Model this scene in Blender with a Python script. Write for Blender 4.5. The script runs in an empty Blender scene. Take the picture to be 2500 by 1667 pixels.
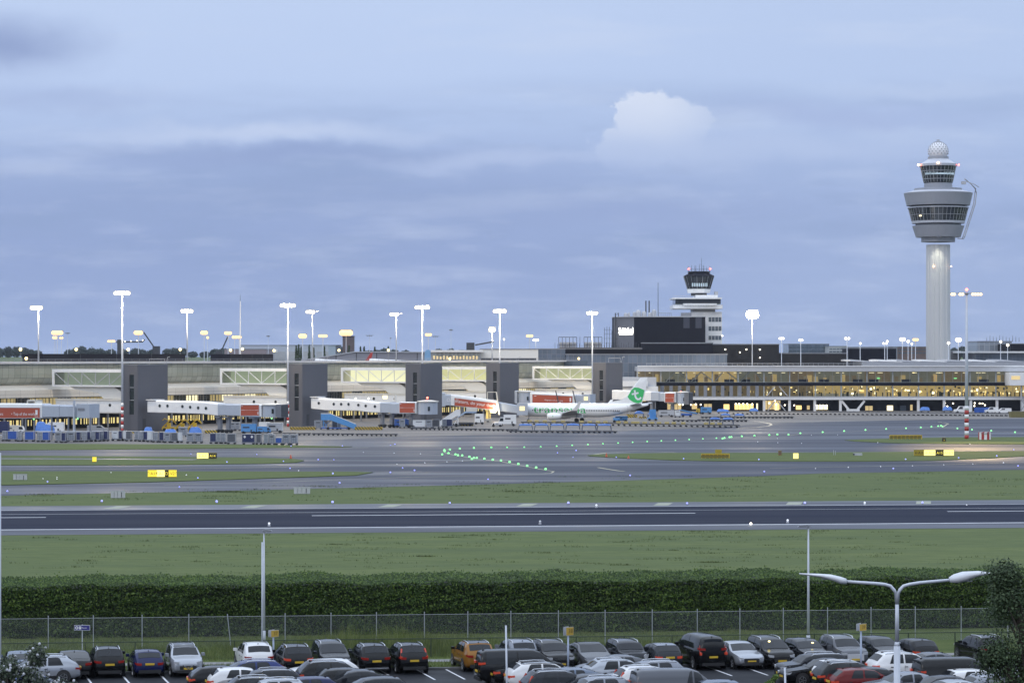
import bpy, bmesh, math, random
import numpy as np
from mathutils import Vector, Matrix
R = math.radians
random.seed(7)
S = bpy.context.scene
COL = S.collection

# ---------------------------------------------------------------- camera
# survey of the place: eye 18.5 m above the ground, level lens, horizon a little below the middle
F, HZ, CX, EYE = 6500.0, 869.0, 1250.0, 18.5
cd = bpy.data.cameras.new('camera')
cam = bpy.data.objects.new('camera', cd)
COL.objects.link(cam)
cam.location = (0, 0, EYE)
cam.rotation_euler = (R(90), 0, 0)
cd.sensor_width = 36
cd.lens = 36 * F / 2500
cd.shift_y = 35.5 / 2500
cd.clip_start = 1
cd.clip_end = 120000
S.camera = cam

# ---------------------------------------------------------------- exposure
S.view_settings.view_transform = 'Standard'
S.view_settings.look = 'None'
S.view_settings.exposure = 0.0
S.view_settings.gamma = 1.0
S.cycles.use_denoising = True
S.cycles.max_bounces = 6
S.cycles.diffuse_bounces = 3
S.cycles.glossy_bounces = 3
S.cycles.transparent_max_bounces = 16
S.cycles.sample_clamp_indirect = 6
S.cycles.caustics_reflective = False
S.cycles.caustics_refractive = False
S.cycles.use_light_tree = True

# ---------------------------------------------------------------- sky
SUN_EL, SUN_AZ = R(4), R(215)
W = bpy.data.worlds.new('World')
S.world = W
W.use_nodes = True
nt = W.node_tree
nt.nodes.clear()
NN, LL = nt.nodes, nt.links
def wm(op, a, b=None, c=None, clamp=False):
    n = NN.new('ShaderNodeMath'); n.operation = op; n.use_clamp = clamp
    for i, x in enumerate((a, b, c)):
        if x is None: continue
        if isinstance(x, (int, float)): n.inputs[i].default_value = x
        else: LL.new(x, n.inputs[i])
    return n.outputs[0]
def wsm(x, e0, e1):
    n = NN.new('ShaderNodeMapRange'); n.interpolation_type = 'SMOOTHSTEP'
    LL.new(x, n.inputs[0]); n.inputs[1].default_value = e0; n.inputs[2].default_value = e1
    return n.outputs[0]
def wcol(c):
    n = NN.new('ShaderNodeRGB'); n.outputs[0].default_value = (*c, 1); return n.outputs[0]
def wmix(f, a, b, mode='MIX'):
    n = NN.new('ShaderNodeMix'); n.data_type = 'RGBA'; n.blend_type = mode
    if isinstance(f, (int, float)): n.inputs[0].default_value = f
    else: LL.new(f, n.inputs[0])
    LL.new(a, n.inputs[6]); LL.new(b, n.inputs[7])
    return n.outputs[2]
def lin(r, g, b):
    f = lambda v: (v / 255 / 12.92) if v <= 10 else ((v / 255 + .055) / 1.055) ** 2.4
    return (f(r), f(g), f(b))
tc = NN.new('ShaderNodeTexCoord').outputs['Generated']
sx = NN.new('ShaderNodeSeparateXYZ'); LL.new(tc, sx.inputs[0])
X_, Y_, Z_ = sx.outputs
ya = wm('MAXIMUM', wm('ABSOLUTE', Y_), .06)
U = wm('MULTIPLY', wm('DIVIDE', X_, ya), 6.5)      # horizontal tangent of the direction
V = wm('MULTIPLY', wm('DIVIDE', Z_, ya), 6.5)      # vertical tangent of the direction
def wnoise(su, sv, scale, detail=5, rough=.55, off=0.0):
    c = NN.new('ShaderNodeCombineXYZ')
    LL.new(wm('MULTIPLY', U, su), c.inputs[0]); LL.new(wm('MULTIPLY', V, sv), c.inputs[1]); c.inputs[2].default_value = off
    n = NN.new('ShaderNodeTexNoise'); n.inputs['Scale'].default_value = scale
    n.inputs['Detail'].default_value = detail; n.inputs['Roughness'].default_value = rough
    LL.new(c.outputs[0], n.inputs['Vector']); return n.outputs['Fac']
wx = wm('MULTIPLY', wm('SUBTRACT', wnoise(1, 1.6, 2.2, 6, .6, 3.1), .5), .30)
wy = wm('MULTIPLY', wm('SUBTRACT', wnoise(1, 1.6, 2.4, 6, .6, 9.7), .5), .16)
UU, VV = wm('ADD', U, wx), wm('ADD', V, wy)
def blob(px, py, a, b, e0=1.0, e1=0.0, u=None, v=None):
    """soft cloud bank round one compass direction"""
    du = wm('DIVIDE', wm('SUBTRACT', u or UU, (px - 1250) / 1000), a / 1000)
    dv = wm('DIVIDE', wm('SUBTRACT', v or VV, (869 - py) / 1000), b / 1000)
    r = wm('SQRT', wm('ADD', wm('MULTIPLY', du, du), wm('MULTIPLY', dv, dv)))
    return wsm(r, e0, e1)
def wadd(a, b): return wm('ADD', a, b)
# clear evening blue: paler above, deeper in the cloud bank over the horizon
vt = wm('MULTIPLY', V, 1.0)
grad = NN.new('ShaderNodeValToRGB'); LL.new(vt, grad.inputs[0])
cr = grad.color_ramp
cr.elements[0].position = 0.0; cr.elements[0].color = (*lin(160, 180, 221), 1)
cr.elements[1].position = 1.0; cr.elements[1].color = (*lin(193, 211, 243), 1)
for p, c in ((.10, (151, 171, 214)), (.24, (148, 168, 213)), (.38, (152, 172, 216)), (.47, (160, 180, 222)), (.56, (175, 195, 233)), (.68, (187, 206, 241))):
    e = cr.elements.new(p); e.color = (*lin(*c), 1)
sky = grad.outputs[0]
right = wsm(U, -.3, 1.1)
sky = wmix(wm('MULTIPLY', right, .40), sky, wcol(lin(174, 194, 231)))
dark, lite = wcol(lin(141, 162, 204)), wcol(lin(203, 216, 242))
band = wnoise(.55, 3.4, 2.0, 6, .55, 1.3)
sky = wmix(wm('MULTIPLY', wm('MULTIPLY', wsm(band, .48, .70), wsm(V, .74, .52)), .50), sky, dark)
band2 = wnoise(.7, 4.6, 2.1, 6, .6, 5.3)
sky = wmix(wm('MULTIPLY', wsm(band2, .50, .72), .36), sky, lite)
band3 = wnoise(1.6, 7.5, 3.2, 7, .62, 8.1)
sky = wmix(wm('MULTIPLY', wm('MULTIPLY', wsm(band3, .50, .70), wsm(V, .60, .42)), .20), sky, lite)
band4 = wnoise(1.3, 5.5, 3.4, 7, .62, 4.4)
sky = wmix(wm('MULTIPLY', wm('MULTIPLY', wsm(band4, .52, .72), wsm(V, .66, .48)), .24), sky, dark)
# dark bank high on the left, streaks below it
sky = wmix(wm('MULTIPLY', blob(20, 110, 330, 130), .95), sky, wcol(lin(146, 164, 207)))
sky = wmix(wm('MULTIPLY', blob(150, 250, 420, 45), .50), sky, wcol(lin(158, 176, 218)))
sky = wmix(wm('MULTIPLY', blob(640, 318, 620, 36), .95), sky, wcol(lin(193, 208, 239)))
sky = wmix(wm('MULTIPLY', blob(640, 372, 700, 42), .95), sky, wcol(lin(149, 168, 212)))
sky = wmix(wm('MULTIPLY', blob(1180, 388, 460, 30), .85), sky, wcol(lin(178, 195, 231)))
sky = wmix(wm('MULTIPLY', blob(700, 470, 1300, 95), .60), sky, wcol(lin(146, 166, 209)))
sky = wmix(wm('MULTIPLY', blob(2080, 275, 520, 55), .8), sky, wcol(lin(166, 184, 225)))
sky = wmix(wm('MULTIPLY', blob(1950, 360, 600, 60), .7), sky, wcol(lin(182, 199, 234)))
sky = wmix(wm('MULTIPLY', blob(1600, 520, 700, 60), .45), sky, wcol(lin(150, 168, 212)))
sky = wmix(wm('MULTIPLY', blob(2250, 210, 420, 30), .40), sky, wcol(lin(196, 212, 242)))
# the cumulus that still catches light
cu = wm('ADD', U, wm('MULTIPLY', wm('SUBTRACT', wnoise(1, 1, 9, 7, .66, 2.2), .5), .17))
cv = wm('ADD', V, wm('MULTIPLY', wm('SUBTRACT', wnoise(1, 1, 9, 7, .66, 6.6), .5), .17))
cum = blob(1635, 305, 92, 78, 1.12, .80, cu, cv)
for b_ in ((1545, 318, 66, 66), (1690, 300, 40, 50), (1590, 268, 50, 44), (1500, 350, 50, 46), (1520, 285, 36, 34), (1600, 375, 110, 46)):
    cum = wm('MAXIMUM', cum, blob(*b_, 1.15, .82, cu, cv))
fade = wsm(wm('ADD', V, wm('MULTIPLY', wx, .25)), .42, .56)
cshade = wmix(wsm(wm('ADD', V, wm('MULTIPLY', wy, .5)), .47, .64), wcol(lin(186, 202, 235)), wcol(lin(214, 224, 245)))
sky = wmix(wm('MULTIPLY', cum, wm('MULTIPLY', wm('MULTIPLY', fade, wsm(U, .60, .34)), .96)), sky, cshade)
sky = wmix(wm('MULTIPLY', blob(1680, 385, 330, 75), .6), sky, wcol(lin(181, 198, 233)))
# overcast dome: the cloud overhead is brighter than the bank over the horizon
up = wm('ADD', 1.06, wm('MULTIPLY', wsm(Z_, .17, .75), 1.75))
sky = wmix(wm('MULTIPLY', wsm(Z_, .15, .45), .85), sky, wcol((.475, .54, .635)))
back = wm('MULTIPLY', wsm(Y_, .05, -.5), wm('SUBTRACT', 1.0, wsm(Z_, .10, .55)))
up = wm('MULTIPLY', up, wm('SUBTRACT', 1.0, wm('MULTIPLY', back, .36)))
bg2 = NN.new('ShaderNodeBackground'); LL.new(sky, bg2.inputs[0]); LL.new(up, bg2.inputs[1])
st = NN.new('ShaderNodeTexSky'); st.sky_type = 'NISHITA'; st.sun_disc = False
st.sun_elevation = SUN_EL; st.sun_rotation = SUN_AZ
bg1 = NN.new('ShaderNodeBackground'); LL.new(st.outputs[0], bg1.inputs[0]); bg1.inputs[1].default_value = .05
mx = NN.new('ShaderNodeMixShader'); mx.inputs[0].default_value = .94
LL.new(bg1.outputs[0], mx.inputs[1]); LL.new(bg2.outputs[0], mx.inputs[2])
wo = NN.new('ShaderNodeOutputWorld'); LL.new(mx.outputs[0], wo.inputs[0])

# ---------------------------------------------------------------- sun (behind cloud, low)
sl = bpy.data.lights.new('sun', 'SUN'); sl.energy = .55; sl.angle = R(25); sl.color = (1, .93, .86)
so = bpy.data.objects.new('sun', sl); COL.objects.link(so)
so.rotation_euler = (R(90) - R(32), 0, R(-28))

# ---------------------------------------------------------------- helpers
def gp(px, py, z=0.0):
    d = F * (EYE - z) / (py - HZ)
    return Vector(((px - CX) / F * d, d, z))
def at(px, py, d):
    return Vector(((px - CX) / F * d, d, EYE - (py - HZ) / F * d))
def zat(py, d): return EYE - (py - HZ) / F * d
def xat(px, d): return (px - CX) / F * d

MATS = {}
def M(name, col, rough=.6, metal=0.0, emit=None, es=0.0, var=.12, scale=3.0, bump=0.0, spec=.5, stretch=None, coat=0.0, dirt=None):
    """principled material whose colour wanders a little with a noise in object space"""
    if name in MATS: return MATS[name]
    m = bpy.data.materials.new(name); m.use_nodes = True
    t = m.node_tree; b = t.nodes['Principled BSDF']
    b.inputs['Roughness'].default_value = rough; b.inputs['Metallic'].default_value = metal
    b.inputs['Specular IOR Level'].default_value = spec
    b.inputs['Coat Weight'].default_value = coat; b.inputs['Coat Roughness'].default_value = .08
    if emit:
        b.inputs['Emission Color'].default_value = (*emit, 1); b.inputs['Emission Strength'].default_value = es
    tcn = t.nodes.new('ShaderNodeTexCoord')
    vec = tcn.outputs['Object']
    if stretch:
        mp = t.nodes.new('ShaderNodeMapping'); mp.inputs['Scale'].default_value = stretch
        t.links.new(vec, mp.inputs[0]); vec = mp.outputs[0]
    n = t.nodes.new('ShaderNodeTexNoise'); n.inputs['Scale'].default_value = scale; n.inputs['Detail'].default_value = 5
    n.inputs['Roughness'].default_value = .6
    t.links.new(vec, n.inputs['Vector'])
    r = t.nodes.new('ShaderNodeValToRGB'); t.links.new(n.outputs['Fac'], r.inputs[0])
    d_ = dirt or tuple(c * (1 - var) for c in col)
    r.color_ramp.elements[0].position = .3; r.color_ramp.elements[0].color = (*d_, 1)
    r.color_ramp.elements[1].position = .7; r.color_ramp.elements[1].color = (*(min(1, c * (1 + var * .6)) for c in col), 1)
    t.links.new(r.outputs[0], b.inputs['Base Color'])
    if bump:
        bp = t.nodes.new('ShaderNodeBump'); bp.inputs['Strength'].default_value = bump; bp.inputs['Distance'].default_value = .05
        t.links.new(n.outputs['Fac'], bp.inputs['Height']); t.links.new(bp.outputs[0], b.inputs['Normal'])
    MATS[name] = m
    return m
def EM(name, col, es):
    return M(name, tuple(min(.8, c * .6) for c in col), .5, 0, col, es, var=.05)

class MB:
    """collects shapes and links them as ONE mesh object"""
    def __init__(s): s.v, s.f, s.m = [], [], []
    def poly(s, pts, m=0):
        i = len(s.v); s.v += [tuple(p) for p in pts]; s.f.append(tuple(range(i, i + len(pts)))); s.m.append(m); return s
    def box(s, x0, x1, y0, y1, z0, z1, m=0, M4=None):
        c = [(x0, y0, z0), (x1, y0, z0), (x1, y1, z0), (x0, y1, z0), (x0, y0, z1), (x1, y0, z1), (x1, y1, z1), (x0, y1, z1)]
        if M4 is not None: c = [tuple(M4 @ Vector(p)) for p in c]
        i = len(s.v); s.v += c
        for q in ((3, 2, 1, 0), (4, 5, 6, 7), (0, 1, 5, 4), (1, 2, 6, 5), (2, 3, 7, 6), (3, 0, 4, 7)):
            s.f.append(tuple(i + k for k in q)); s.m.append(m)
        return s
    def bar(s, a, b, w, h=None, m=0, up=(0, 0, 1)):
        a, b = Vector(a), Vector(b); h = h or w
        d = (b - a); L = d.length; d.normalize(); u = Vector(up)
        if abs(d.dot(u)) > .95: u = Vector((1, 0, 0))
        x = d.cross(u).normalized(); z = x.cross(d).normalized()
        M4 = Matrix(((x.x, d.x, z.x, a.x), (x.y, d.y, z.y, a.y), (x.z, d.z, z.z, a.z), (0, 0, 0, 1)))
        return s.box(-w / 2, w / 2, 0, L, -h / 2, h / 2, m, M4)
    def cyl(s, a, b, r0, r1=None, n=10, m=0, caps=True):
        a, b = Vector(a), Vector(b); r1 = r0 if r1 is None else r1
        d = (b - a).normalized(); u = Vector((0, 0, 1)) if abs(d.z) < .9 else Vector((1, 0, 0))
        x = d.cross(u).normalized(); y = d.cross(x).normalized()
        i = len(s.v)
        for p, r in ((a, r0), (b, r1)):
            for k in range(n):
                t = 2 * math.pi * k / n
                s.v.append(tuple(p + x * (r * math.cos(t)) + y * (r * math.sin(t))))
        for k in range(n):
            s.f.append((i + k, i + (k + 1) % n, i + n + (k + 1) % n, i + n + k)); s.m.append(m)
        if caps:
            s.f.append(tuple(i + k for k in range(n))[::-1]); s.m.append(m)
            s.f.append(tuple(i + n + k for k in range(n))); s.m.append(m)
        return s
    def tube(s, pts, r, n=8, m=0):
        pts = [Vector(p) for p in pts]; i = len(s.v); rs = r if isinstance(r, (list, tuple)) else [r] * len(pts)
        for j, p in enumerate(pts):
            d = (pts[min(j + 1, len(pts) - 1)] - pts[max(j - 1, 0)]).normalized()
            u = Vector((0, 0, 1)) if abs(d.z) < .9 else Vector((0, 1, 0))
            x = d.cross(u).normalized(); y = d.cross(x).normalized()
            for k in range(n):
                t = 2 * math.pi * k / n
                s.v.append(tuple(p + x * (rs[j] * math.cos(t)) + y * (rs[j] * math.sin(t))))
        for j in range(len(pts) - 1):
            for k in range(n):
                s.f.append((i + j * n + k, i + j * n + (k + 1) % n, i + (j + 1) * n + (k + 1) % n, i + (j + 1) * n + k)); s.m.append(m)
        s.f.append(tuple(i + k for k in range(n))[::-1]); s.m.append(m)
        e = i + (len(pts) - 1) * n; s.f.append(tuple(e + k for k in range(n))); s.m.append(m)
        return s
    def lathe(s, prof, n=32, c=(0, 0, 0), m=0, rot=0.0):
        i = len(s.v)
        for r, z in prof:
            for k in range(n):
                t = 2 * math.pi * k / n + rot
                s.v.append((c[0] + r * math.cos(t), c[1] + r * math.sin(t), c[2] + z))
        for j in range(len(prof) - 1):
            for k in range(n):
                s.f.append((i + j * n + k, i + j * n + (k + 1) % n, i + (j + 1) * n + (k + 1) % n, i + (j + 1) * n + k)); s.m.append(m)
        s.f.append(tuple(i + k for k in range(n))[::-1]); s.m.append(m)
        e = i + (len(prof) - 1) * n; s.f.append(tuple(e + k for k in range(n))); s.m.append(m)
        return s
    def ball(s, c, r, n=10, m=0, sz=1.0):
        h = max(4, n // 2)
        return s.lathe([(max(.001, r * math.sin(math.pi * j / h)), -r * sz * math.cos(math.pi * j / h)) for j in range(h + 1)], n, c, m)
    def prism(s, pts, z0, z1, m=0):
        n = len(pts); i = len(s.v)
        s.v += [(p[0], p[1], z0) for p in pts] + [(p[0], p[1], z1) for p in pts]
        s.f.append(tuple(range(i + n - 1, i - 1, -1))); s.f.append(tuple(range(i + n, i + 2 * n))); s.m += [m, m]
        for k in range(n):
            s.f.append((i + k, i + (k + 1) % n, i + n + (k + 1) % n, i + n + k)); s.m.append(m)
        return s
    def side(s, pts, y0, y1, m=0):
        """outline in x,z pushed along y"""
        n = len(pts); i = len(s.v)
        s.v += [(p[0], y0, p[1]) for p in pts] + [(p[0], y1, p[1]) for p in pts]
        s.f.append(tuple(range(i, i + n))); s.f.append(tuple(range(i + 2 * n - 1, i + n - 1, -1))); s.m += [m, m]
        for k in range(n):
            s.f.append((i + (k + 1) % n, i + k, i + n + k, i + n + (k + 1) % n)); s.m.append(m)
        return s
    def mesh(s, name, mats, smooth=False, fix=False):
        me = bpy.data.meshes.new(name); me.from_pydata(s.v, [], s.f)
        mats = mats if isinstance(mats, (list, tuple)) else [mats]
        for m in mats: me.materials.append(m)
        if len(mats) > 1: me.polygons.foreach_set('material_index', s.m)
        if smooth: me.polygons.foreach_set('use_smooth', [True] * len(s.f))
        if fix:
            bm = bmesh.new(); bm.from_mesh(me); bmesh.ops.recalc_face_normals(bm, faces=bm.faces); bm.to_mesh(me); bm.free()
        me.update(); return me
    def build(s, name, mats, parent=None, loc=(0, 0, 0), rz=0.0, smooth=False, fix=False, label=None):
        return link(name, s.mesh(name, mats, smooth, fix), parent, loc, rz, label)
def link(name, me, parent=None, loc=(0, 0, 0), rz=0.0, label=None):
    o = bpy.data.objects.new(name, me); COL.objects.link(o)
    o.location = loc; o.rotation_euler = (0, 0, rz)
    if parent is not None: o.parent = parent
    if label: o['label'] = label
    return o
def tag(o, label, cat, group=None, kind=None):
    if label: o['label'] = label
    if cat: o['category'] = cat
    if group: o['group'] = group
    if kind: o['kind'] = kind
    return o
def thing(name, label, cat, loc=(0, 0, 0), rz=0.0, group=None):
    o = bpy.data.objects.new(name, None); COL.objects.link(o)
    o.empty_display_size = .2
    o.location = loc; o.rotation_euler = (0, 0, rz)
    return tag(o, label, cat, group)
def dup(root, loc, rz=None, label=None, group=None, swap=None):
    """a copy of a thing with copies of its parts and sub-parts; swap gives a part another material"""
    r = root.copy(); COL.objects.link(r); r.location = loc
    if rz is not None: r.rotation_euler = (0, 0, rz)
    if label: r['label'] = label
    if group: r['group'] = group
    def kids(a, b):
        for ch in a.children:
            c = ch.copy(); COL.objects.link(c); c.parent = b
            if swap and ch.name.split('.')[0] in swap:
                c.data = ch.data.copy(); c.data.materials[0] = swap[ch.name.split('.')[0]]
            kids(ch, c)
    kids(root, r)
    return r
def struct(name, mb, mats, label=None, smooth=False):
    o = mb.build(name, mats, smooth=smooth); o['kind'] = 'structure'
    if label: o['label'] = label
    return o
def text_mb(txt, size=1.0, align='CENTER', shear=0.0):
    cu = bpy.data.curves.new('lettering', 'FONT'); cu.body = txt; cu.size = size; cu.align_x = align; cu.align_y = 'CENTER'
    cu.shear = shear; cu.resolution_u = 3
    o = bpy.data.objects.new('lettering', cu); COL.objects.link(o)
    bpy.context.view_layer.update()
    me = bpy.data.meshes.new_from_object(o.evaluated_get(bpy.context.evaluated_depsgraph_get()))
    mb = MB(); mb.v = [tuple(v.co) for v in me.vertices]; mb.f = [tuple(p.vertices) for p in me.polygons]; mb.m = [0] * len(mb.f)
    bpy.data.objects.remove(o); bpy.data.curves.remove(cu); bpy.data.meshes.remove(me)
    return mb
def lettering(txt, size, mat, parent, loc, rz=0.0, align='CENTER', name='lettering', rot=None, shear=0.0, bold=0.0):
    """upright letters facing local -y"""
    mb = text_mb(txt, size, align, shear)
    mb.v = [(x, 0, y) for x, y, z in mb.v]
    o = mb.build(name, mat, parent, loc, rz)
    if rot: o.rotation_euler = rot
    return o
# ---------------------------------------------------------------- materials
def ground_mat(name, c0, c1, c2, rough=(.8, .95), scale=.25, stretch=(1, 1, 1), bump=.0, wet=None, spec=.5):
    m = bpy.data.materials.new(name); m.use_nodes = True; t = m.node_tree; b = t.nodes['Principled BSDF']
    b.inputs['Specular IOR Level'].default_value = spec
    g = t.nodes.new('ShaderNodeNewGeometry')
    mp = t.nodes.new('ShaderNodeMapping'); mp.inputs['Scale'].default_value = stretch; mp.inputs['Rotation'].default_value = (0, 0, -R(6.3))
    t.links.new(g.outputs['Position'], mp.inputs[0])
    def nz(sc, det=6, ro=.6):
        n = t.nodes.new('ShaderNodeTexNoise'); n.inputs['Scale'].default_value = sc; n.inputs['Detail'].default_value = det; n.inputs['Roughness'].default_value = ro
        t.links.new(mp.outputs[0], n.inputs['Vector']); return n.outputs['Fac']
    a, c = nz(scale), nz(scale * 9, 5, .7)
    r1 = t.nodes.new('ShaderNodeValToRGB'); t.links.new(a, r1.inputs[0])
    r1.color_ramp.elements[0].position = .35; r1.color_ramp.elements[0].color = (*c0, 1)
    r1.color_ramp.elements[1].position = .65; r1.color_ramp.elements[1].color = (*c1, 1)
    r2 = t.nodes.new('ShaderNodeMapRange'); t.links.new(c, r2.inputs[0]); r2.inputs[1].default_value = .45; r2.inputs[2].default_value = .75
    mi = t.nodes.new('ShaderNodeMix'); mi.data_type = 'RGBA'; t.links.new(r2.outputs[0], mi.inputs[0]); t.links.new(r1.outputs[0], mi.inputs[6]); mi.inputs[7].default_value = (*c2, 1)
    t.links.new(mi.outputs[2], b.inputs['Base Color'])
    rr = t.nodes.new('ShaderNodeMapRange'); rr.inputs[1].default_value = .38; rr.inputs[2].default_value = .62
    rr.inputs[3].default_value = rough[0]; rr.inputs[4].default_value = rough[1]
    t.links.new(nz(*wet) if wet else a, rr.inputs[0]); t.links.new(rr.outputs[0], b.inputs['Roughness'])
    if bump:
        bp = t.nodes.new('ShaderNodeBump'); bp.inputs['Strength'].default_value = bump; bp.inputs['Distance'].default_value = .15
        t.links.new(c, bp.inputs['Height']); t.links.new(bp.outputs[0], b.inputs['Normal'])
    MATS[name] = m
    return m
GRASS = ground_mat('grass_ground', (.072, .100, .032), (.120, .146, .054), (.048, .072, .020), (.8, .95), .16, (.16, 1, 1), .4, spec=.15)
LAWN = ground_mat('lawn_ground', (.074, .100, .028), (.112, .138, .044), (.054, .078, .020), (.8, .95), .16, (.22, 1, 1), .3, spec=.15)
VERGE = ground_mat('verge_ground', (.075, .105, .032), (.115, .14, .05), (.055, .08, .024), (.85, .95), .6, (1, 1, 1), .5, spec=.1)
TAXI = ground_mat('taxiway_asphalt', (.018, .024, .044), (.032, .039, .064), (.014, .018, .034), (.40, .72), .030, (.16, 1, 1), 0, (.045, 5, .6), .32)
APRON = ground_mat('apron_concrete', (.14, .128, .12), (.19, .172, .16), (.10, .094, .09), (.62, .9), .035, (.25, 1, 1), 0, (.05, 5, .6), .35)
RUNWAY = ground_mat('runway_asphalt', (.013, .017, .034), (.017, .022, .042), (.011, .014, .028), (.72, .85), .05, (.05, 1, 1), 0, (.06, 3, .5), .08)
SHOULDER = ground_mat('runway_shoulder', (.030, .036, .055), (.052, .060, .085), (.024, .028, .044), (.30, .66), .05, (.12, 1, 1), 0, (.07, 5, .6), .5)
PARK = ground_mat('parking_asphalt', (.016, .017, .021), (.026, .028, .034), (.013, .014, .018), (.55, .75), .18, (.5, 1, 1), .05, (.10, 4, .6), .12)
KERB = M('kerb_concrete', (.12, .12, .125), .8, var=.2, scale=1.5)
PAVE = M('path_concrete', (.20, .20, .20), .8, var=.15, scale=1.5)
LINE = M('white_road_paint', (.62, .63, .66), .5, var=.15, scale=.6)
LINEY = M('yellow_taxi_paint', (.50, .46, .30), .5, var=.2, scale=.4)
BARLINE = M('faded_shoulder_paint', (.30, .31, .24), .6, var=.2, scale=.4)
WHITE = M('white_paint', (.82, .82, .82), .35, var=.06, scale=.6)
CREAM = M('cream_panel', (.66, .63, .57), .5, var=.08, scale=.5)
LGREY = M('light_grey_panel', (.46, .47, .50), .5, var=.07, scale=.5)
MGREY = M('mid_grey_metal', (.24, .25, .28), .45, .2, var=.1, scale=.8)
DGREY = M('dark_grey_metal', (.055, .058, .068), .5, var=.15, scale=.8)
BLACK = M('black_rubber', (.012, .012, .014), .6, var=.2)
NIGHT = M('black_cladding', (.010, .011, .020), .6, var=.12, scale=.3, spec=.12)
STEEL = M('galvanised_steel', (.42, .44, .48), .4, .5, var=.1, scale=2)
GALV = M('pale_galvanised_post', (.52, .55, .61), .5, .2, var=.08, scale=2)
RED = M('red_paint', (.42, .035, .03), .5, var=.12)
ORANGE = M('orange_red_banner', (.40, .075, .035), .55, var=.08)
YELLOW = M('yellow_paint', (.62, .42, .03), .5, var=.1)
SKYBLUE = M('sky_blue_paint', (.10, .30, .62), .4, var=.1)
BLUE = M('deep_blue_paint', (.04, .12, .42), .4, var=.12)
NAVY = M('navy_curtain', (.018, .025, .09), .7, var=.2)
TARP = M('blue_tarpaulin', (.08, .20, .55), .55, var=.2, scale=1.5, bump=.3)
GREEN = M('bright_green_livery', (.05, .50, .14), .35, var=.03)
LETTERW = M('white_lettering', (.78, .78, .80), .5, var=.03)
LETTERK = M('black_lettering', (.02, .02, .02), .5, var=.03)
GLASSD = M('dark_glazing', (.020, .026, .034), .08, spec=.8, var=.2, scale=.3)
GLASSB = M('blue_grey_glazing', (.06, .085, .12), .34, spec=.6, var=.25, scale=.25)
LAMPW = EM('white_lamp', (1, .87, .58), 1.9)
LAMPS = EM('soft_white_lamp', (1, .90, .70), 5)
LAMPY = EM('yellow_lamp', (1, .80, .36), 3)
LAMPO = EM('sodium_lamp', (1, .66, .28), 1.9)
LAMPR = EM('red_beacon_lamp', (1, .10, .06), 12)
LAMPP = EM('amber_beacon_lamp', (1, .55, .25), 12)
LAMPG = EM('green_taxi_lamp', (.30, 1, .36), 1.35)
LAMPB = EM('blue_edge_lamp', (.36, .38, 1), 1.5)
LAMPC = EM('white_edge_lamp', (.9, .93, 1), .8)
SIGNY = EM('lit_yellow_sign', (1, .80, .06), .85)
SIGNB = EM('bright_yellow_sign', (1, .90, .30), 1.25)
SIGND = M('unlit_yellow_sign', (.40, .30, .03), .5, var=.1)
WARM1 = EM('warm_window_light', (1, .72, .26), 1.5)
WARM2 = EM('pale_window_light', (1, .86, .55), 1.6)
WARM3 = EM('dim_window_light', (.95, .72, .34), .55)
WARM4 = EM('strong_shop_light', (1, .88, .56), 4.0)
HEDGEM = None

# ---------------------------------------------------------------- ground
FIELD_Z = 0.0
g = MB()
xs = [-30000, -900, -200, 200, 900, 30000]; ys = [-60, 120, 300, 700, 2000, 50000]
for i in range(5):
    for j in range(5):
        g.poly([(xs[i], ys[j], 0), (xs[i + 1], ys[j], 0), (xs[i + 1], ys[j + 1], 0), (xs[i], ys[j + 1], 0)])
struct('ground', g, GRASS)
ANG = R(6.3)
UA, VA = Vector((math.cos(ANG), math.sin(ANG), 0)), Vector((-math.sin(ANG), math.cos(ANG), 0))
def site(u, w, z=0.0):
    """a point u metres along the runway, w metres away from the eye across it"""
    p = UA * u + VA * w; return Vector((p.x, p.y, z))
def flat(name, pts, z, mat, label=None):
    mb = MB(); mb.poly([(p[0], p[1], z) for p in pts]); return struct(name, mb, mat, label)
def strip(name, u0, u1, w0, w1, z, mat, label=None):
    return flat(name, [site(u0, w0), site(u1, w0), site(u1, w1), site(u0, w1)], z, mat, label)
def ribbon(mb, pxs, width, z):
    P = [gp(*p) for p in pxs]; L, Rr = [], []
    for i, p in enumerate(P):
        d = (P[min(i + 1, len(P) - 1)] - P[max(i - 1, 0)]); d.z = 0; d.normalize(); n = Vector((-d.y, d.x, 0)) * (width / 2)
        L.append((p.x + n.x, p.y + n.y, z)); Rr.append((p.x - n.x, p.y - n.y, z))
    for i in range(len(P) - 1): mb.poly([Rr[i], Rr[i + 1], L[i + 1], L[i]])
# runway
strip('runway_shoulder', -400, 400, 279.0, 333, .02, SHOULDER)
strip('runway', -400, 400, 287.0, 323.5, .03, RUNWAY)
mb = MB()
for w, wd in ((287.3, .9), (323.2, .45), (315.2, .28)):
    mb.poly([site(-400, w - wd / 2, .045), site(400, w - wd / 2, .045), site(400, w + wd / 2, .045), site(-400, w + wd / 2, .045)])
c0 = xat(760, 310) * math.cos(ANG) + 310 * math.sin(ANG)
for k in range(-5, 6):
    u = c0 + 75.4 * k
    mb.poly([site(u, 308.6, .045), site(u + 45, 308.6, .045), site(u + 45, 309.3, .045), site(u, 309.3, .045)])
struct('runway_marking', mb, LINE)
mb = MB()
for px in (-40, 285, 615, 950, 1288, 1628, 1960, 2290):
    p = gp(px, 1235); u = p.x * UA.x + p.y * UA.y
    mb.poly([site(u - 1.6, 325.2, .045), site(u + .3, 325.2, .045), site(u + 1.9, 331.0, .045), site(u, 331.0, .045)])
struct('shoulder_marking', mb, BARLINE)
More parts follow.
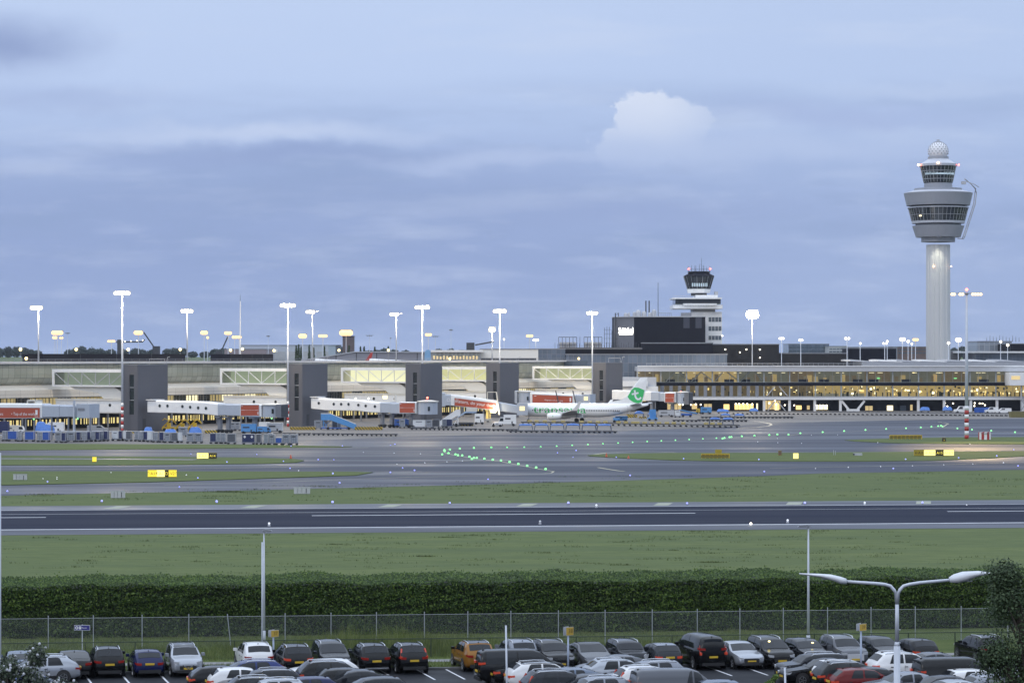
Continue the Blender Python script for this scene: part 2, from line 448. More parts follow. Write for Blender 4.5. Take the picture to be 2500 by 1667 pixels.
# taxiways: one sheet, with grass islands lying on it
low = [(-260, 1213), (0, 1210), (270, 1204), (640, 1196), (1240, 1181), (1580, 1171), (1860, 1162), (2000, 1155.5), (2260, 1151), (2520, 1146), (2760, 1141)]
P = [gp(*p) for p in low]
P += [Vector((520, 1300, 0)), Vector((-520, 1300, 0))]
flat('taxiway', P, .02, TAXI)
edge = [(-700, 1096), (200, 1088), (640, 1084), (800, 1074), (960, 1067), (1250, 1060), (1500, 1053), (1760, 1043), (1900, 1032), (2200, 1026), (2520, 1021), (2800, 1017)]
P = [gp(*p) for p in edge] + [Vector((420, 1200, 0)), Vector((-420, 1200, 0))]
flat('apron', P, .035, APRON)
ISL = [
    ([(-300, 1083), (0, 1083.5), (640, 1086.5), (760, 1089), (860, 1091)], [(830, 1092.3), (640, 1093.8), (300, 1097), (0, 1100), (-300, 1102)]),
    ([(-300, 1112), (0, 1112.5), (300, 1115), (620, 1118), (720, 1121.5), (742, 1125)], [(725, 1129.5), (640, 1132.5), (300, 1136), (0, 1136), (-300, 1136)]),
    ([(-300, 1150), (0, 1151.5), (300, 1151.5), (620, 1152), (860, 1152.5), (910, 1154)], [(870, 1161), (620, 1169.5), (350, 1178), (0, 1185), (-300, 1189)]),
    ([(1434, 1112), (1460, 1110), (1550, 1107.5), (1700, 1106), (1880, 1106), (2200, 1104), (2500, 1102), (2800, 1100)], [(2800, 1107), (2500, 1114), (2420, 1119), (2280, 1125), (2080, 1127), (1900, 1127), (1740, 1126), (1640, 1124), (1520, 1119), (1440, 1114)]),
    ([(2062, 1075), (2110, 1073), (2180, 1071), (2340, 1068), (2500, 1067.5), (2800, 1067)], [(2800, 1086), (2500, 1085), (2320, 1084), (2180, 1082), (2090, 1078)]),
]
for up_, lo_ in ISL:
    mb = MB(); pts = [gp(*p) for p in lo_[::-1]] + [gp(*p) for p in up_[::-1]]
    mb.prism([(p.x, p.y) for p in pts], .0, .12)
    struct('grass_island', mb, LAWN)
mb = MB()
ribbon(mb, [(-300, 1120.4), (0, 1121), (300, 1122), (480, 1123.5)], 5, .135)
struct('service_track', mb, TAXI)
mb = MB()
ribbon(mb, [(880, 1163), (960, 1157), (1030, 1151.5), (1010, 1149), (960, 1150.5), (905, 1152.2)], .5, .04)
mb.poly([(*gp(900, 1160.5).xy, .038), (*gp(1015, 1154).xy, .038), (*gp(1005, 1150.5).xy, .038), (*gp(915, 1153.5).xy, .038)])
struct('hatched_area', mb, DGREY)
mb = MB()
GREENS = [(1238, 1093.5), (1280, 1093), (1320, 1092), (1359, 1090.3), (1397, 1088.3), (1435, 1086.2), (1472, 1084.4), (1509, 1082.6), (1544.5, 1080.8), (1580, 1079), (1614.5, 1077.3), (1649, 1075.7), (1682.5, 1074), (1716, 1072.3), (1749, 1070.6)]
G2 = [(1764, 1072.5), (1768.5, 1071), (1781, 1069), (1785.5, 1068.6), (1811, 1066.8), (1842, 1065.3), (1878, 1063.7), (1898, 1062.3), (1925, 1062.6), (1954, 1059.3), (2008.5, 1056.6), (2061, 1053.8), (2113, 1051.2), (2163.5, 1048.6), (2212, 1046.9), (2248, 1045), (2274, 1043.2), (2290.5, 1041.7), (2297.5, 1040.7), (2301, 1042.3), (2337.5, 1047.3), (2373, 1050.3), (2420, 1053), (2478, 1056.8)]
G3 = [(1199.5, 1094.2), (1157, 1095.4), (1122.5, 1097), (1098.5, 1099.3), (1085.5, 1103.6), (1079.5, 1111.3), (1095, 1108.5), (1112, 1111.3), (1128.5, 1113.8), (1146, 1117.2), (1164, 1120), (1182.5, 1122), (1203, 1124.5), (1223, 1126.5), (1244, 1130), (1265.5, 1135), (1287, 1139.5), (1309, 1143.8), (1332, 1147.6), (1085, 1100.5), (1118, 1113.5), (1152, 1122.5), (1157, 1120)]
G4 = [(1026.5, 1108.6), (962, 1106.6), (887, 1104.8), (1129, 1125.7), (1091, 1128), (1037, 1130.5), (969, 1134)]
ribbon(mb, GREENS[:1] + [(x, y + .6) for x, y in GREENS[1:] + G2[4:19]], .3, .05)
ribbon(mb, [(2301, 1043.5), (2312, 1036), (2316, 1034.5), (2306, 1032.5), (2290, 1030)], .35, .05)
ribbon(mb, [(2303, 1044), (2330, 1047), (2373, 1050.6), (2500, 1057)], .3, .05)
ribbon(mb, [(1085, 1106), (1112, 1112), (1164, 1120.6), (1223, 1127), (1265, 1135.6), (1332, 1148), (1352, 1151), (1346, 1155), (1320, 1157.5), (1240, 1160.5), (1000, 1165), (640, 1178.5), (400, 1184)], .3, .05)
ribbon(mb, [(620, 1102.5), (887, 1105.2), (1026, 1109), (1079, 1111.5)], .25, .05)
ribbon(mb, [(700, 1141), (969, 1134.5), (1091, 1128.5), (1157, 1123.5)], .25, .05)
ribbon(mb, [(1080, 1100), (1100, 1096.5), (1200, 1095), (1500, 1095), (1700, 1093)], .25, .05)
ribbon(mb, [(1460, 1141.6), (1510, 1149.6), (1525, 1151)], .5, .05)
ribbon(mb, [(1880, 1143), (2000, 1141), (2200, 1137.5), (2500, 1129)], .3, .05)
ribbon(mb, [(1650, 1105), (1560, 1101), (1480, 1105.5), (1434, 1112.5)], .5, .05)
ribbon(mb, [(0, 1100), (300, 1097.5), (640, 1095), (900, 1093)], .5, .05)
ribbon(mb, [(0, 1146.5), (400, 1145), (700, 1140.5)], .4, .05)
struct('taxiway_marking', mb, LINEY)
mb = MB()
ribbon(mb, [(1840, 1028.5), (1852, 1029.4), (1866, 1031.5), (1880, 1034), (1884, 1037), (1876, 1040), (1848, 1043.2), (1800, 1046)], .6, .05)
ribbon(mb, [(620, 1030.8), (2500, 1012)], .01, .05)
struct('apron_marking', mb, M('cream_apron_paint', (.62, .52, .36), .5))
# car park, its verge and path
pk = [site(-260, -40), site(260, -40), site(260, 156.6), site(-260, 156.6)]
flat('car_park', pk, .02, PARK)
mb = MB(); 
a, b = site(-260, 156.6), site(260, 156.6)
a2, b2 = site(-260, 156.9), site(260, 156.9)
mb.prism([(a.x, a.y), (b.x, b.y), (b2.x, b2.y), (a2.x, a2.y)], 0, .14)
struct('kerb', mb, KERB)
strip('verge', -260, 260, 156.9, 181, .015, VERGE)
strip('footpath', -260, 260, 160.6, 161.9, .03, PAVE)
# bay lines, slightly oblique to the row
BAY = R(14)
BD = Vector((-math.sin(BAY), math.cos(BAY), 0))
mb = MB()
for px in (128, 220, 312, 407, 495, 590, 690, 770, 860, 965, 1057, 1130, 1230, 1310, 1410, 1500, 1590, 1670, 1782, 1870, 1950, 2040, 2120, 2210, 2300, 2390):
    d0 = 152.6 + .11 * xat(px, 153)
    p = Vector((xat(px + 5, d0), d0, 0)); q = p + BD * 5.0; n = Vector((BD.y, -BD.x, 0)) * .06
    mb.poly([(*(p + n).xy, .035), (*(q + n).xy, .035), (*(q - n).xy, .035), (*(p - n).xy, .035)])
struct('bay_marking', mb, LINE)
# ---------------------------------------------------------------- vegetation helpers
def leaf_mat(name, c0, c1, c2, rough=.6):
    m = bpy.data.materials.new(name); m.use_nodes = True; t = m.node_tree; b = t.nodes['Principled BSDF']
    b.inputs['Roughness'].default_value = rough; b.inputs['Specular IOR Level'].default_value = .25
    g = t.nodes.new('ShaderNodeNewGeometry')
    r = t.nodes.new('ShaderNodeValToRGB'); t.links.new(g.outputs['Random Per Island'], r.inputs[0])
    r.color_ramp.elements[0].color = (*c0, 1); r.color_ramp.elements[1].color = (*c2, 1)
    e = r.color_ramp.elements.new(.6); e.color = (*c1, 1)
    n = t.nodes.new('ShaderNodeTexNoise'); n.inputs['Scale'].default_value = .5; n.inputs['Detail'].default_value = 4
    t.links.new(g.outputs['Position'], n.inputs['Vector'])
    mr = t.nodes.new('ShaderNodeMapRange'); mr.inputs[1].default_value = .3; mr.inputs[2].default_value = .7; mr.inputs[3].default_value = .72; mr.inputs[4].default_value = 1.25
    t.links.new(n.outputs['Fac'], mr.inputs[0])
    mx = t.nodes.new('ShaderNodeMix'); mx.data_type = 'RGBA'; mx.blend_type = 'MULTIPLY'; mx.inputs[0].default_value = 1
    t.links.new(r.outputs[0], mx.inputs[6]); t.links.new(mr.outputs[0], mx.inputs[7])
    t.links.new(mx.outputs[2], b.inputs['Base Color'])
    MATS[name] = m
    return m
LEAFH = leaf_mat('hedge_leaves', (.015, .034, .005), (.033, .066, .009), (.10, .15, .028))
LEAFD = leaf_mat('dark_tree_leaves', (.028, .05, .022), (.048, .078, .034), (.085, .12, .055))
LEAFB = leaf_mat('bush_leaves', (.03, .045, .03), (.055, .075, .045), (.10, .12, .085))
LEAFF = leaf_mat('haze_tinted_leaves', (.035, .05, .05), (.05, .066, .064), (.065, .085, .08))  # bluish distance haze is mixed into the leaf colour itself
REED = leaf_mat('reed_blades', (.075, .11, .026), (.12, .155, .04), (.20, .22, .08))
TUFT = leaf_mat('meadow_blades', (.06, .085, .022), (.09, .115, .035), (.12, .14, .05))
BLOSSOM = M('white_blossom', (.55, .56, .60), .7, var=.2)
BARK = M('bark', (.06, .05, .04), .9, var=.3, scale=6)
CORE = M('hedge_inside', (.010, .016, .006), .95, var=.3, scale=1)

def leaves_mesh(name, P, N, size, mat, rng, aspect=.55):
    """a leaf-sized quad at each point P, turned loosely towards N"""
    n = len(P)
    N = N + rng.normal(0, .45, (n, 3)); N /= np.linalg.norm(N, axis=1)[:, None] + 1e-9
    T = np.cross(N, rng.normal(0, 1, (n, 3))); T /= np.linalg.norm(T, axis=1)[:, None] + 1e-9
    B = np.cross(N, T)
    s = size * rng.uniform(.6, 1.3, (n, 1))
    v = np.empty((n, 4, 3))
    v[:, 0] = P - T * s; v[:, 1] = P - B * s * aspect; v[:, 2] = P + T * s; v[:, 3] = P + B * s * aspect
    me = bpy.data.meshes.new(name)
    me.vertices.add(4 * n); me.vertices.foreach_set('co', v.reshape(-1))
    me.loops.add(4 * n); me.loops.foreach_set('vertex_index', np.arange(4 * n, dtype=np.int32))
    me.polygons.add(n); me.polygons.foreach_set('loop_start', np.arange(0, 4 * n, 4, dtype=np.int32))
    me.polygons.foreach_set('loop_total', np.full(n, 4, dtype=np.int32))
    me.materials.append(mat); me.update(); me.validate(); return me
def blades_mesh(name, P, h, w, mat, rng, lean=.35):
    """upright grass blades (thin triangles) standing at P"""
    n = len(P); a = rng.uniform(0, 2 * math.pi, n)
    D = np.stack([np.cos(a), np.sin(a), np.zeros(n)], 1) * (w * rng.uniform(.6, 1.4, n))[:, None] if np.ndim(w) else np.stack([np.cos(a), np.sin(a), np.zeros(n)], 1) * w
    H = np.asarray(h).reshape(-1, 1) * np.ones((n, 1))
    tip = P + np.concatenate([rng.normal(0, lean, (n, 2)) * H, H], 1)
    v = np.stack([P - D, P + D, tip], 1)
    me = bpy.data.meshes.new(name)
    me.vertices.add(3 * n); me.vertices.foreach_set('co', v.reshape(-1))
    me.loops.add(3 * n); me.loops.foreach_set('vertex_index', np.arange(3 * n, dtype=np.int32))
    me.polygons.add(n); me.polygons.foreach_set('loop_start', np.arange(0, 3 * n, 3, dtype=np.int32))
    me.polygons.foreach_set('loop_total', np.full(n, 3, dtype=np.int32))
    me.materials.append(mat); me.update(); me.validate(); return me
def fbm(x, seed, octs=4, f=.15):
    r = np.zeros_like(x); rg = np.random.default_rng(seed)
    for o in range(octs):
        ph = rg.uniform(0, 6.28, 3); r += sum(np.sin(x * f * (1.9 ** o) * (1 + .37 * k) + ph[k]) for k in range(3)) / (1.7 ** o) / 3
    return r

# ---------------------------------------------------------------- the hedge behind the fence
rng = np.random.default_rng(3)
HU0, HU1, HW0, HW1, HH = -58.0, 64.0, 176.5, 183.5, 3.45
hedge = thing('hedge', 'tall dense dark green clipped hedge running the whole width behind the wire fence', 'hedge', site(0, HW0), ANG)
mb = MB()
nu = 90
def htop(u): return HH + .12 * fbm(np.asarray(u, float), 5, 4, .45) 
us = np.linspace(HU0, HU1, nu)
tops = htop(us) - .22
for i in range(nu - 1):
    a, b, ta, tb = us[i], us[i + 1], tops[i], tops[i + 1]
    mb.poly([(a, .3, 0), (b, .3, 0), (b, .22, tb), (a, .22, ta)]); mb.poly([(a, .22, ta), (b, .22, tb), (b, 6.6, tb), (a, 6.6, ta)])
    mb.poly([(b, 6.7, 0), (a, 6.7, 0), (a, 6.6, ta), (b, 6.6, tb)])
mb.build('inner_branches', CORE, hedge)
nf, ntp = 120000, 78000
u = rng.uniform(HU0, HU1, nf); z = rng.uniform(.02, 1, nf) ** .9 * htop(u)
# hollows: patches where the leaf wall falls back
hol = np.clip(fbm(u * 1.0 + 7 * np.sin(z * 1.3), 11, 4, .9) * .5 + fbm(z * 4 + u * .3, 12, 3, .8) * .3, -1, 1)
y = .12 + rng.normal(0, .16, nf) - .25 * hol * (hol > 0) + .32 * (-hol) * (hol < 0)
Pf = np.stack([u, y, z], 1); Nf = np.tile([0, -1, .0], (nf, 1))
u = rng.uniform(HU0, HU1, ntp); yy = rng.uniform(-.1, 6.7, ntp)
zz = htop(u) + .10 * fbm(u * 1.3 + yy * 2.0, 21, 4, .8) + np.abs(rng.normal(0, .07, ntp)) + .06 * fbm(yy * 3 + u, 22, 3, 1.2)
Pt = np.stack([u, yy, zz], 1); Nt = np.tile([0, -1.0, 1.1], (ntp, 1))
ns = 1500
u = rng.uniform(HU0, HU1, ns); k = rng.uniform(0, 1, ns)
Ps = np.stack([u, rng.uniform(0, 6.5, ns), htop(u) + .15 + k ** 2 * .32], 1)
P_ = np.concatenate([Pf, Pt, Ps]); N_ = np.concatenate([Nf, Nt, np.tile([0, -.4, .8], (ns, 1))])
link('foliage', leaves_mesh('foliage', P_, N_, .085, LEAFH, rng), hedge)

# ---------------------------------------------------------------- grass that stands up
def scatter(n, u0, u1, w0, w1, dens=None):
    u = rng.uniform(u0, u1, n); w = rng.uniform(w0, w1, n)
    p = np.stack([u * UA.x + w * VA.x, u * UA.y + w * VA.y, np.zeros(n)], 1)
    return p, u, w
p, u, w = scatter(85000, -34, 40, 162.4, 176.4)
# tall clumps: a bed of reeds in the middle, thin at the left
hh = .16 + .22 * np.clip(fbm(u * 2 + w, 31, 4, .6), 0, 1)
mid = np.exp(-((u - 11) / 7.5) ** 2) * 1.7 + np.exp(-((u + .2 - 9.5) / 3) ** 2) * .35
hh = hh + (mid + .35 * np.exp(-((u - 30) / 3.0) ** 2) + .30 * np.exp(-((u - 2) / 6.) ** 2)) * rng.uniform(.4, 1.0, len(u)) * np.clip(1 - np.abs(w - 167.2) / 4.2, 0, 1)
hh *= rng.uniform(.6, 1.15, len(u))
tag(link('tall_grass', blades_mesh('tall_grass', p, hh, .018, REED, rng, .22)), 'rough tall grass and reeds between the path and the hedge', 'grass', kind='stuff')
p, u, w = scatter(16000, -34, 40, 157, 160.5)
tag(link('verge_grass', blades_mesh('verge_grass', p, rng.uniform(.08, .28, len(u)), .016, REED, rng, .25)), 'short unmown grass between the kerb and the path', 'grass', kind='stuff')
# meadow: scattered darker tussocks in front of and beyond the runway
n = 700; p0, u, w = scatter(n, -60, 70, 184, 278)
pk_ = rng.integers(0, n, 16000) ** 2 // n; sp = rng.normal(0, .28, (16000, 2)) * np.array([2.6, .4])
p = p0[pk_].copy(); p[:, :2] += sp
tag(link('meadow_tussocks', blades_mesh('meadow_tussocks', p, rng.uniform(.04, .22, len(p)), .03, TUFT, rng, .5)), 'tussocks in the meadow between hedge and runway', 'grass', kind='stuff')
n = 260; p0, u, w = scatter(n, -100, 120, 334, 345); p0[:, :2] += np.outer(rng.uniform(0, 1, n) * np.clip(6 + (u + 60) * .48, 2, 70), [VA.x, VA.y])
pk_ = rng.integers(0, n, 7000) ** 2 // n; p = p0[pk_].copy(); p[:, :2] += rng.normal(0, .4, (7000, 2)) * np.array([3.0, .6])
tag(link('airfield_tussocks', blades_mesh('airfield_tussocks', p, rng.uniform(.04, .25, len(p)), .045, TUFT, rng, .5)), 'dark weeds in the grass strip beyond the runway', 'grass', kind='stuff')

# ---------------------------------------------------------------- wire fence
def mesh_mat(name, col, scale, thr):
    m = bpy.data.materials.new(name); m.use_nodes = True; t = m.node_tree; b = t.nodes['Principled BSDF']
    b.inputs['Base Color'].default_value = (*col, 1); b.inputs['Roughness'].default_value = .5
    tcn = t.nodes.new('ShaderNodeTexCoord'); sp_ = t.nodes.new('ShaderNodeSeparateXYZ'); t.links.new(tcn.outputs['Object'], sp_.inputs[0])
    def n2(op, a, b_=None):
        k = t.nodes.new('ShaderNodeMath'); k.operation = op
        for i, x in enumerate((a, b_)):
            if x is None: continue
            if isinstance(x, (int, float)): k.inputs[i].default_value = x
            else: t.links.new(x, k.inputs[i])
        return k.outputs[0]
    s1 = n2('ADD', sp_.outputs[0], sp_.outputs[2]); s2 = n2('SUBTRACT', sp_.outputs[0], sp_.outputs[2])
    w1 = n2('LESS_THAN', n2('FRACT', n2('MULTIPLY', s1, scale)), thr); w2 = n2('LESS_THAN', n2('FRACT', n2('MULTIPLY', s2, scale)), thr)
    t.links.new(n2('MAXIMUM', w1, w2), b.inputs['Alpha'])
    MATS[name] = m
    return m
CHAIN = mesh_mat('chain_link_wire', (.26, .28, .31), 14, .06)
posts_px = [(-25, 0), (118, 0), (228, 0), (347, 0), (461, 0), (564, 6), (696, 0), (808, 0), (919, 0), (1036, 0), (1142, 0), (1247, 0), (1363, 0), (1477, 0), (1592, 0), (1702, 0), (1806, 0), (1912, 0), (2020, 0), (2126, 0), (2234, 0), (2346, 0), (2460, 0)]
FW = 169.5
fence = thing('wire_fence', 'long chain link fence on thin steel posts in front of the hedge', 'fence', site(0, FW), ANG)
def fu(px):   # place along the fence seen at px
    t = (px - CX) / F; return (t * FW * math.cos(ANG) + FW * math.sin(ANG)) / (math.cos(ANG) - t * math.sin(ANG))
mb = MB(); mb.poly([(fu(-60), 0, .02), (fu(2560), 0, .02), (fu(2560), 0, 2.02), (fu(-60), 0, 2.02)]); mb.build('wire_netting', CHAIN, fence)
mb = MB()
for z_ in (2.03,): mb.bar((fu(-60), -.02, z_), (fu(2560), -.02, z_), .018)
mb.build('straining_wire', GALV, fence)
post_me = None
for px, lean in posts_px:
    mb = MB(); mb.cyl((0, 0, 0), (0, 0, 2.18), .031, .031, 7); mb.ball((0, 0, 2.18), .032, 6)
    o = link('post', post_me or mb.mesh('post', STEEL), fence, (fu(px), -.05, 0)); post_me = o.data
    if lean: o.rotation_euler = (0, R(-lean), 0)
low_f = thing('low_fence', 'low dark green mesh fence with a thin top rail behind the parked cars', 'fence', site(0, 163.2), ANG)
mb = MB(); mb.poly([(-60, 0, .02), (66, 0, .02), (66, 0, 1.15), (-60, 0, 1.15)])
mb.build('netting', mesh_mat('fine_green_wire', (.05, .07, .045), 12, .09), low_f)
mb = MB(); mb.bar((-60, -.02, 1.16), (66, -.02, 1.16), .05); mb.build('top_rail', M('dark_green_rail', (.03, .045, .03), .5), low_f)
mb = MB(); mb.box(-.03, .03, -.03, .03, 0, 1.2); me = mb.mesh('post', MATS['dark_green_rail'])
for k in range(-20, 22): link('post', me, low_f, (k * 3.0 + 1, -.06, 0))

# ---------------------------------------------------------------- trees near the eye
def tree(name, label, base, z0, z1, rad, n_clump, leaf, mat, seed, per=260, cat='tree', blossom=0, squash=1.0, lobes=None):
    rg = np.random.default_rng(seed)
    t = thing(name, label, cat, base)
    H = z1
    mb = MB(); mb.tube([(0, 0, 0), (.1, .05, z0 * .5), (0, 0, z0 + (z1 - z0) * .5), (.15, 0, z1 * .93)], [.22, .17, .09, .03], 8)
    tips = []
    for i in range(n_clump):
        if lobes:
            lx, ly, lz, lr = lobes[i % len(lobes)]; q = rg.normal(0, 1, 3); q /= np.linalg.norm(q); q *= lr * rg.uniform(.35, 1.0)
            tips.append((lx + q[0], ly + q[1], lz + q[2]))
        else:
            a = rg.uniform(0, 6.28); f = rg.uniform(0, 1); zz = z0 + (z1 - z0) * f
            rr = rad * (math.sin(math.pi * min(1, (f * .88 + .12))) ** .7) * rg.uniform(.45, 1.05)
            tips.append((rr * math.cos(a), rr * math.sin(a) * squash, zz))
    for (x, y, z) in tips[::2]:
        b0 = max(z0 * .75, z - 1.6 - .25 * abs(x)); mb.tube([(0, 0, b0), (x * .5, y * .5, (b0 + z) / 2 + .2), (x, y, z)], [.06, .035, .012], 5)
    mb.build('trunk', BARK, t)
    C = np.array(tips); k = rg.integers(0, len(C), len(C) * per)
    rad_c = rg.uniform(.35, .75, len(C)) * rad * .34
    d = rg.normal(0, 1, (len(k), 3)); d /= np.linalg.norm(d, axis=1)[:, None]; d *= rg.uniform(.15, 1, (len(k), 1)) ** .6
    P = C[k] + d * rad_c[k][:, None]
    me = leaves_mesh('crown', P, d + np.array([0, 0, .4]), leaf, mat, rg)
    link('crown', me, t)
    if blossom:
        s = rg.integers(0, len(P), blossom); mb = MB()
        for i in s: mb.ball(P[i], .035, 5)
        mb.build('blossom', BLOSSOM, t)
    return t
b0 = at(2455, 1667, 60.0)
tree('leafy_tree', 'dark leafy tree at the right edge of the car park, close to the viewer', (b0.x + .6, b0.y, 0), 7.0, 14.0, 1.9, 170, .036, LEAFD, 4, per=190,
     lobes=[(.25, 0, 12.75, .75), (-.35, .2, 11.6, .8), (.5, 0, 11.3, .9), (-.15, 0, 10.5, .9), (.8, .1, 12.0, .7), (-.85, 0, 11.75, .30), (-.75, 0, 10.7, .35), (-.62, .3, 13.55, .22), (.55, 0, 13.75, .35), (.2, 0, 9.6, 1.1), (-.60, .1, 12.9, .35)])
b0 = at(60, 1667, 60.0)
tree('blossoming_bush', 'grey green bush with small white blossom in the bottom corner', (b0.x - .2, b0.y, 0), 7.0, 11.8, 1.2, 90, .034, LEAFB, 9, per=110, cat='bush', blossom=260,
     lobes=[(-.25, 0, 11.15, .40), (.25, 0, 11.25, .32), (-.2, 0, 11.55, .28), (.55, 0, 10.95, .35), (.9, 0, 10.9, .30), (1.15, .1, 10.95, .18), (-.6, 0, 11.0, .4), (.45, 0, 11.75, .16)])
tree('small_shrub', 'small bright green shrub tip rising beside the empty lane', (at(1885, 1667, 62).x, 62, 0), 7, 11.05, .3, 10, .05, leaf_mat('shrub_leaves', (.06, .11, .02), (.10, .16, .04), (.16, .22, .07)), 14, per=90, cat='shrub',
     lobes=[(0, 0, 10.92, .16), (-.12, 0, 10.85, .1)])

# ---------------------------------------------------------------- car park lamps, signs and posts
def post_lamp(px, ytop, d, label, rb, rt, head):
    b = at(px, 900, d); zt = zat(ytop, d)
    t = thing('lamp_post', label, 'lamp post', (b.x, d, 0))
    mb = MB(); mb.cyl((0, 0, 0), (0, 0, zt), rb, rt, 12); mb.cyl((0, 0, 0), (0, 0, .9), rb * 1.25, rb * 1.2, 12); mb.build('pole', GALV, t, smooth=True)
    if head:
        mb = MB(); mb.side([(-.62 * head, zt - .02), (-.55 * head, zt + .07), (-.1 * head, zt + .12), (.12 * head, zt + .05), (.12 * head, zt - .03)], -.14, .14)
        h_ = mb.build('lamp_head', MGREY, t, fix=True)
        mb = MB(); mb.box(min(-.52 * head, -.15 * head), max(-.52 * head, -.15 * head), -.1, .1, zt - .05, zt - .022); mb.build('diffuser', LGREY, h_)
    return t
post_lamp(644.5, 1296, 170.8, 'thick tapered grey lamp post standing behind the white car', .088, .045, -.85)
post_lamp(640, 1323, 160, 'thin straight grey pole just in front of the thick lamp post', .052, .045, 0)
post_lamp(1973.5, 1285, 168, 'single grey lamp post with a small head behind the cars on the right', .10, .048, 1.1)
post_lamp(-.6, 1105, 120, 'tall grey pole cut by the left edge of the view', .07, .06, 0)
# twin-arm lamp
D2 = 62.0
b0 = at(2190, 1667, D2); sc = D2 / F
tw = thing('twin_arm_lamp', 'tall galvanised lamp post with two long curved arms and flat white heads', 'lamp post', (b0.x, D2, 0))
zf = zat(1470, D2)
def lx(px): return (px - 2190) * sc
mb = MB(); mb.cyl((0, 0, 0), (0, 0, zat(1576, D2)), .085, .075, 14); mb.cyl((0, 0, zat(1578, D2)), (0, 0, zat(1566, D2)), .075, .050, 14)
mb.cyl((0, 0, zat(1566, D2)), (0, 0, zf), .050, .042, 14)
for z_ in (zat(1536, D2), zat(1568, D2)): mb.cyl((.03, -.03, z_), (.075, -.05, z_), .012, .012, 6)
mb.build('pole', GALV, tw, smooth=True)
armL = [(2190, 1474), (2188, 1450), (2183, 1440), (2174, 1430), (2160, 1426), (2140, 1424), (2062, 1418.5)]
armR = [(2190, 1474), (2192, 1450), (2197, 1439), (2206, 1430), (2220, 1426), (2245, 1422), (2322, 1415)]
for A in (armL, armR):
    mb = MB(); mb.tube([(lx(x), 0, zat(y, D2)) for x, y in A], [.045, .042, .04, .04, .04, .04, .035], 10); a_ = mb.build('arm', GALV, tw, smooth=True)
def lamp_head(pts_top, pts_bot, y0, y1):
    mb = MB(); n = len(pts_top)
    for k in range(n):
        f = k / (n - 1); w = (.02 + .16 * math.sin(math.pi * min(1, .15 + f * .8)) ** .8)
        for s_ in (-1, 1):
            pass
    # cross-sections from hub to tip
    secs = []
    for k in range(n):
        f = k / (n - 1); w = .05 + .15 * math.sin(math.pi * min(1, .12 + .8 * f)) ** .7
        (xt, zt), (xb, zb) = pts_top[k], pts_bot[k]
        secs.append([(xb, -w * .8, zb), (xb, w * .8, zb), ((xt + xb) / 2, w, (zt + zb) / 2 + .01), (xt, w * .6, zt), (xt, -w * .6, zt), ((xt + xb) / 2, -w, (zt + zb) / 2 + .01)])
    i0 = len(mb.v)
    for s_ in secs: mb.v += s_
    for k in range(n - 1):
        for j in range(6):
            mb.f.append((i0 + k * 6 + j, i0 + k * 6 + (j + 1) % 6, i0 + (k + 1) * 6 + (j + 1) % 6, i0 + (k + 1) * 6 + j)); mb.m.append(0)
    mb.f.append(tuple(range(i0, i0 + 6))); mb.m.append(0); e = i0 + (n - 1) * 6; mb.f.append(tuple(range(e + 5, e - 1, -1))); mb.m.append(0)
    return mb
def pz(L): return [(lx(x), zat(y, D2)) for x, y in L]
HEADM = M('white_lamp_housing', (.62, .64, .68), .35, var=.05)
h_ = lamp_head(pz([(2066, 1412), (2054, 1408), (2030, 1402.5), (2000, 1400.5), (1952, 1399)]), pz([(2066, 1424), (2050, 1423), (2030, 1415), (2000, 1407), (1952, 1401)]), 0, 0).build('lamp_head', HEADM, tw, smooth=True, fix=True)
h2 = lamp_head(pz([(2318, 1409), (2330, 1402), (2352, 1395.5), (2390, 1393.8), (2425, 1398)]), pz([(2318, 1420), (2338, 1421), (2356, 1416), (2390, 1404), (2425, 1400)]), 0, 0).build('lamp_head', HEADM, tw, smooth=True, fix=True)
for hx, hz, par in ((lx(2020), zat(1411.5, D2), h_), (lx(2358), zat(1416.5, D2), h2)):
    mb = MB(); mb.box(hx - .14, hx + .14, -.07, .07, hz - .02, hz); mb.build('diffuser', LGREY, par)
# row markers: four-sided yellow boxes on posts
def row_marker(px, ytop, ybot, d, label, txt, tilt=0):
    b = at(px, 900, d); zt, zb = zat(ytop, d), zat(ybot, d)
    t = thing('row_marker', label, 'sign', (b.x, d, 0))
    mb = MB(); mb.cyl((0, 0, 0), (0, 0, zb + .1), .055, .055, 10); mb.build('post', M('pale_blue_post', (.36, .42, .54), .5, var=.05), t, smooth=True)
    h = zt - zb
    for k, (ang, mt) in enumerate(((R(-38), SIGND), (R(62), WHITE))):
        mb = MB(); mb.box(-.26, .26, -.17, -.15, zb, zt); p = mb.build('sign_panel', M('row_marker_yellow', (.50, .33, .05), .5, var=.06) if k == 0 else mt, t, rz=-ang if k == 0 else ang * -1 + R(-60) )
        mb = MB(); mb.box(-.28, .28, -.155, -.135, zb - .02, zt + .02); mb.build('frame', LGREY, p)
        if k == 0: lettering(txt, h * .75, M('brown_numeral', (.10, .05, .01), .6), p, (.04, -.174, (zb + zt) / 2), 0)
    return t
row_marker(667.5, 1537.5, 1553, 157, 'small yellow row sign on a pale post beside the white car', '37')
row_marker(1387, 1530, 1549, 154, 'small yellow row sign on a pale post in front of the black crossover', '38')
row_marker(2102, 1522, 1538, 152, 'small yellow row sign on a pale post in front of the grey car', '39')
d = 165.0
b = at(200.5, 900, d); t = thing('direction_sign', 'small blue direction sign with white pictograms on a thin post', 'sign', (b.x, d, 0))
mb = MB(); mb.cyl((0, .05, 0), (0, .05, zat(1524, d)), .032, .032, 8); mb.build('post', GALV, t)
z0, z1 = zat(1537, d), zat(1526, d)
mb = MB(); mb.box(-.48, .48, -.03, .03, z0, z1); p = mb.build('sign_panel', M('sign_blue', (.03, .03, .22), .4), t)
mb = MB()
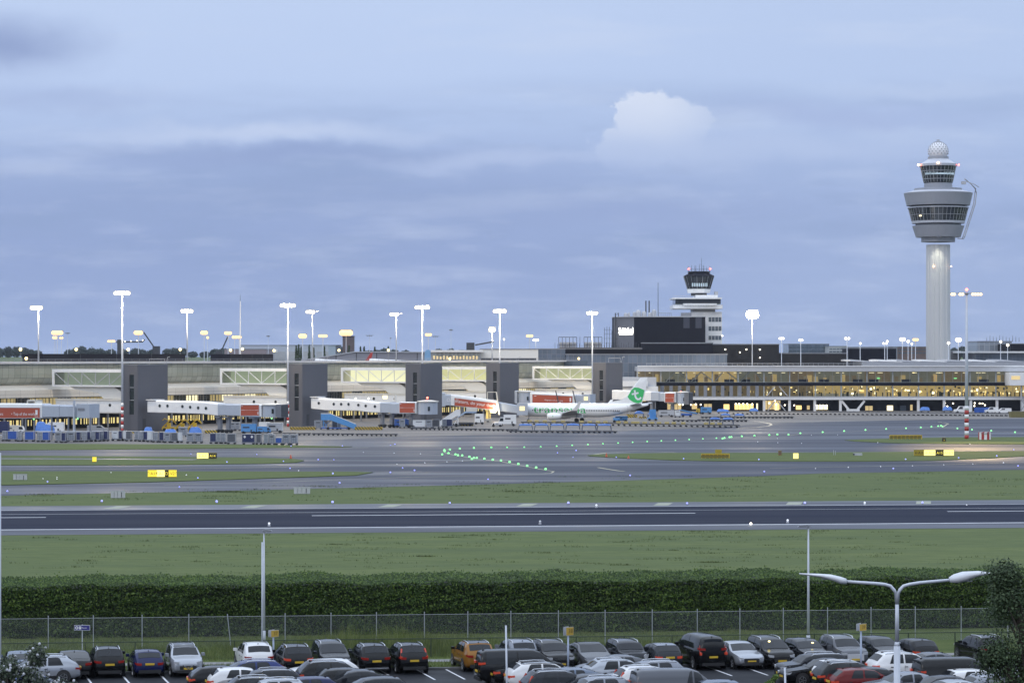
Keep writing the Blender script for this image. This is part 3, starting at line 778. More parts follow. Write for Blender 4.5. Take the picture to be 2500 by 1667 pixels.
for a_ in ((-.49, .49, z1, z1 + .025), (-.49, .49, z0 - .025, z0), (-.49, -.465, z0, z1), (.465, .49, z0, z1)): mb.box(a_[0], a_[1], -.035, .03, a_[2], a_[3])
mb.build('border', LGREY, p)
zc = (z0 + z1) / 2
mb = MB()
for q in range(12):
    a0, a1 = q * math.pi / 6, (q + 1) * math.pi / 6
    mb.poly([(-.33 + r_ * math.cos(a_), -.034, zc + r_ * math.sin(a_)) for r_, a_ in ((.10, a0), (.10, a1), (.05, a1), (.05, a0))][::-1])
mb.box(-.20, -.05, -.034, -.03, zc - .09, zc + .09); mb.build('pictogram', LETTERW, p)
lettering('P', .14, MATS['sign_blue'], p, (-.125, -.037, zc)); lettering('Route', .13, LETTERW, p, (.14, -.036, zc))
for px, yt, d, r_, lab, lean in ((1231, 1526, 128, .05, 'pale slim pole leaning slightly beside the black van', -.008), (1913, 1629, 128, .055, 'short pale post at the end of the parked row', -.006)):
    b = at(px + 9, 900, d); zt = zat(yt, d)
    t = thing('bollard_pole', lab, 'pole', (b.x, d, 0))
    mb = MB(); mb.cyl((0, 0, 0), (lean * zt * 22 / 9 * .9 if px < 1300 else -.12, 0, zt), r_, r_ * .9, 9); mb.build('pole', GALV, t, smooth=True)
    mb = MB(); mb.cyl((0, 0, 0), (0, 0, .12), r_ * 2, r_ * 2, 9); mb.build('base_plate', MGREY, t)
# ---------------------------------------------------------------- pier frame: A runs along the pier, B points out to the apron
AX, BX = Vector((.523, .852, 0)), Vector((.852, -.523, 0))
RB = math.atan2(BX.y, BX.x)          # local +x = outward, local +y = along the pier
RA = math.atan2(AX.y, AX.x)          # local +x = along the pier, local -y = outward
TOW = [(353, 657, 302, 405), (750, 705, 705, 796), (1035, 752, 993, 1078), (1227, 803, 1188, 1265), (1484, 855, 1448, 1520)]
TP = [Vector((xat(px, d), d, 0)) for px, d, a, b in TOW]

def panel_mat(name, col, w, h, joint, rough=.35, var=.12, spec=.5, offset=0.0, gap=.02):
    """cladding with fine joints, in object space (x along, z up)"""
    m = bpy.data.materials.new(name); m.use_nodes = True; t = m.node_tree; b = t.nodes['Principled BSDF']
    b.inputs['Roughness'].default_value = rough; b.inputs['Specular IOR Level'].default_value = spec
    tcn = t.nodes.new('ShaderNodeTexCoord'); sp_ = t.nodes.new('ShaderNodeSeparateXYZ'); t.links.new(tcn.outputs['Object'], sp_.inputs[0])
    cb = t.nodes.new('ShaderNodeCombineXYZ'); t.links.new(sp_.outputs[0], cb.inputs[0]); t.links.new(sp_.outputs[2], cb.inputs[1])
    br = t.nodes.new('ShaderNodeTexBrick'); t.links.new(cb.outputs[0], br.inputs['Vector'])
    br.inputs['Scale'].default_value = 1; br.inputs['Brick Width'].default_value = w; br.inputs['Row Height'].default_value = h
    br.inputs['Mortar Size'].default_value = gap; br.offset = offset; br.squash = 1
    br.inputs['Color1'].default_value = (*(c * (1 - var) for c in col), 1); br.inputs['Color2'].default_value = (*(min(1, c * (1 + var)) for c in col), 1)
    br.inputs['Mortar'].default_value = (*joint, 1)
    t.links.new(br.outputs['Color'], b.inputs['Base Color'])
    MATS[name] = m; return m
FACADE = panel_mat('grey_green_glazing', (.27, .29, .25), 2.2, 2.6, (.07, .07, .07), .16, .14, .8, gap=.035)
LEDGEM = panel_mat('cream_ledge_panels', (.60, .57, .52), 5.5, 3.0, (.22, .21, .2), .5, .05, gap=.03)
SOFFIT = M('white_render', (.66, .65, .62), .6, var=.05, scale=.2)
TOWERM = M('charcoal_render', (.105, .107, .125), .6, var=.05, scale=.15)
CLEAR = bpy.data.materials.new('clear_pane'); CLEAR.use_nodes = True
_t = CLEAR.node_tree; _t.nodes.clear(); _o = _t.nodes.new('ShaderNodeOutputMaterial'); _m = _t.nodes.new('ShaderNodeMixShader')
_tr = _t.nodes.new('ShaderNodeBsdfTransparent'); _tr.inputs[0].default_value = (.80, .84, .80, 1); _gl = _t.nodes.new('ShaderNodeBsdfGlossy'); _gl.inputs['Roughness'].default_value = .03
_fr = _t.nodes.new('ShaderNodeFresnel'); _fr.inputs[0].default_value = 1.5; _t.links.new(_fr.outputs[0], _m.inputs[0]); _t.links.new(_tr.outputs[0], _m.inputs[1]); _t.links.new(_gl.outputs[0], _m.inputs[2]); _t.links.new(_m.outputs[0], _o.inputs[0])

# ---------------------------------------------------------------- the long pier on the left
PO = Vector((-115, 672, 0))
pier = thing('pier_building', 'long low airport pier with curved grey green glass wall behind the charcoal stair towers', 'pier', PO, RA)
T0, T1 = -34, 262
def tcol(px, y):   # position along the pier seen at px, y metres behind its face
    k = (px - CX) / F; bx, by = PO.x - BX.x * y, PO.y - BX.y * y
    return (k * by - bx) / (AX.x - k * AX.y)
mb = MB(); mb.box(T0, T1, -.9, 22, 16.75, 17.1); mb.build('roof', MGREY, pier)
mb = MB(); mb.box(T0, T1, -.95, -.9, 16.55, 17.12); mb.build('roof_edge', LGREY, pier)
mb = MB(); prof = [(0, 16.7), (0, 14.0), (.15, 12.9), (.6, 12.0), (1.4, 11.3)]
for i in range(len(prof) - 1):
    (y0, z0), (y1, z1) = prof[i], prof[i + 1]
    n = 60
    for k in range(n):
        a, b = T0 + (T1 - T0) * k / n, T0 + (T1 - T0) * (k + 1) / n
        mb.poly([(a, y1, z1), (b, y1, z1), (b, y0, z0), (a, y0, z0)])
mb.build('glass_wall', FACADE, pier)
mb = MB(); mb.poly([(T0, -2.6, 10.1), (T1, -2.6, 10.1), (T1, 1.5, 11.3), (T0, 1.5, 11.3)]); mb.build('sloping_ledge', LEDGEM, pier)
mb = MB(); mb.box(T0, T1, -2.9, -2.5, 8.2, 10.1); mb.build('ledge', LEDGEM, pier)
mb = MB(); mb.box(T0, T1, -2.5, 1.0, 8.0, 8.2); mb.build('soffit', DGREY, pier)
mb = MB(); mb.box(T0, T1, -.6, -.2, 3.9, 6.2); mb.build('lower_band', SOFFIT, pier)
mb = MB(); mb.box(T0, T1, 3.0, 22, 0, 16.7); mb.build('core', NIGHT, pier)
# mid-level windows: deep rooms behind panes, some lit
win_me = None
k = 0
for a in np.arange(T0, T1 - 1, 5.2):
    k += 1
    mb = MB(); mb.box(a, a + 5.0, 1.6, 1.7, 6.2, 8.0)
    rnd = random.random()
    mb.build('window_blind', WARM3 if rnd < .45 else (WARM2 if rnd > .80 else GLASSB), pier)
    fr_ = MB()
    for q in range(5): fr_.box(a + q * 1.25 - .05, a + q * 1.25 + .05, -.26, -.12, 6.2, 8.0)
    p = MB().poly([(a, -.2, 6.2), (a + 5.2, -.2, 6.2), (a + 5.2, -.2, 8.0), (a, -.2, 8.0)]).build('window', CLEAR, pier)
    fr_.build('frame', LGREY, p)
# ground floor: recessed, glowing strips
GROUNDW = EM('ground_floor_glow', (1, .80, .32), .85)
for a in np.arange(T0, T1 - 1, 11.0):
    mb = MB().box(a + .4, a + 10.4, 2.88, 2.98, 1.0, 2.5); fr_ = MB(); x = a + .4
    while x < a + 10.2:
        x += random.uniform(.25, .9); w = random.uniform(.2, .55)
        if random.random() < .35: w += random.uniform(.4, 1.2)
        fr_.box(x, min(x + w, a + 10.5), 2.82, 2.88, .9, 2.6); x += w
    fr_.build('mullion', NIGHT, mb.build('lit_window', GROUNDW, pier))
cm = MB().cyl((0, 0, 0), (0, 0, 3.9), .28, .28, 8).mesh('column', MGREY)
for a in np.arange(T0, T1, 6.5): link('column', cm, pier, (a, -1.6, 0))
mb = MB(); mb.box(T0, T1, -2.2, 3, 3.75, 3.9); mb.build('lower_soffit', NIGHT, pier)
# black plant screens on the roof
for a, b in ((105, 452), (562, 667)):
    mb = MB(); t0, t1 = tcol(a, 9), tcol(b, 9); mb.box(t0, t1, 9, 16, 17.1, 19.05)
    pr = mb.build('plant_screen', NIGHT, pier)
    mb = MB()
    for q in range(1, 4): x = t0 + (t1 - t0) * q / 4; mb.box(x - .05, x + .05, 8.96, 9, 17.1, 19.06)
    mb.build('joint', DGREY, pr)
mb = MB(); mb.tube([(T0, -.5, 17.75), (T1, -.5, 17.75)], .035, 5); mb.tube([(T0, -.5, 17.45), (T1, -.5, 17.45)], .025, 5)
for x in np.arange(T0, T1, 3): mb.cyl((x, -.5, 17.1), (x, -.5, 17.78), .03, .03, 5)
mb.build('roof_railing', MGREY, pier)
# warm-lit glass corner where the pier meets the terminal
mb = MB(); t0 = tcol(1522, -1); mb.box(T1 - 9, T1 + 1, -3.2, 0, 11.4, 16.9); mb.build('corner_bay', GLASSB, pier)
mb = MB()
for q in range(4): mb.box(T1 - 8.6 + q * 2.2, T1 - 7.0 + q * 2.2, -3.26, -3.2, 12.9, 15.0)
mb.build('lit_window', WARM2, pier)

# ---------------------------------------------------------------- stair towers with glass walkways and link tunnels
names = ['nearest charcoal stair tower, beside the red and white mast base', 'charcoal stair tower beside the blue passenger stairs', 'charcoal stair tower behind the white jet bridge with a round cab',
         'charcoal stair tower standing just behind the nose of the white aircraft', 'smallest charcoal stair tower, half hidden by the aircraft fin']
walklab = ['glazed walkway with white diagonals, unlit, into the nearest stair tower', 'glazed walkway with pale green light into the stair tower by the blue stairs', 'brightly lit glazed walkway into the stair tower behind the round bridge cab',
           'short lit glazed walkway into the stair tower behind the aircraft nose', 'curtained lit glazed walkway into the smallest stair tower']
linklab = ['white link tunnel with portholes below the unlit walkway', 'white link tunnel below the pale green walkway', 'white link tunnel below the brightly lit walkway', 'white link tunnel behind the sloping red banner', 'white link tunnel behind the aircraft tail']
TW, TD, TH = 5.2, 11.6, 16.3
GLOW = [EM('walkway_glow_dim', (.62, .70, .58), .30), EM('walkway_glow_green', (.66, .74, .55), .38), EM('walkway_glow_bright', (1, .95, .66), .95), EM('walkway_glow_warm', (.95, .90, .52), .66), EM('walkway_glow_curtain', (.80, .80, .52), .50)]
for i, (px, d, a, b) in enumerate(TOW):
    s_ = [1, .98, .965, .94, .93][i]
    w, l = TW * s_, TD * s_
    t = thing('stair_tower', names[i], 'stair tower', TP[i], RB, 'charcoal stair towers along the pier')
    # window slit cut through the face towards the viewer
    x0, x1, z0, z1 = -w / 2 + w * .50, -w / 2 + w * .77, 4.2 + .6 * 0, 13.9
    y0 = -l / 2
    mb = MB(); mb.box(-w / 2, x0, y0, y0 + .4, 0, TH); mb.box(x1, w / 2, y0, y0 + .4, 0, TH); mb.box(x0, x1, y0, y0 + .4, 0, z0); mb.box(x0, x1, y0, y0 + .4, z1, TH)
    mb.box(-w / 2, w / 2, y0 + .4, l / 2, 0, TH); mb.build('wall', TOWERM, t)
    mb = MB(); mb.box(x0, x1, y0 + .25, y0 + .39, z0, z1); gl = mb.build('window', GLASSD, t)
    mb = MB()
    for f in (.36, .68): mb.box(x0, x1, y0 + .1, y0 + .25, z0 + (z1 - z0) * f - .06, z0 + (z1 - z0) * f + .06)
    mb.build('transom', LGREY, gl)
    mb = MB(); mb.box(-w / 2 - .06, w / 2 + .06, -l / 2 - .06, l / 2 + .06, TH, TH + .12); mb.build('coping', MGREY, t)
    mb = MB(); mb.box(w / 2, w / 2 + .05, -l / 2 + 2.0, -l / 2 + 3.1, 0, 3.2); mb.build('door', DGREY, t)
    mb = MB(); mb.tube([(-w / 2 + .2, l / 2 - 1, TH), (-w / 2 + .2, l / 2 - 1, TH + 1.5), (0, l / 2 - 1, TH + 1.5), (w / 2 - .2, l / 2 - 1, TH + 1.5), (w / 2 - .2, l / 2 - 1, TH)], .05, 5)
    mb.tube([(w / 2 - .3, l / 2 - .3, TH), (w / 2 + .2, l / 2 - .3, TH + 1.9), (w / 2 + .9, l / 2 - .3, TH + 2.0)], .06, 5); mb.build('roof_hoop', LGREY, t)
    # glass walkway at high level
    far = -w / 2 - (22.6, 22.4, 22.4, 24, 22.8)[i]
    wz0, wz1 = 10.9, 15.2
    k = thing('glass_walkway', walklab[i], 'walkway', TP[i], RB, 'glazed walkways between pier and stair towers')
    ya, yb = -l / 2 + .8, -l / 2 + 4.6
    mb = MB(); mb.box(far, -w / 2, ya - .15, yb + .15, wz1 - .75, wz1); mb.build('roof', WHITE, k)
    mb = MB(); mb.box(far, -w / 2, ya - .1, yb + .1, wz0, wz0 + .40); mb.build('floor_beam', WHITE, k)
    mb = MB(); mb.box(far - .2, far + .5, ya - .2, yb + .2, wz0, wz1); mb.build('end_frame', WHITE, k)
    mb = MB(); mb.box(far + .5, -w / 2, yb - .12, yb, wz0 + .4, wz1 - .75); mb.build('rear_wall', GLOW[i], k)
    mb = MB().poly([(far + .5, ya, wz0 + .4), (-w / 2, ya, wz0 + .4), (-w / 2, ya, wz1 - .75), (far + .5, ya, wz1 - .75)]); mb.build('glazing', CLEAR, k)
    mb = MB(); nb = 5; step = (-w / 2 - far - .5) / nb
    for q in range(nb):
        xa, xb = far + .5 + q * step, far + .5 + (q + 1) * step
        mb.box(xb - .09, xb + .09, ya - .08, ya + .08, wz0 + .4, wz1 - .75)
        dn = q < 3
        mb.bar((xa, ya - .03, wz1 - .8 if dn else wz0 + .4), (xb, ya - .03, wz0 + .4 if dn else wz1 - .8), .16)
    mb.build('truss', WHITE if i else LGREY, k)
    # white sweeping wall and link tunnel below it
    k = thing('link_tunnel', linklab[i], 'link tunnel', TP[i], RB, 'white link tunnels between pier and stair towers')
    lz0, lz1 = 4.4, 7.9
    mb = MB(); mb.box(far + 1, -w / 2, ya - .2, yb, lz0 + .25, lz1 - .45); mb.build('wall', WHITE, k)
    mb = MB(); mb.box(far + .9, -w / 2, ya - .35, yb + .1, lz1 - .45, lz1); mb.build('roof', CREAM, k)
    mb = MB(); mb.box(far + .9, -w / 2, ya - .1, yb - .2, lz0, lz0 + .25); mb.build('underside', CREAM, k)
    mb = MB(); L_ = -w / 2 - far
    pts = [(-w / 2, 7.9), (-w / 2, 9.0), (-w / 2 - L_ * .10, 10.3), (-w / 2 - L_ * .16, 10.9), (far + L_ * .22, 10.9), (far + L_ * .30, 10.2), (far + L_ * .62, 9.4), (far + L_ * .70, 8.0)]
    mb.side([(x, z) for x, z in pts][::-1], ya + .6, yb + 2.5); mb.build('sweeping_wall', SOFFIT, k, fix=True)
    mbp = MB(); mbp.cyl((0, 0, 0), (0, -.06, 0), .40, .40, 14); pm = mbp.mesh('porthole', GLASSD)
    for f in (.50, .82): link('porthole', pm, k, (far + L_ * f, ya - .2, 6.4))
    for f in (.25, .6, .9): MB().cyl((far + L_ * f, ya + 1.5, 0), (far + L_ * f, ya + 1.5, lz0), .25, .25, 8).build('support', MGREY, k)

# ---------------------------------------------------------------- the terminal wing on the right
YT = 895.0
def tx(px): return xat(px, YT)
term = thing('terminal_wing', 'long three storey glass terminal wing with warm lit shops and white columns', 'terminal', (0, YT, 0))
XA, XB = tx(1556), tx(2560)
def tz(py): return zat(py, YT)
mb = MB(); mb.box(XA, XB, -1.2, 20, tz(906.5), tz(895)); mb.build('roof_fascia', M('fascia_grey', (.50, .51, .54), .4, var=.06, scale=.2), term)
mb = MB(); mb.box(XA, XB, -1.5, 0, tz(895), tz(892.5)); mb.build('roof_edge', WHITE, term)
mb = MB(); mb.box(XA, XB, -.35, 20, tz(941.5), tz(933.5)); mb.build('spandrel', NIGHT, term)
mb = MB(); mb.box(XA, XB, -1.4, 20, tz(975.5), tz(968.5)); mb.build('floor_slab', M('slab_white', (.60, .60, .62), .5, var=.05), term)
mb = MB(); mb.box(XA, XB, -1.5, -1.4, tz(975.5), tz(973)); mb.build('slab_edge', WHITE, term)
mb = MB(); mb.box(XA, XB, 9, 20, 0, tz(906)); mb.build('core', M('interior_dark', (.03, .028, .028), .8), term)
mb = MB(); mb.box(XA, XB, 0, 9, tz(941), tz(940.5)); mb.box(XA, XB, 0, 9, tz(968.4), tz(967.9)); mb.build('floor_finish', M('terrazzo', (.3, .28, .25), .3), term)
PIL = [1865 + 62.9 * k for k in range(-5, 12)]
INT_A = M('glowing_wall_tan', (.26, .20, .13), .6, emit=(1, .74, .40), es=.11, var=.5, scale=.25)  # room walls and counter glow of themselves, standing in for ceiling lamps
INT_B = M('glowing_wall_gold', (.45, .32, .12), .6, emit=(1, .72, .30), es=.40, var=.5, scale=.3)
INT_C = M('glowing_wall_grey', (.22, .22, .19), .6, emit=(.85, .82, .60), es=.12, var=.5, scale=.2)
SEATS = M('seat_blue', (.03, .035, .07), .6)
COUNTER = M('glowing_counter_pale', (.45, .43, .38), .5, emit=(1, .85, .55), es=.12)
rs = random.Random(21)
for j in range(len(PIL) - 1):
    xa, xb = tx(PIL[j]), tx(PIL[j + 1])
    if xb < XA: continue
    xa = max(xa, XA); W_ = xb - xa
    for lev, (zt_, zb_) in enumerate(((tz(906.5), tz(933.5)), (tz(941.5), tz(968)))):
        left_zone = PIL[j] < 1855
        # the room behind
        mats = [INT_A, INT_B, INT_C, WARM4, WARM2, SEATS, COUNTER, LAMPG, DGREY, WARM1, LAMPR]
        mb = MB()
        if lev == 0:
            kind = 1 if PIL[j] in (PIL[2], PIL[3]) else (0 if j % 3 == 0 else 2)
            mb.box(xa, xb, 6, 6.2, zb_, zt_, kind)
            for q in range(rs.randint(2, 4)):
                x = rs.uniform(xa, xb - 1.5); mb.box(x, x + rs.uniform(.5, 1.6), 5, 5.8, zb_ + .2, zb_ + rs.uniform(1.2, 2.8), rs.choice((0, 1, 6, 0)))
            if rs.random() < .7:
                x = rs.uniform(xa, xb - 3.5); mb.box(x, x + 3.2, 2.0, 2.6, zb_, zb_ + .9, 5)
                for q in range(6): mb.box(x + q * .55, x + q * .55 + .4, 1.9, 2.1, zb_ + .5, zb_ + 1.1, 5)
            for q in range(2):
                x = rs.uniform(xa, xb - 1); mb.box(x, x + rs.uniform(.5, 1.8), 4, 4.3, zt_ - .55, zt_ - .4, 4)
            if j in (9, 12): mb.box(xa + 4, xa + 5, 4.5, 4.6, zb_ + 1.2, zb_ + 1.5, 7)
        else:
            dens = 6 if left_zone else (22 if PIL[j] > 2030 else 13)
            mb.box(xa, xb, 7, 7.2, zb_, zt_, 0 if PIL[j] < 1990 else 1)
            if PIL[j] > 1980 and PIL[j] < 2110: mb.box(xa, xb, 6.5, 6.9, zb_ + .9, zt_ - .2, 1); mb.box(xa, xb - .5, 3, 3.5, zb_, zb_ + 1.0, 6)
            for q in range(dens):
                x = rs.uniform(xa, xb - .8); w = rs.uniform(.15, .9); z = rs.uniform(zb_ + .3, zt_ - .7); h = rs.uniform(.15, .9); y = rs.uniform(2, 6.5)
                mb.box(x, x + w, y, y + .3, z, z + h, rs.choice((3, 4, 9, 9, 1, 1, 8, 8, 8, 5)))
            for q in range(dens // 3):
                x = rs.uniform(xa, xb - .5); mb.box(x, x + .35, 1.5, 1.8, zb_, zb_ + rs.uniform(1.2, 1.75), 8)
        mb.build('room', mats, term)
        p = MB().poly([(xa, 0, zb_), (xb, 0, zb_), (xb, 0, zt_), (xa, 0, zt_)]).build('window', CLEAR, term)
        mb = MB(); mb.box(xa - .22, xa + .22, -.12, .3, zb_, zt_)
        for q in (1, 2): mb.box(xa + W_ * q / 3 - .05, xa + W_ * q / 3 + .05, -.08, .1, zb_, zt_)
        mb.box(xa + .22, xb - .22, -.07, .08, zb_, zb_ + .12); mb.build('frame', M('pale_mullion', (.34, .37, .38), .4), p)
        if left_zone and lev == 1:
            mb = MB()
            for q in range(3): mb.box(xa + q * W_ / 3, xa + q * W_ / 3 + 1.1, -.5, -.15, zb_, zt_)
            mb.build('grey_pilaster', MGREY, term)
# truss diagonals behind the upper glass on the left, one big one in each lower bay
mb = MB()
for a, b, up_ in ((1626, 1648, 1), (1658, 1685, 0), (1688, 1712, 1), (1712, 1742, 0), (1745, 1765, 1), (1775, 1805, 0), (1808, 1830, 1), (1845, 1862, 0)):
    mb.bar((tx(a), .5, tz(931 if up_ else 908)), (tx(b), .5, tz(908 if up_ else 931)), .32)
for a, b, up_ in ((1872, 1892, 1), (1902, 1922, 0)): mb.bar((tx(a), -.4, tz(966 if up_ else 943)), (tx(b), -.4, tz(943 if up_ else 966)), .30)
mb.build('truss', LGREY, term)
cme = None
for px in (1865, 1927, 1988.5, 2051, 2241, 2304, 2369, 2433, 2496):
    mb = MB(); mb.box(-.42, .42, -.42, .42, 0, tz(975.6)); o = link('column', cme or mb.mesh('column', WHITE), term, (tx(px), -.6, 0)); cme = o.data
mb = MB()
mb.bar((tx(2054), -.6, tz(978)), (tx(2071), -.6, tz(999)), .7); mb.bar((tx(2093), -.6, tz(999)), (tx(2110), -.6, tz(978)), .7); mb.box(tx(2066), tx(2098), -1.0, -.2, tz(1004), tz(998)); mb.build('v_brace', WHITE, term)
mb = MB(); mb.bar((tx(1874), -.6, 0.1), (tx(1891), -.6, tz(979)), .32); mb.bar((tx(1898), -.6, tz(979)), (tx(1917), -.6, .1), .32); mb.build('a_brace', LGREY, term)
# ground floor: dark, with pockets of light
mb = MB(); mb.box(XA, XB, 3.2, 3.4, 0, 3.3); mb.build('ground_floor_wall', NIGHT, term)
for a, b, y0, y1, m in ((1630, 1665, 984, 1000, WARM3), (1690, 1704, 986, 999, WARM3), (1720, 1740, 986, 1000, WARM3), (1768, 1783, 987, 1000, WARM1), (1795, 1842, 986.5, 1000, WARM1), (1848, 1853, 985, 1000, WARM2), (1866, 1908, 978, 1000, WARM3), (1893, 1904, 985, 1001, WARM2),
                        (1945, 1960, 990, 1000, WARM1), (1972, 1980, 990, 1000, WARM3), (1990, 2024, 989, 1000, WARM2), (2115, 2134, 991, 1002, WARM3), (2168, 2184, 990, 1003, WARM2), (2200, 2216, 990, 1003, GLASSB), (2225, 2232, 988, 1002, WARM3)):
    x0, x1 = tx(a), tx(b); n = max(1, int((x1 - x0) / 1.2))
    for q in range(n): MB().box(x0 + (x1 - x0) * q / n + .08, x0 + (x1 - x0) * (q + 1) / n - .08, 3.08, 3.2, max(.1, tz(y1)), tz(y0)).build('lit_window', m, term)
lm = MB().ball((0, 0, 0), .26, 8).mesh('wall_lamp', LAMPS)
for px, py in ((1798, 986), (1806, 986), (1816, 986), (1826, 986), (1838, 986.5), (1880, 984), (1894, 979), (1897, 987), (1918, 989), (1941, 989.5), (1996, 990), (2004, 990), (2012, 990), (2020, 990), (2310, 984), (2316, 992), (2330, 985), (2383, 984), (2395, 985), (2374, 985), (2402, 985), (2408, 989), (2382, 991), (1640, 987), (1660, 987), (1668, 988), (1688, 988), (1700, 987), (1712, 988)):
    link('wall_lamp', lm, term, (tx(px), 2.6, tz(py)))
mb = MB(); mb.tube([(XA + 3, -.6, tz(886.5)), (XB, -.6, tz(886.5))], .05, 5); mb.tube([(XA + 3, -.6, tz(889)), (XB, -.6, tz(889))], .04, 5)
for x in np.arange(XA + 3, XB, 1.7): mb.cyl((x, -.6, tz(893)), (x, -.6, tz(886.2)), .045, .045, 5)
mb.build('roof_railing', M('railing_grey', (.30, .31, .33), .5), term)
mb = MB(); mb.box(tx(2110), XB, 6, 30, tz(893), tz(882)); mb.build('upper_roof', M('zinc_roof', (.30, .31, .34), .45, var=.1), term)
for k, px in enumerate((2080, 2150, 2195, 2258, 2320, 2380, 2445)):
    mb = MB(); x0 = tx(px); mb.side([(x0, tz(882)), (x0, tz(878)), (x0 + 1, tz(877.5)), (x0 + 7.5, tz(882)), (x0 + 8.5, tz(884))], 5.8, 30); mb.build('sawtooth_rooflight', WHITE if k % 2 else LGREY, term, fix=True)
mb = MB(); mb.box(tx(2453), tx(2520), -9, -.2, tz(940), tz(908.5)); e = mb.build('bridge_head', WHITE, term)
mb = MB(); mb.box(tx(2457), tx(2478), -9.08, -9, tz(926), tz(917)); mb.build('window', WARM3, e)
mb = MB()
for a, b in (((2482, 941), (2482, 1004)), ((2500, 941), (2500, 1004)), ((2482, 975), (2500, 1000)), ((2500, 975), (2482, 1000))): mb.bar((tx(a[0]), -8, tz(a[1])), (tx(b[0]), -8, tz(b[1])), .35)
mb.build('steel_support', LGREY, term)
# the terrace link between pier and wing
k = thing('terrace_block', 'white stepped terrace with glass balustrade joining the pier to the terminal', 'building', (tx(1552), YT - 8, 0))
mb = MB(); mb.box(-5, 6.5, 0, 14, 5.2, tz(922) + .2); mb.build('wall', LGREY, k)
mb = MB(); mb.box(-6, 7, -1.5, 0, 6.2, 8.4); mb.box(-6, 3.5, -2.5, -1.5, 8.4, 10.2); mb.build('balcony', WHITE, k)
mb = MB(); mb.box(-4.5, 3.0, -.1, 0, 3.4, 6.1); mb.build('lit_window', WARM3, k)
mb = MB(); mb.box(-4, -1.5, -.2, -.1, 4, 5.8); mb.box(0, 1.4, -.2, -.1, 4.2, 5.9); mb.build('shop_sign', WARM2, k)
mb = MB(); mb.box(-6, -5.8, -.2, 13.5, 0, 5.2); mb.box(6, 6.3, -.2, 13.5, 0, 5.2); mb.build('support', MGREY, k)

# ---------------------------------------------------------------- big control tower
DT = 1024.0
def kz(py): return zat(py, DT)
km = DT / F
ct = thing('control_tower', 'tall slender airport control tower with drum shaped decks and a white radome', 'control tower', (xat(2290.5, DT), DT, 0))
rS = 29.5 * km
mb = MB(); n = 48; prof = [(rS * 1.015, -.2), (rS, 8), (rS * .985, kz(640)), (rS * .98, kz(598))]
i0 = len(mb.v)
mb.lathe(prof, n); 
for idx in range(len(mb.v)):
    kk = idx % n
    if kk % 4 == 0:
        x, y, z = mb.v[idx]; mb.v[idx] = (x * .94, y * .94, z)
mb.build('shaft', M('tower_concrete', (.58, .59, .60), .6, var=.06, scale=.05, stretch=(1, 1, .2)), ct)
GT = M('tower_grey_cladding', (.34, .355, .40), .45, .1, var=.05, scale=.3); GTL = M('tower_pale_roof', (.52, .54, .60), .45, var=.05)
def ring(name, L, mat, parent=ct, n=48): return MB().lathe([(r * km, kz(y)) for r, y in L], n).build(name, mat, parent, smooth=False)
ring('collar', [(41, 591), (41, 580)], GT)
ring('lower_drum', [(54, 579.5), (63, 552), (55, 551), (55, 549)], GT)
ring('recess', [(55, 549.3), (55, 545)], DGREY)
GLZ = ring('lower_glazing', [(63, 541), (64, 540), (72, 509)], GLASSD)
ring('sill', [(55, 546.5), (63.6, 546), (64.5, 540.5), (62, 540.4)], GTL, GLZ)
ring('head', [(70, 509), (74.5, 509), (74, 506.2), (66, 506)], GT, GLZ)
ring('upper_recess', [(66, 506.3), (66, 503)], DGREY)
ring('upper_drum', [(76.5, 502.3), (83.5, 472.5), (82, 471)], GT)
ring('drum_roof', [(82.3, 471.5), (62, 466), (60, 466)], GTL)
ring('deck', [(58, 466), (58, 460.5)], GT)
ring('neck', [(34, 461), (34, 448)], GT)
CAB = ring('cab_glazing', [(34, 447.5), (35, 446.5), (43.5, 406)], GLASSD)
ring('cab_roof', [(45.5, 406.5), (46, 401), (42, 400), (25, 389)], GTL)
ring('radome_base', [(25.2, 389.2), (25.2, 383)], GT)
rd = MB().ball((0, 0, kz(370.5)), 24.3 * km, 28).build('radome', M('radome_white', (.78, .78, .82), .5, var=.05), ct, smooth=True)
mb = MB()
for la in range(-1, 7):
    for q in range(16):
        th, ph = la * .22, (q + .5 * (la % 2)) * 2 * math.pi / 16
        p = Vector((math.cos(th) * math.cos(ph), math.cos(th) * math.sin(ph), math.sin(th))) * 24.4 * km
        mb.ball((p.x, p.y, kz(370.5) + p.z), .24, 5)
mb.build('stud', MGREY, rd)
mb = MB()
for q in range(44):
    a = 2 * math.pi * q / 44; c, s_ = math.cos(a), math.sin(a)
    mb.bar((64.6 * km * c, 64.6 * km * s_, kz(540)), (72.4 * km * c, 72.4 * km * s_, kz(509)), .11)
mb.lathe([(68.2 * km, kz(526)), (68.7 * km, kz(525))], 44); mb.build('mullion', LGREY, GLZ)
mb = MB()
for q in range(28):
    a = 2 * math.pi * q / 28; c, s_ = math.cos(a), math.sin(a)
    mb.bar((35.3 * km * c, 35.3 * km * s_, kz(446)), (43.8 * km * c, 43.8 * km * s_, kz(406)), .10)
for y, r in ((419, 41.1), (438.5, 37)): mb.lathe([(r * km, kz(y)), ((r + .6) * km, kz(y - 1.2))], 28)
mb.build('mullion', LGREY, CAB)
mb = MB()
for a0, a1, y0, y1 in ((-112, -107, 513, 508.5), (-60, -50, 514, 508.5), (-92, -86, 511, 508), (-140, -134, 531, 527)):
    for a in range(a0, a1, 3): mb.ball((67 * km * math.cos(R(a)), 67 * km * math.sin(R(a)), kz((y0 + y1) / 2)), .34, 6)
mb.build('room_lamp', WARM2, GLZ)
mb = MB()
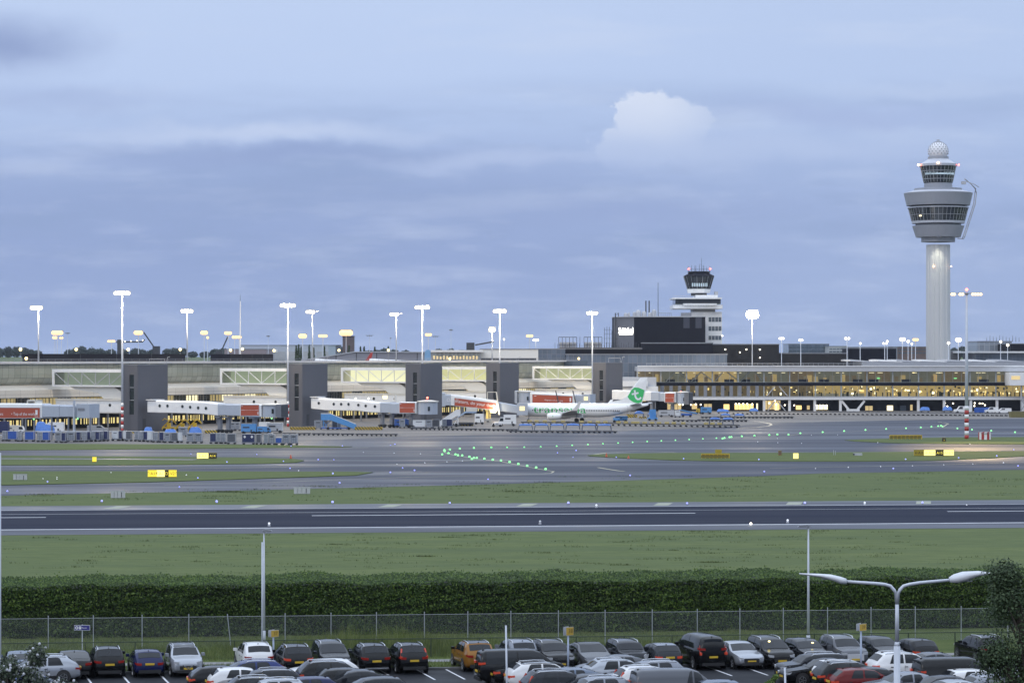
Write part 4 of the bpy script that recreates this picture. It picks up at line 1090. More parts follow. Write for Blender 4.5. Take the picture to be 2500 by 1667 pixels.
for q in range(26):
    a = R(-150 + q * 5); mb.bar((37.5 * km * math.cos(a), 37.5 * km * math.sin(a), kz(428)), (37.8 * km * math.cos(a), 37.8 * km * math.sin(a), kz(422.5 - (q * 7 % 3))), .6)
mb.build('monitor', EM('monitor_glow', (.6, .75, .85), .45), CAB)
mb = MB(); r0 = 81 * km
for off in (0, 1.0):
    mb.tube([((49 + off) * km, -14, kz(443)), (66 * km, -11, kz(452)), ((80 + off * 3) * km, -8, kz(462 + off * 2)), ((87 - off * 4) * km, -6, kz(473)), ((84 - off * 4) * km, -6, kz(500)), ((60 - off * 4) * km, -5, kz(578)), ((58 - off * 4) * km, -4, kz(584)), (44 * km, -3, kz(583))], .18, 6)
mb.tube([(55 * km, -13, kz(449)), (75 * km, -12, kz(455)), (88 * km, -10, kz(461))], .14, 6)
mb.box(42 * km, 52 * km, -15, -13, kz(456), kz(449)); mb.build('maintenance_rail', LGREY, ct)
bl = MB().ball((0, 0, 0), .42, 8).mesh('beacon', LAMPP); blsm = MB().ball((0, 0, 0), .22, 8).mesh('beacon', LAMPP); blr = MB().ball((0, 0, 0), .30, 8).mesh('beacon', LAMPR)
for px, py, rr, m in ((2283, 401, 46, bl), (2240, 404, 0, bl), (2245.5, 404, 0, blr), (2338.5, 403.5, 0, blr), (2275, 651, -30, blsm), (2317.5, 651, 0, blsm)):
    link('beacon', m, ct, ((px - 2290.5) * km, -rr * km if rr > 0 else (-28 * km if rr < 0 or (2262 < px < 2320) else -2), kz(py)))
ul = bpy.data.lights.new('shaft_uplight', 'SPOT'); ul.energy = 4500; ul.color = (1, .95, .72); ul.spot_size = R(70); ul.spot_blend = .8; ul.shadow_soft_size = .4
uo = bpy.data.objects.new('shaft_uplight', ul); COL.objects.link(uo); uo.parent = ct; uo.location = (-1.5, -54 * km - .6, kz(583)); uo.rotation_euler = (R(17), 0, 0)
MB().box(-2.0, -1.0, -54 * km - .6, -54 * km, kz(581), kz(581) + .6).build('floodlight', MGREY, ct)
mb = MB(); mb.cyl((0, 0, kz(341.5)), (0, 0, kz(344)), .6, .6, 8); mb.build('lightning_rod', LGREY, ct)

# ---------------------------------------------------------------- old tower and the black block
DO = 985.0
ko = DO / F
def oz(py): return zat(py, DO)
ot = thing('old_tower', 'older white control tower with stepped decks and a dark faceted cab behind the black block', 'control tower', (xat(1706, DO), DO, 0))
def okt(name, L, mat, parent=None, n=8, dx=0): return MB().lathe([(r * ko * 1.02, oz(y)) for r, y in L], n, (dx * ko, 0, 0), 0, R(22.5)).build(name, mat, parent or ot)
def obox(name, x0, x1, y0, y1, mat, parent=None, yy=(-6, 10)):
    return MB().box((x0 - 1706) * ko, (x1 - 1706) * ko, yy[0], yy[1], oz(y1), oz(y0)).build(name, mat, parent or ot)
obox('shaft', 1686, 1759.5, 762, 852, WHITE)
for y0, y1 in ((775, 786), (797, 808), (820, 830)):
    w_ = MB()
    for q in range(4): w_.box((1727 + q * 8 - 1706) * ko, (1734 + q * 8 - 1706) * ko, -6.06, -6, oz(y1), oz(y0))
    w_.build('window_band', GLASSB, ot)
obox('waist', 1690, 1744, 750, 764, MGREY, yy=(-4, 9)); obox('deck_slab', 1640, 1759.5, 746, 754.5, WHITE, yy=(-9, 12)); obox('upper_slab', 1664, 1745, 742, 746.2, WHITE, yy=(-10, 10))
obox('deck_glazing', 1646, 1756, 731, 743, GLASSD, yy=(-7, 10)); obox('deck_roof', 1639, 1758, 727.5, 731, WHITE, yy=(-9, 12)); obox('roof_step', 1696, 1750, 721, 727.6, WHITE, yy=(-5, 8))
mb = MB(); mb.tube([((1636 - 1706) * ko, -9, oz(745)), ((1760 - 1706) * ko, -9, oz(745))], .06, 5); mb.tube([((1640 - 1706) * ko, -9, oz(724)), ((1696 - 1706) * ko, -9, oz(724))], .06, 5)
for q in range(20): mb.cyl(((1637 + q * 6.4 - 1706) * ko, -9, oz(748)), ((1637 + q * 6.4 - 1706) * ko, -9, oz(744.5)), .05, .05, 4)
mb.build('balustrade', LGREY, ot)
okt('cab_neck', [(20, 722), (20, 714)], DGREY); okt('cab_skirt', [(28, 715.5), (30, 706)], WHITE)
cg = okt('cab_glazing', [(28.5, 706), (38, 675)], GLASSD)
okt('cab_roof', [(39, 675.5), (38, 673.5), (27, 668), (27, 663)], NIGHT)
mb = MB()
for q in range(16):
    a = R(22.5) * q + R(11.25); f = 1.0 / math.cos(R(11.25)) if q % 1 == 0 else 1
    r0, r1 = 27.5 * ko, 37.0 * ko; mb.bar((r0 * math.cos(a) * f, r0 * math.sin(a) * f, oz(706)), (r1 * math.cos(a) * f, r1 * math.sin(a) * f, oz(675)), .12)
mb.build('mullion', MGREY, cg)
mb = MB()
for q in range(9): mb.bar(((q - 4) * 4.4 * ko, -29 * ko, oz(700)), ((q - 4) * 4.4 * ko, -30.5 * ko, oz(692)), .35)
mb.build('monitor', MATS['monitor_glow'], cg)
mb = MB()
for px, yt in ((1680, 649), (1688, 648), (1696, 648), (1698.5, 648), (1707, 645), (1712, 630), (1716, 648), (1718, 648), (1725, 652), (1732.5, 649)):
    mb.cyl(((px - 1706) * ko, -1, oz(664)), ((px - 1706) * ko, -1, oz(yt)), .09, .05, 5)
mb.tube([((1680 - 1706) * ko, -2, oz(658)), ((1733 - 1706) * ko, -2, oz(658))], .06, 5); mb.box(-26 * ko, 27 * ko, -3, 3, oz(666), oz(664.5)); mb.build('antenna_cluster', DGREY, ot)
for px in (1681, 1733): link('beacon', blr, ot, ((px - 1706) * ko, -1.5, oz(657)))
link('wall_lamp', lm, ot, ((1760 - 1706) * ko, -7, oz(820))); obox('roof_plant', 1744, 1752, 712, 721, LGREY, yy=(-2, 1))
DB = 955.0
kb = DB / F
def bz(py): return zat(py, DB)
bb = thing('black_block', 'windowless black roof building with a grey side and a bright white sign', 'building', (xat(1548, DB), DB, 0))
def bx(px): return (px - 1548) * kb
mb = MB(); mb.prism([(bx(1548), 0), (bx(1722), 0), (bx(1722), 22), (bx(1500), 22), (bx(1501.5), 12)], bz(866), bz(774)); 
mb.m = [0] * len(mb.f); mb.m[-1] = 1
mb.build('wall', [NIGHT, M('grey_side_cladding', (.16, .16, .18), .6, var=.12, scale=.3)], bb)
for a, b in ((1668.5, 1683.5), (1698, 1713)):
    mb = MB(); mb.box(bx(a), bx(b), -.08, 0, bz(801), bz(774.5)); mb.build('louvre_panel', M('blue_black_louvre', (.03, .035, .06), .5), bb)
mb = MB(); mb.prism([(bx(1545), -.1), (bx(1723), -.1), (bx(1723), 22.1), (bx(1499), 22.1), (bx(1499), 11.9)], bz(774), bz(772)); mb.build('roof', LGREY, bb)
ang = math.atan2(-12, bx(1548) - bx(1501.5))
L_ = math.hypot(12, bx(1548) - bx(1501.5)); ux, uy = (bx(1548) - bx(1501.5)) / L_, -12 / L_
def onside(f, off=.12): return (bx(1501.5) + ux * L_ * f + uy * off, 12 + uy * L_ * f - ux * off)
sgn = MB(); x_, y_ = onside(.28); x2, y2 = onside(.96)
sgn.poly([(x_, y_, bz(817)), (x2, y2, bz(817)), (x2, y2, bz(806)), (x_, y_, bz(806))]); sg = sgn.build('light_box', EM('sign_glow', (1, .97, .84), 2.2), bb)
xm, ym = onside(.62, .2); lettering('Schiphol', 2.9, EM('sign_letter_glow', (1, .97, .88), 8), sg, (xm, ym, bz(807)), ang)
mb = MB(); x_, y_ = onside(.15, .6)
mb.cyl((x_, y_, bz(862)), (x_, y_, bz(763)), .18, .18, 5); mb.cyl((x_ + 1.1, y_, bz(800)), (x_ + 1.1, y_, bz(763)), .15, .15, 5)
for y in range(764, 862, 9): mb.bar((x_, y_, bz(y)), (x_ + 1.1, y_, bz(y)), .12)
mb.bar((x_ - .2, y_, bz(772)), (x_ + 1.3, y_, bz(763)), .12); mb.build('ladder_frame', DGREY, bb)
mb = MB()
for px, w, y0 in ((1530, 5, 765), (1538, 3, 763), (1551, 4, 762), (1561, 7, 760), (1575, 6, 762), (1590, 5, 764), (1600, 6, 758)):
    mb.cyl((bx(px), 8, bz(774)), (bx(px), 8, bz(y0 + 2)), w * kb, w * kb, 10); mb.ball((bx(px), 8, bz(y0 + 2)), w * kb, 8)
mb.build('roof_vent', LGREY, bb)
for px in (1580, 1588): MB().cyl((bx(px), 9, bz(772)), (bx(px), 9, bz(733)), 1.7 * kb, 1.6 * kb, 10).build('flue', DGREY, bb)
mb = MB(); mb.tube([(bx(1610), 3, bz(764)), (bx(1640), 3, bz(764))], .07, 4)
for px in range(1610, 1642, 5): mb.cyl((bx(px), 3, bz(773)), (bx(px), 3, bz(763)), .06, .06, 4)
mb.box(bx(1665), bx(1690), 4, 8, bz(773), bz(763)); mb.build('roof_rail', MGREY, bb)
MB().cyl((bx(1608.5), 5, bz(772)), (bx(1608.5), 5, bz(689)), .14, .08, 6).build('mast_antenna', DGREY, bb)

# ---------------------------------------------------------------- blocks and roofs behind the pier
def block(name, label, px0, px1, yt, d, depth, mat, yb=905, cat='building', rows=None, wmat=None, wcount=0):
    x0, x1 = xat(px0, d), xat(px1, d); xm = (x0 + x1) / 2
    t = thing(name, label, cat, (xm, d, 0)); w = (x1 - x0) / 2
    MB().box(-w, w, 0, depth, 0, zat(yt, d)).build('wall', mat, t)
    MB().box(-w - .15, w + .15, -.15, depth + .15, zat(yt, d), zat(yt, d) + .35).build('roof', MGREY, t)
    for (ya, yb_) in rows or ():
        n = wcount or 1
        for q in range(n):
            mb = MB(); a = -w + 2 * w * (q + .08) / n; b = -w + 2 * w * (q + .92) / n
            mb.box(a, b, -.1, 0, zat(yb_, d), zat(ya, d)); mb.build('window', wmat or GLASSB, t)
    return t
dk = M('dark_brown_cladding', (.028, .027, .030), .6, var=.15, scale=.2, spec=.15)
glz2 = panel_mat('bluish_curtain_wall', (.12, .15, .20), 1.6, 3.2, (.2, .21, .24), .15, .2, .8, gap=.06)
b_ = block('black_podium', 'long black podium storey under the windowless black roof building', 1567, 1740, 838.5, 950, 18, NIGHT)
b_ = block('plant_deck', 'dark rooftop plant deck with grey cooling units on a steel frame', 1366, 1567, 852, 945, 18, NIGHT)
mb = MB(); x0 = xat(1466.5, 945)
for p0 in (1364, 1426):
    for q in range(5):
        xx = xat(p0 + 2 + q * 8.4, 945) - x0; mb.box(xx, xx + 1.0, 2, 4, zat(849, 945), zat(835, 945))
mb.build('cooling_unit', LGREY, b_)
mb = MB()
for a, b in ((1364, 1408), (1426, 1470)):
    for yy in (823, 841, 850): mb.bar((xat(a, 945) - x0, 1.5, zat(yy, 945)), (xat(b, 945) - x0, 1.5, zat(yy, 945)), .2)
    for q in range(6): xx = xat(a + (b - a) * q / 5, 945) - x0; mb.bar((xx, 1.5, zat(852, 945)), (xx, 1.5, zat(823, 945)), .16)
for px in range(1355, 1560, 6): mb.cyl((xat(px, 945) - x0, .5, zat(852, 945)), (xat(px, 945) - x0, .5, zat(844 - (px * 7 % 9), 945)), .06, .06, 4)
for px, yt in ((1476, 800), (1482, 797), (1488, 798), (1494, 808), (1500, 812), (1416, 822)): mb.cyl((xat(px, 945) - x0, 1, zat(852, 945)), (xat(px, 945) - x0, 1, zat(yt, 945)), .09, .07, 4)
for yy in (805, 815, 826, 838): mb.bar((xat(1474, 945) - x0, 1, zat(yy, 945)), (xat(1502, 945) - x0, 1, zat(yy, 945)), .08)
mb.build('steel_frame', DGREY, b_)
mb = MB(); mb.box(xat(1366, 945) - x0, xat(1566, 945) - x0, -.6, 0, zat(853, 945), zat(840, 945) - 1.2); mb.build('parapet', M('grey_parapet', (.12, .12, .13), .5), b_)
block('glass_link', 'low bluish glazed link building in front of the black podium', 1382, 1775, 866, 932, 12, glz2)
b2 = block('brown_hangar', 'dark brown flat box building with three wall lamps right of the old tower', 1740, 1902, 841.5, 965, 24, dk)
for px, py in ((1770.5, 853), (1822, 853), (1855, 853.5), (1806, 860), (1855, 873)): link('wall_lamp', lm, b2, (xat(px, 965) - b2.location.x, -.5, zat(py, 965)))
block('brown_annex', 'long low dark annex continuing right of the brown box building', 1902, 2068, 863.5, 968, 20, dk)
block('black_annex', 'small black stepped building left of the tall control tower', 2072, 2188, 851, 1000, 20, NIGHT)
block('small_black_block', 'narrow black building end beside the stepped black building', 2166, 2180, 848, 1010, 10, dk)
b3 = block('office_block', 'pale bluish glass office block far behind the brown annex', 1925, 2024, 840.5, 1500, 30, glz2, rows=((846, 850), (855, 859)), wcount=10)
block('office_wing', 'grey stepped office wing between the bluish office block and black building', 2024, 2068, 846, 1480, 30, LGREY, rows=((851, 853), (857, 860)), wcount=5)
block('grey_office', 'flat grey office far behind, right of the stepped office wing', 2066, 2190, 848, 1600, 30, panel_mat('far_grey_wall', (.20, .23, .29), 3, 3, (.1, .12, .15), .5, .2))
block('brick_flats', 'reddish brick flats in the far distance left of the tower shaft', 2192, 2262, 847, 1700, 30, M('far_brick', (.16, .11, .10), .8, var=.2, scale=.3), rows=((852, 855), (860, 863)), wcount=7)
b4 = block('glass_terminal_block', 'pale glass block with roof antennas at the far right', 2386, 2470, 834.5, 1150, 30, panel_mat('pale_curtain_wall', (.26, .29, .33), 2.2, 2.6, (.42, .44, .48), .2, .2, .7, gap=.12))
mb = MB()
for q in range(11): mb.cyl((-3 + q * 1.4, 2, zat(834, 1150)), (-3 + q * 1.4, 2, zat(824 - q * 5 % 7, 1150)), .12, .06, 5)
mb.build('roof_antenna', DGREY, b4)
block('dark_terminal_block', 'dark glazed block at the extreme right edge behind the canopy roof', 2468, 2530, 840, 1120, 30, NIGHT)
b5 = block('canopy_hall', 'low hall with a wide white canopy edge at the right', 2382, 2540, 862, 1060, 30, glz2)
MB().box(-17, 17, -3, 30, zat(861.5, 1060), zat(857.5, 1060)).build('canopy', WHITE, b5)
block('tower_base_block', 'grey brick block beside the foot of the tall control tower', 2318, 2345, 858, 1090, 20, M('grey_brick', (.16, .16, .18), .7))
# centre: white and grey lounge
b6 = block('lounge_building', 'grey glazed lounge with a white fascia behind the fourth mast', 1053, 1174, 857, 930, 14, panel_mat('lounge_glass', (.20, .23, .25), 1.4, 6, (.36, .37, .4), .2, .3, .7, gap=.08))
mb = MB(); mb.box(-8.8, 9.4, -.6, 14, zat(859.5, 930), zat(854.5, 930)); mb.build('fascia', WHITE, b6)
mb = MB()
for q in range(14): mb.box(-8 + q * 1.15, -7.4 + q * 1.15, -.12, -.02, zat(877, 930), zat(868 + q % 3, 930))
mb.build('lit_window', WARM3, b6)
WALLW = EM('floodlit_white_wall', (1, .98, .92), .25)
b7 = block('white_hall', 'bright white floodlit hall beside the grey glazed lounge', 1172, 1314, 853.5, 935, 14, M('white_wall', (.80, .79, .76), .5, var=.04))
mb = MB(); mb.box(-10, 9.5, -.1, 0, zat(882, 935), zat(874, 935)); mb.build('window', GLASSD, b7)
b8 = block('glass_gable', 'small dark glazed gable next to the white floodlit hall', 1314, 1380, 853, 940, 12, glz2)
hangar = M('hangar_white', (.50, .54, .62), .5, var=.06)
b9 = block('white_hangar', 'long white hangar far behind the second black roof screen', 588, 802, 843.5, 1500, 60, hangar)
mb = MB()
for q in range(6): mb.box(-22 + q * 8, -15.5 + q * 8, -.2, 0, 3, zat(858, 1500)); 
mb.build('hangar_door', LGREY, b9)
mb = MB(); mb.box(-12, -4, -.4, -.2, zat(860, 1500), zat(853.5, 1500)); p_ = mb.build('sign_panel', WHITE, b9); lettering('VAN', 1.9, M('magenta_letter', (.45, .02, .15), .5), p_, (-8, -.45, zat(857, 1500)))
block('pink_hangar', 'dull pinkish hangar end at the left of the white hangar', 548, 650, 853, 1450, 40, M('pinkish_wall', (.30, .24, .27), .6))
# grey shed with a sloping roof
d = 1180.0; t = thing('sloping_shed', 'wide grey shed with a roof rising to the right behind the pier', 'building', (xat(870, d), d, 0))
def sx_(px): return xat(px, d) - xat(870, d)
mb = MB(); mb.side([(sx_(735), 0), (sx_(735), zat(880, d)), (sx_(800), zat(868, d)), (sx_(865), zat(859.5, d)), (sx_(1052), zat(860.5, d)), (sx_(1052), 0)], 0, 40); mb.build('wall', panel_mat('shed_panels', (.27, .27, .31), 9.0, 20, (.05, .05, .06), .5, .08, gap=.2), t, fix=True)
mb = MB(); mb.bar((sx_(735), -.3, zat(880, d)), (sx_(865), -.3, zat(859, d)), .5); mb.bar((sx_(865), -.3, zat(859, d)), (sx_(1052), -.3, zat(860, d)), .5); mb.build('roof_edge', LGREY, t)
t = thing('brick_chimney', 'square brown brick chimney stack behind the star bright lamp', 'chimney', (xat(851, 1700), 1700, 0))
MB().box(-3.6, 3.6, -3.6, 3.6, 0, zat(822, 1700)).build('stack', M('brown_brick', (.14, .10, .11), .8, var=.15), t)
MB().box(-3.9, 3.9, -3.9, 3.9, zat(822, 1700), zat(820, 1700)).build('cap', DGREY, t)
t = thing('office_tower_block', 'blurred bluish block of flats low behind the poplars', 'building', (xat(810, 1900), 1900, 0)); MB().box(-6, 6, 0, 12, 0, zat(843, 1900)).build('wall', M('bluish_wall', (.12, .13, .17), .7), t); MB().box(-6.3, 6.3, -.3, 12.3, zat(843, 1900), zat(842, 1900)).build('roof', DGREY, t)
# parked aircraft tails that peek over the pier roof
def tail(px, pts, d, mat, label, cat='aircraft'):
    t = thing('parked_aircraft', label, cat, (xat(px, d), d, 0))
    mb = MB(); mb.side([((x - px) * d / F, zat(y, d)) for x, y in pts], -.25, .25); mb.build('tail_fin', mat, t, fix=True)
    mb = MB(); mb.cyl((0, 0, zat(888, d)), (-22, 4, zat(888, d)), .8, 2.0, 12); mb.build('fuselage', WHITE, t)
    return t
tail(905, [(887, 884), (892, 880), (905, 861), (910, 860), (909, 868), (903, 884)], 1050, M('tail_red', (.50, .05, .04), .4), 'aircraft whose slanted red tail fin shows over the pier roof')
tail(1045, [(1036, 884), (1037, 860), (1040, 855), (1046, 853), (1051, 857), (1052, 884)], 1000, M('tail_pale_blue', (.22, .42, .66), .4), 'aircraft whose rounded pale blue tail shows beside the third mast')

# ---------------------------------------------------------------- far trees
rng = np.random.default_rng(77)
P, N = [], []
tops = [(0, 850), (20, 846), (40, 845), (60, 848), (75, 852), (90, 855), (170, 853), (185, 848), (200, 845), (225, 847), (245, 850), (270, 852), (300, 851), (330, 850), (345, 852), (370, 853), (410, 851), (425, 848), (445, 849), (470, 858), (500, 858), (525, 851), (545, 850), (565, 852), (580, 856), (800, 846), (820, 843), (840, 846), (900, 855), (920, 853), (940, 850), (960, 852), (990, 855), (1070, 851), (1100, 850), (1130, 853), (2290, 858), (2330, 848), (2350, 845), (2370, 848), (2385, 856)]
for i, (px, yt) in enumerate(tops):
    d = 2300 + (i % 5) * 40; base = 873; n = 420
    q = rng.normal(0, 1, (n, 3)); q /= np.linalg.norm(q, axis=1)[:, None]; q *= rng.uniform(.5, 1, (n, 1))
    h = (base - yt) * d / F / 2; c = np.array([xat(px, d), d, zat((yt + base) / 2, d)])
    P.append(c + q * np.array([5.2, 4, h])); N.append(q)
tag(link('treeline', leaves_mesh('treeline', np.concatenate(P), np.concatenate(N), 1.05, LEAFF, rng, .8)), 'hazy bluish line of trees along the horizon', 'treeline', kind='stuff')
def poplar(px, yt, w, d, label, seed):
    rg = np.random.default_rng(seed); t = thing('poplar_tree', label, 'tree', (xat(px, d), d, 0), 0, 'dark poplars behind the pier')
    z1 = zat(yt, d); MB().cyl((0, 0, 0), (0, 0, z1 * .8), .35, .1, 6).build('trunk', BARK, t)
    n = 1300; f = rg.uniform(0, 1, n); r = w * np.sin(np.pi * np.clip(f * .8 + .16, 0, 1)) ** .8 * rg.uniform(.3, 1, n); a = rg.uniform(0, 6.28, n)
    p = np.stack([r * np.cos(a), r * np.sin(a), 2 + (z1 - 2) * f], 1)
    link('crown', leaves_mesh('crown', p, np.stack([np.cos(a), np.sin(a), a * 0 + .4], 1), .34, LEAFD, rg, .8), t)
for k, (px, yt, w) in enumerate(((723, 843, .95), (729, 841, 1.2), (735, 847, .8), (755, 842, .95), (766, 849, .8), (792, 846, 1.0), (852, 844, 1.3), (880, 846, 1.0), (889, 846, 1.1), (915, 847, 1.2), (948, 846, 1.2))):
    poplar(px, yt, w, 1300, ['leftmost of the three poplars beside the second mast', 'tallest of the three poplars beside the second mast', 'short poplar at the right of the three beside the second mast', 'slim poplar in front of the white hangar', 'short poplar end right of the slim one before the white hangar',
           'poplar right behind the cluster lamp', 'stout poplar beneath the brick chimney', 'left poplar of the pair above the grey shed', 'right poplar of the pair above the grey shed', 'single round-topped poplar above the red tail fin', 'poplar above the shed roof left of the low yellow lamp'][k], k + 50)
# ---------------------------------------------------------------- floodlight masts
def lampat(p, energy, col, parent, r=.5, spot=None):
    l = bpy.data.lights.new('mast_light', 'SPOT' if spot else 'POINT'); l.energy = energy; l.color = col; l.shadow_soft_size = r
    if spot: l.spot_size = R(spot); l.spot_blend = .6
    o = bpy.data.objects.new('mast_light', l); COL.objects.link(o); o.parent = parent; o.location = p; return o
_lum = {}
def lum_mesh(m, s):
    k = (m.name, s)
    if k not in _lum:
        mb = MB(); mb.box(-.3 * s, .3 * s, 0, .4 * s, .02, .30 * s, 0); mb.lathe([(.14 * s, .26 * s), (.31 * s, .10 * s), (.35 * s, -.08 * s), (.27 * s, -.26 * s), (.08 * s, -.36 * s)], 8, (0, 0, 0), 1)
        _lum[k] = mb.mesh('floodlight', [MGREY, m])
    return _lum[k]
GROUP_M = 'floodlight masts round the piers'
def mast(px, ytop, d, label, lamp, n=6, wpx=30, energy=0, col=(1, .82, .54), zb=0.0, stripes=False, r=.16, s=1.0, off=0.0, half=False, name='floodlight_mast', group=GROUP_M):
    zt = zat(ytop, d); x = xat(px, d)
    t = thing(name, label, 'floodlight mast', (x, d, zb), 0, group)
    H = zt - zb
    mb = MB(); mb.cyl((0, 0, 0), (0, 0, H), r * 1.5, r * .7, 10); mb.build('pole', GALV, t, smooth=True)
    w = wpx * d / F / 2
    mb = MB(); mb.bar((-w + off, 0, H + .05), (w + off, 0, H + .05), .16); mb.bar((-w * .6 + off, .5, H + .08), (w * .6 + off, .5, H + .08), .12); mb.lathe([(.3, -.25), (.42, .0), (.3, .25)], 8, (0, 0, H)); mb.build('head_frame', MGREY, t)
    me = lum_mesh(lamp, s)
    for k in range(n):
        f = (k + .5) / n * 2 - 1
        if half and f > .25: continue
        link('floodlight', me, t, (f * w + off, -.25 - .25 * (k % 2), H - .12), 0)
    if stripes:
        hs = stripes; q = MB()
        n_ = 8
        for k in range(n_):
            q = MB(); q.cyl((0, 0, hs * k / n_), (0, 0, hs * (k + 1) / n_), r * 1.56, r * 1.54, 12); q.build('red_band' if k % 2 == 0 else 'white_band', RED if k % 2 == 0 else WHITE, t, smooth=True)
    if energy:
        lampat((off, -2.6, H - .9), energy, col, t, .5)
    return t
E0 = 16500
# tall masts in front of the stair towers (red and white feet)
mast(298.5, 714, 650, 'tallest white floodlight mast, with striped foot, left of the nearest stair tower', LAMPW, 8, 36, E0, stripes=7.0, r=.22, s=1.45)
mast(703, 744, 697, 'white floodlight mast with striped foot at the second stair tower', LAMPW, 8, 34, E0, stripes=6.6, r=.2, s=1.45)
mast(1031, 749, 775, 'white floodlight mast rising behind the third stair tower', LAMPW, 8, 33, E0, r=.2, s=1.45)
mast(1220, 758, 826, 'white floodlight mast rising behind the fourth stair tower', LAMPW, 8, 28, E0, r=.2, s=1.45)
mast(1446, 763, 846, 'white floodlight mast with striped foot left of the smallest stair tower', LAMPW, 7, 24, E0, stripes=6, r=.2, s=1.45)
ROOFZ = 17.1
def roofmast(px, ytop, label, lamp=LAMPW, n=6, w=26, e=7500, **k):
    t_ = tcol(px, 10); d = PO.y + AX.y * t_ - BX.y * 10
    return mast(px, ytop, d, label, lamp, n, w, e, zb=ROOFZ, r=.15, **({'s': 1.5} if 's' not in k else {}), **k)
roofmast(94, 750, 'roof floodlight mast above the left end of the first black roof screen', half=False, off=-.5)
roofmast(457, 758, 'roof floodlight mast right of the first black roof screen')
roofmast(763, 760, 'roof floodlight mast behind the second tower with a half dark head', half=True, w=30)
roofmast(967.5, 766, 'roof floodlight mast left of the third tower with a half dark head', half=True, w=30)
roofmast(1201.5, 803, 'short roof mast with one round glaring lamp left of the fourth mast', LAMPW, 2, 8, 6000, s=2.6)
mast(1836.5, 766, 905, 'single glaring star bright lamp on a thin mast above the terminal roof', EM('glaring_lamp', (1, .95, .80), 120), 4, 12, 26000, zb=15.2, r=.11, s=4.4)
# the warm mast standing on the grass to the right
t = mast(2360, 717, 593, 'tall mast with red and white foot and warm lamps on the grass at the right', LAMPO, 0, 70, 0, stripes=7.35, r=.31, group=None)
H = zat(717, 593)
mb = MB(); mb.cyl((0, 0, H), (0, 0, H + 1.2), .06, .05, 6); mb.build('lightning_rod', GALV, t)
link('beacon', blr, t, (0, 0, H + .9))
lw = EM('warm_white_lamp', (1, .76, .44), 1.7)
for dx in (-3.3, -2.8, -1.5, -.95, 1.3, 1.9, 2.5, 3.1): link('floodlight', lum_mesh(lw, 1.05), t, (dx, -.3, H - .1))
sp = lampat((1.0, -.6, H - .5), 90000, (1, .70, .34), t, .4, spot=54)
v = Vector((xat(2440, 548), 548, 0)) - Vector((xat(2360, 593) + 1, 592, H)); sp.rotation_euler = v.to_track_quat('-Z', 'Y').to_euler()
# low lamps standing on the pier roof
bm_ = MB().ball((0, 0, 0), .42, 8)
low_me = bm_.mesh('lamp_globe', LAMPY)
for px, py, lab in ((50, 853, 'leftmost low yellow roof lamp before the trees'), (186, 853, 'low yellow roof lamp left of the tallest mast'), (313, 853, 'low yellow roof lamp right of the tallest mast'), (440, 853, 'low yellow roof lamp beside the roof mast'), (563, 855, 'low yellow roof lamp at the second black screen'), (592, 852, 'low yellow roof lamp by the thin antenna pole'), (669, 856, 'low roof lamp right of the second black screen'), (827.5, 855, 'low yellow roof lamp above the grey shed roof'), (1098, 880, 'tiny amber lamp on the pier roof edge'), (1413, 883, 'low lamp on the pier roof beside the last walkway'), (64, 875, 'orange lamp low on the roof at the far left'), (948, 855, 'low lamp before the round topped poplar')):
    t_ = tcol(min(px, 1500), 14); d = PO.y + AX.y * t_ - BX.y * 14; zt = zat(py, d)
    t = thing('roof_lamp', lab, 'lamp', (xat(px, d), d, ROOFZ), 0, 'low yellow lamps on the pier roof')
    MB().cyl((0, 0, -.0), (0, 0, max(.1, zt - ROOFZ)), .06, .05, 6).build('post', MGREY, t)
    link('lamp_globe', low_me, t, (0, 0, max(.5, zt - ROOFZ)))
# sodium masts on the far side
for px, py, d, n, w, s, lab in ((140, 811, 1250, 6, 22, 1.8, 'far orange floodlight mast with the biggest glow left of the tallest mast'), (134, 823, 1300, 2, 10, 1.3, 'far orange mast close left behind the biggest orange glow'), (150, 824, 1350, 2, 10, .9, 'far thin mast close right behind the biggest orange glow'), (272, 832, 1400, 4, 18, 1.1, 'far orange mast left of the crane'), (338, 811, 1250, 4, 16, 1.8, 'far orange mast whose glow meets the crane tip'),
                               (498.5, 811, 1250, 3, 12, 1.7, 'far orange mast right of the second roof mast'), (507, 823, 1350, 1, 6, 1.2, 'far small orange lamp close to another orange mast'), (557, 812, 1250, 4, 14, 1.4, 'far orange mast left of the thin antenna pole'), (573, 822, 1300, 2, 12, 1.3, 'far low orange mast just left of the antenna pole'), (584, 822, 1320, 2, 10, 1.3, 'far low orange mast just behind the antenna pole'),
                               (739, 819, 1200, 3, 14, 1.8, 'orange mast between the second mast and its neighbour'), (788.5, 819, 1200, 4, 20, 1.2, 'orange mast with two tiers of lamps before the white hangar'), (845, 811, 1300, 6, 22, 2.6, 'orange mast with the strongest star glare before the brick chimney'), (1046, 816, 1250, 3, 14, 1.2, 'small orange mast right of the third mast'), (1293, 819, 1250, 4, 14, 1.1, 'small orange mast right of the white hall'),
                               (2235, 828, 1150, 3, 12, 1.1, 'small reddish mast left of the tower shaft')):
    mast(px, py, d, lab, LAMPO, n, w, 0, r=.2, s=s * 1.7, group='far sodium masts')
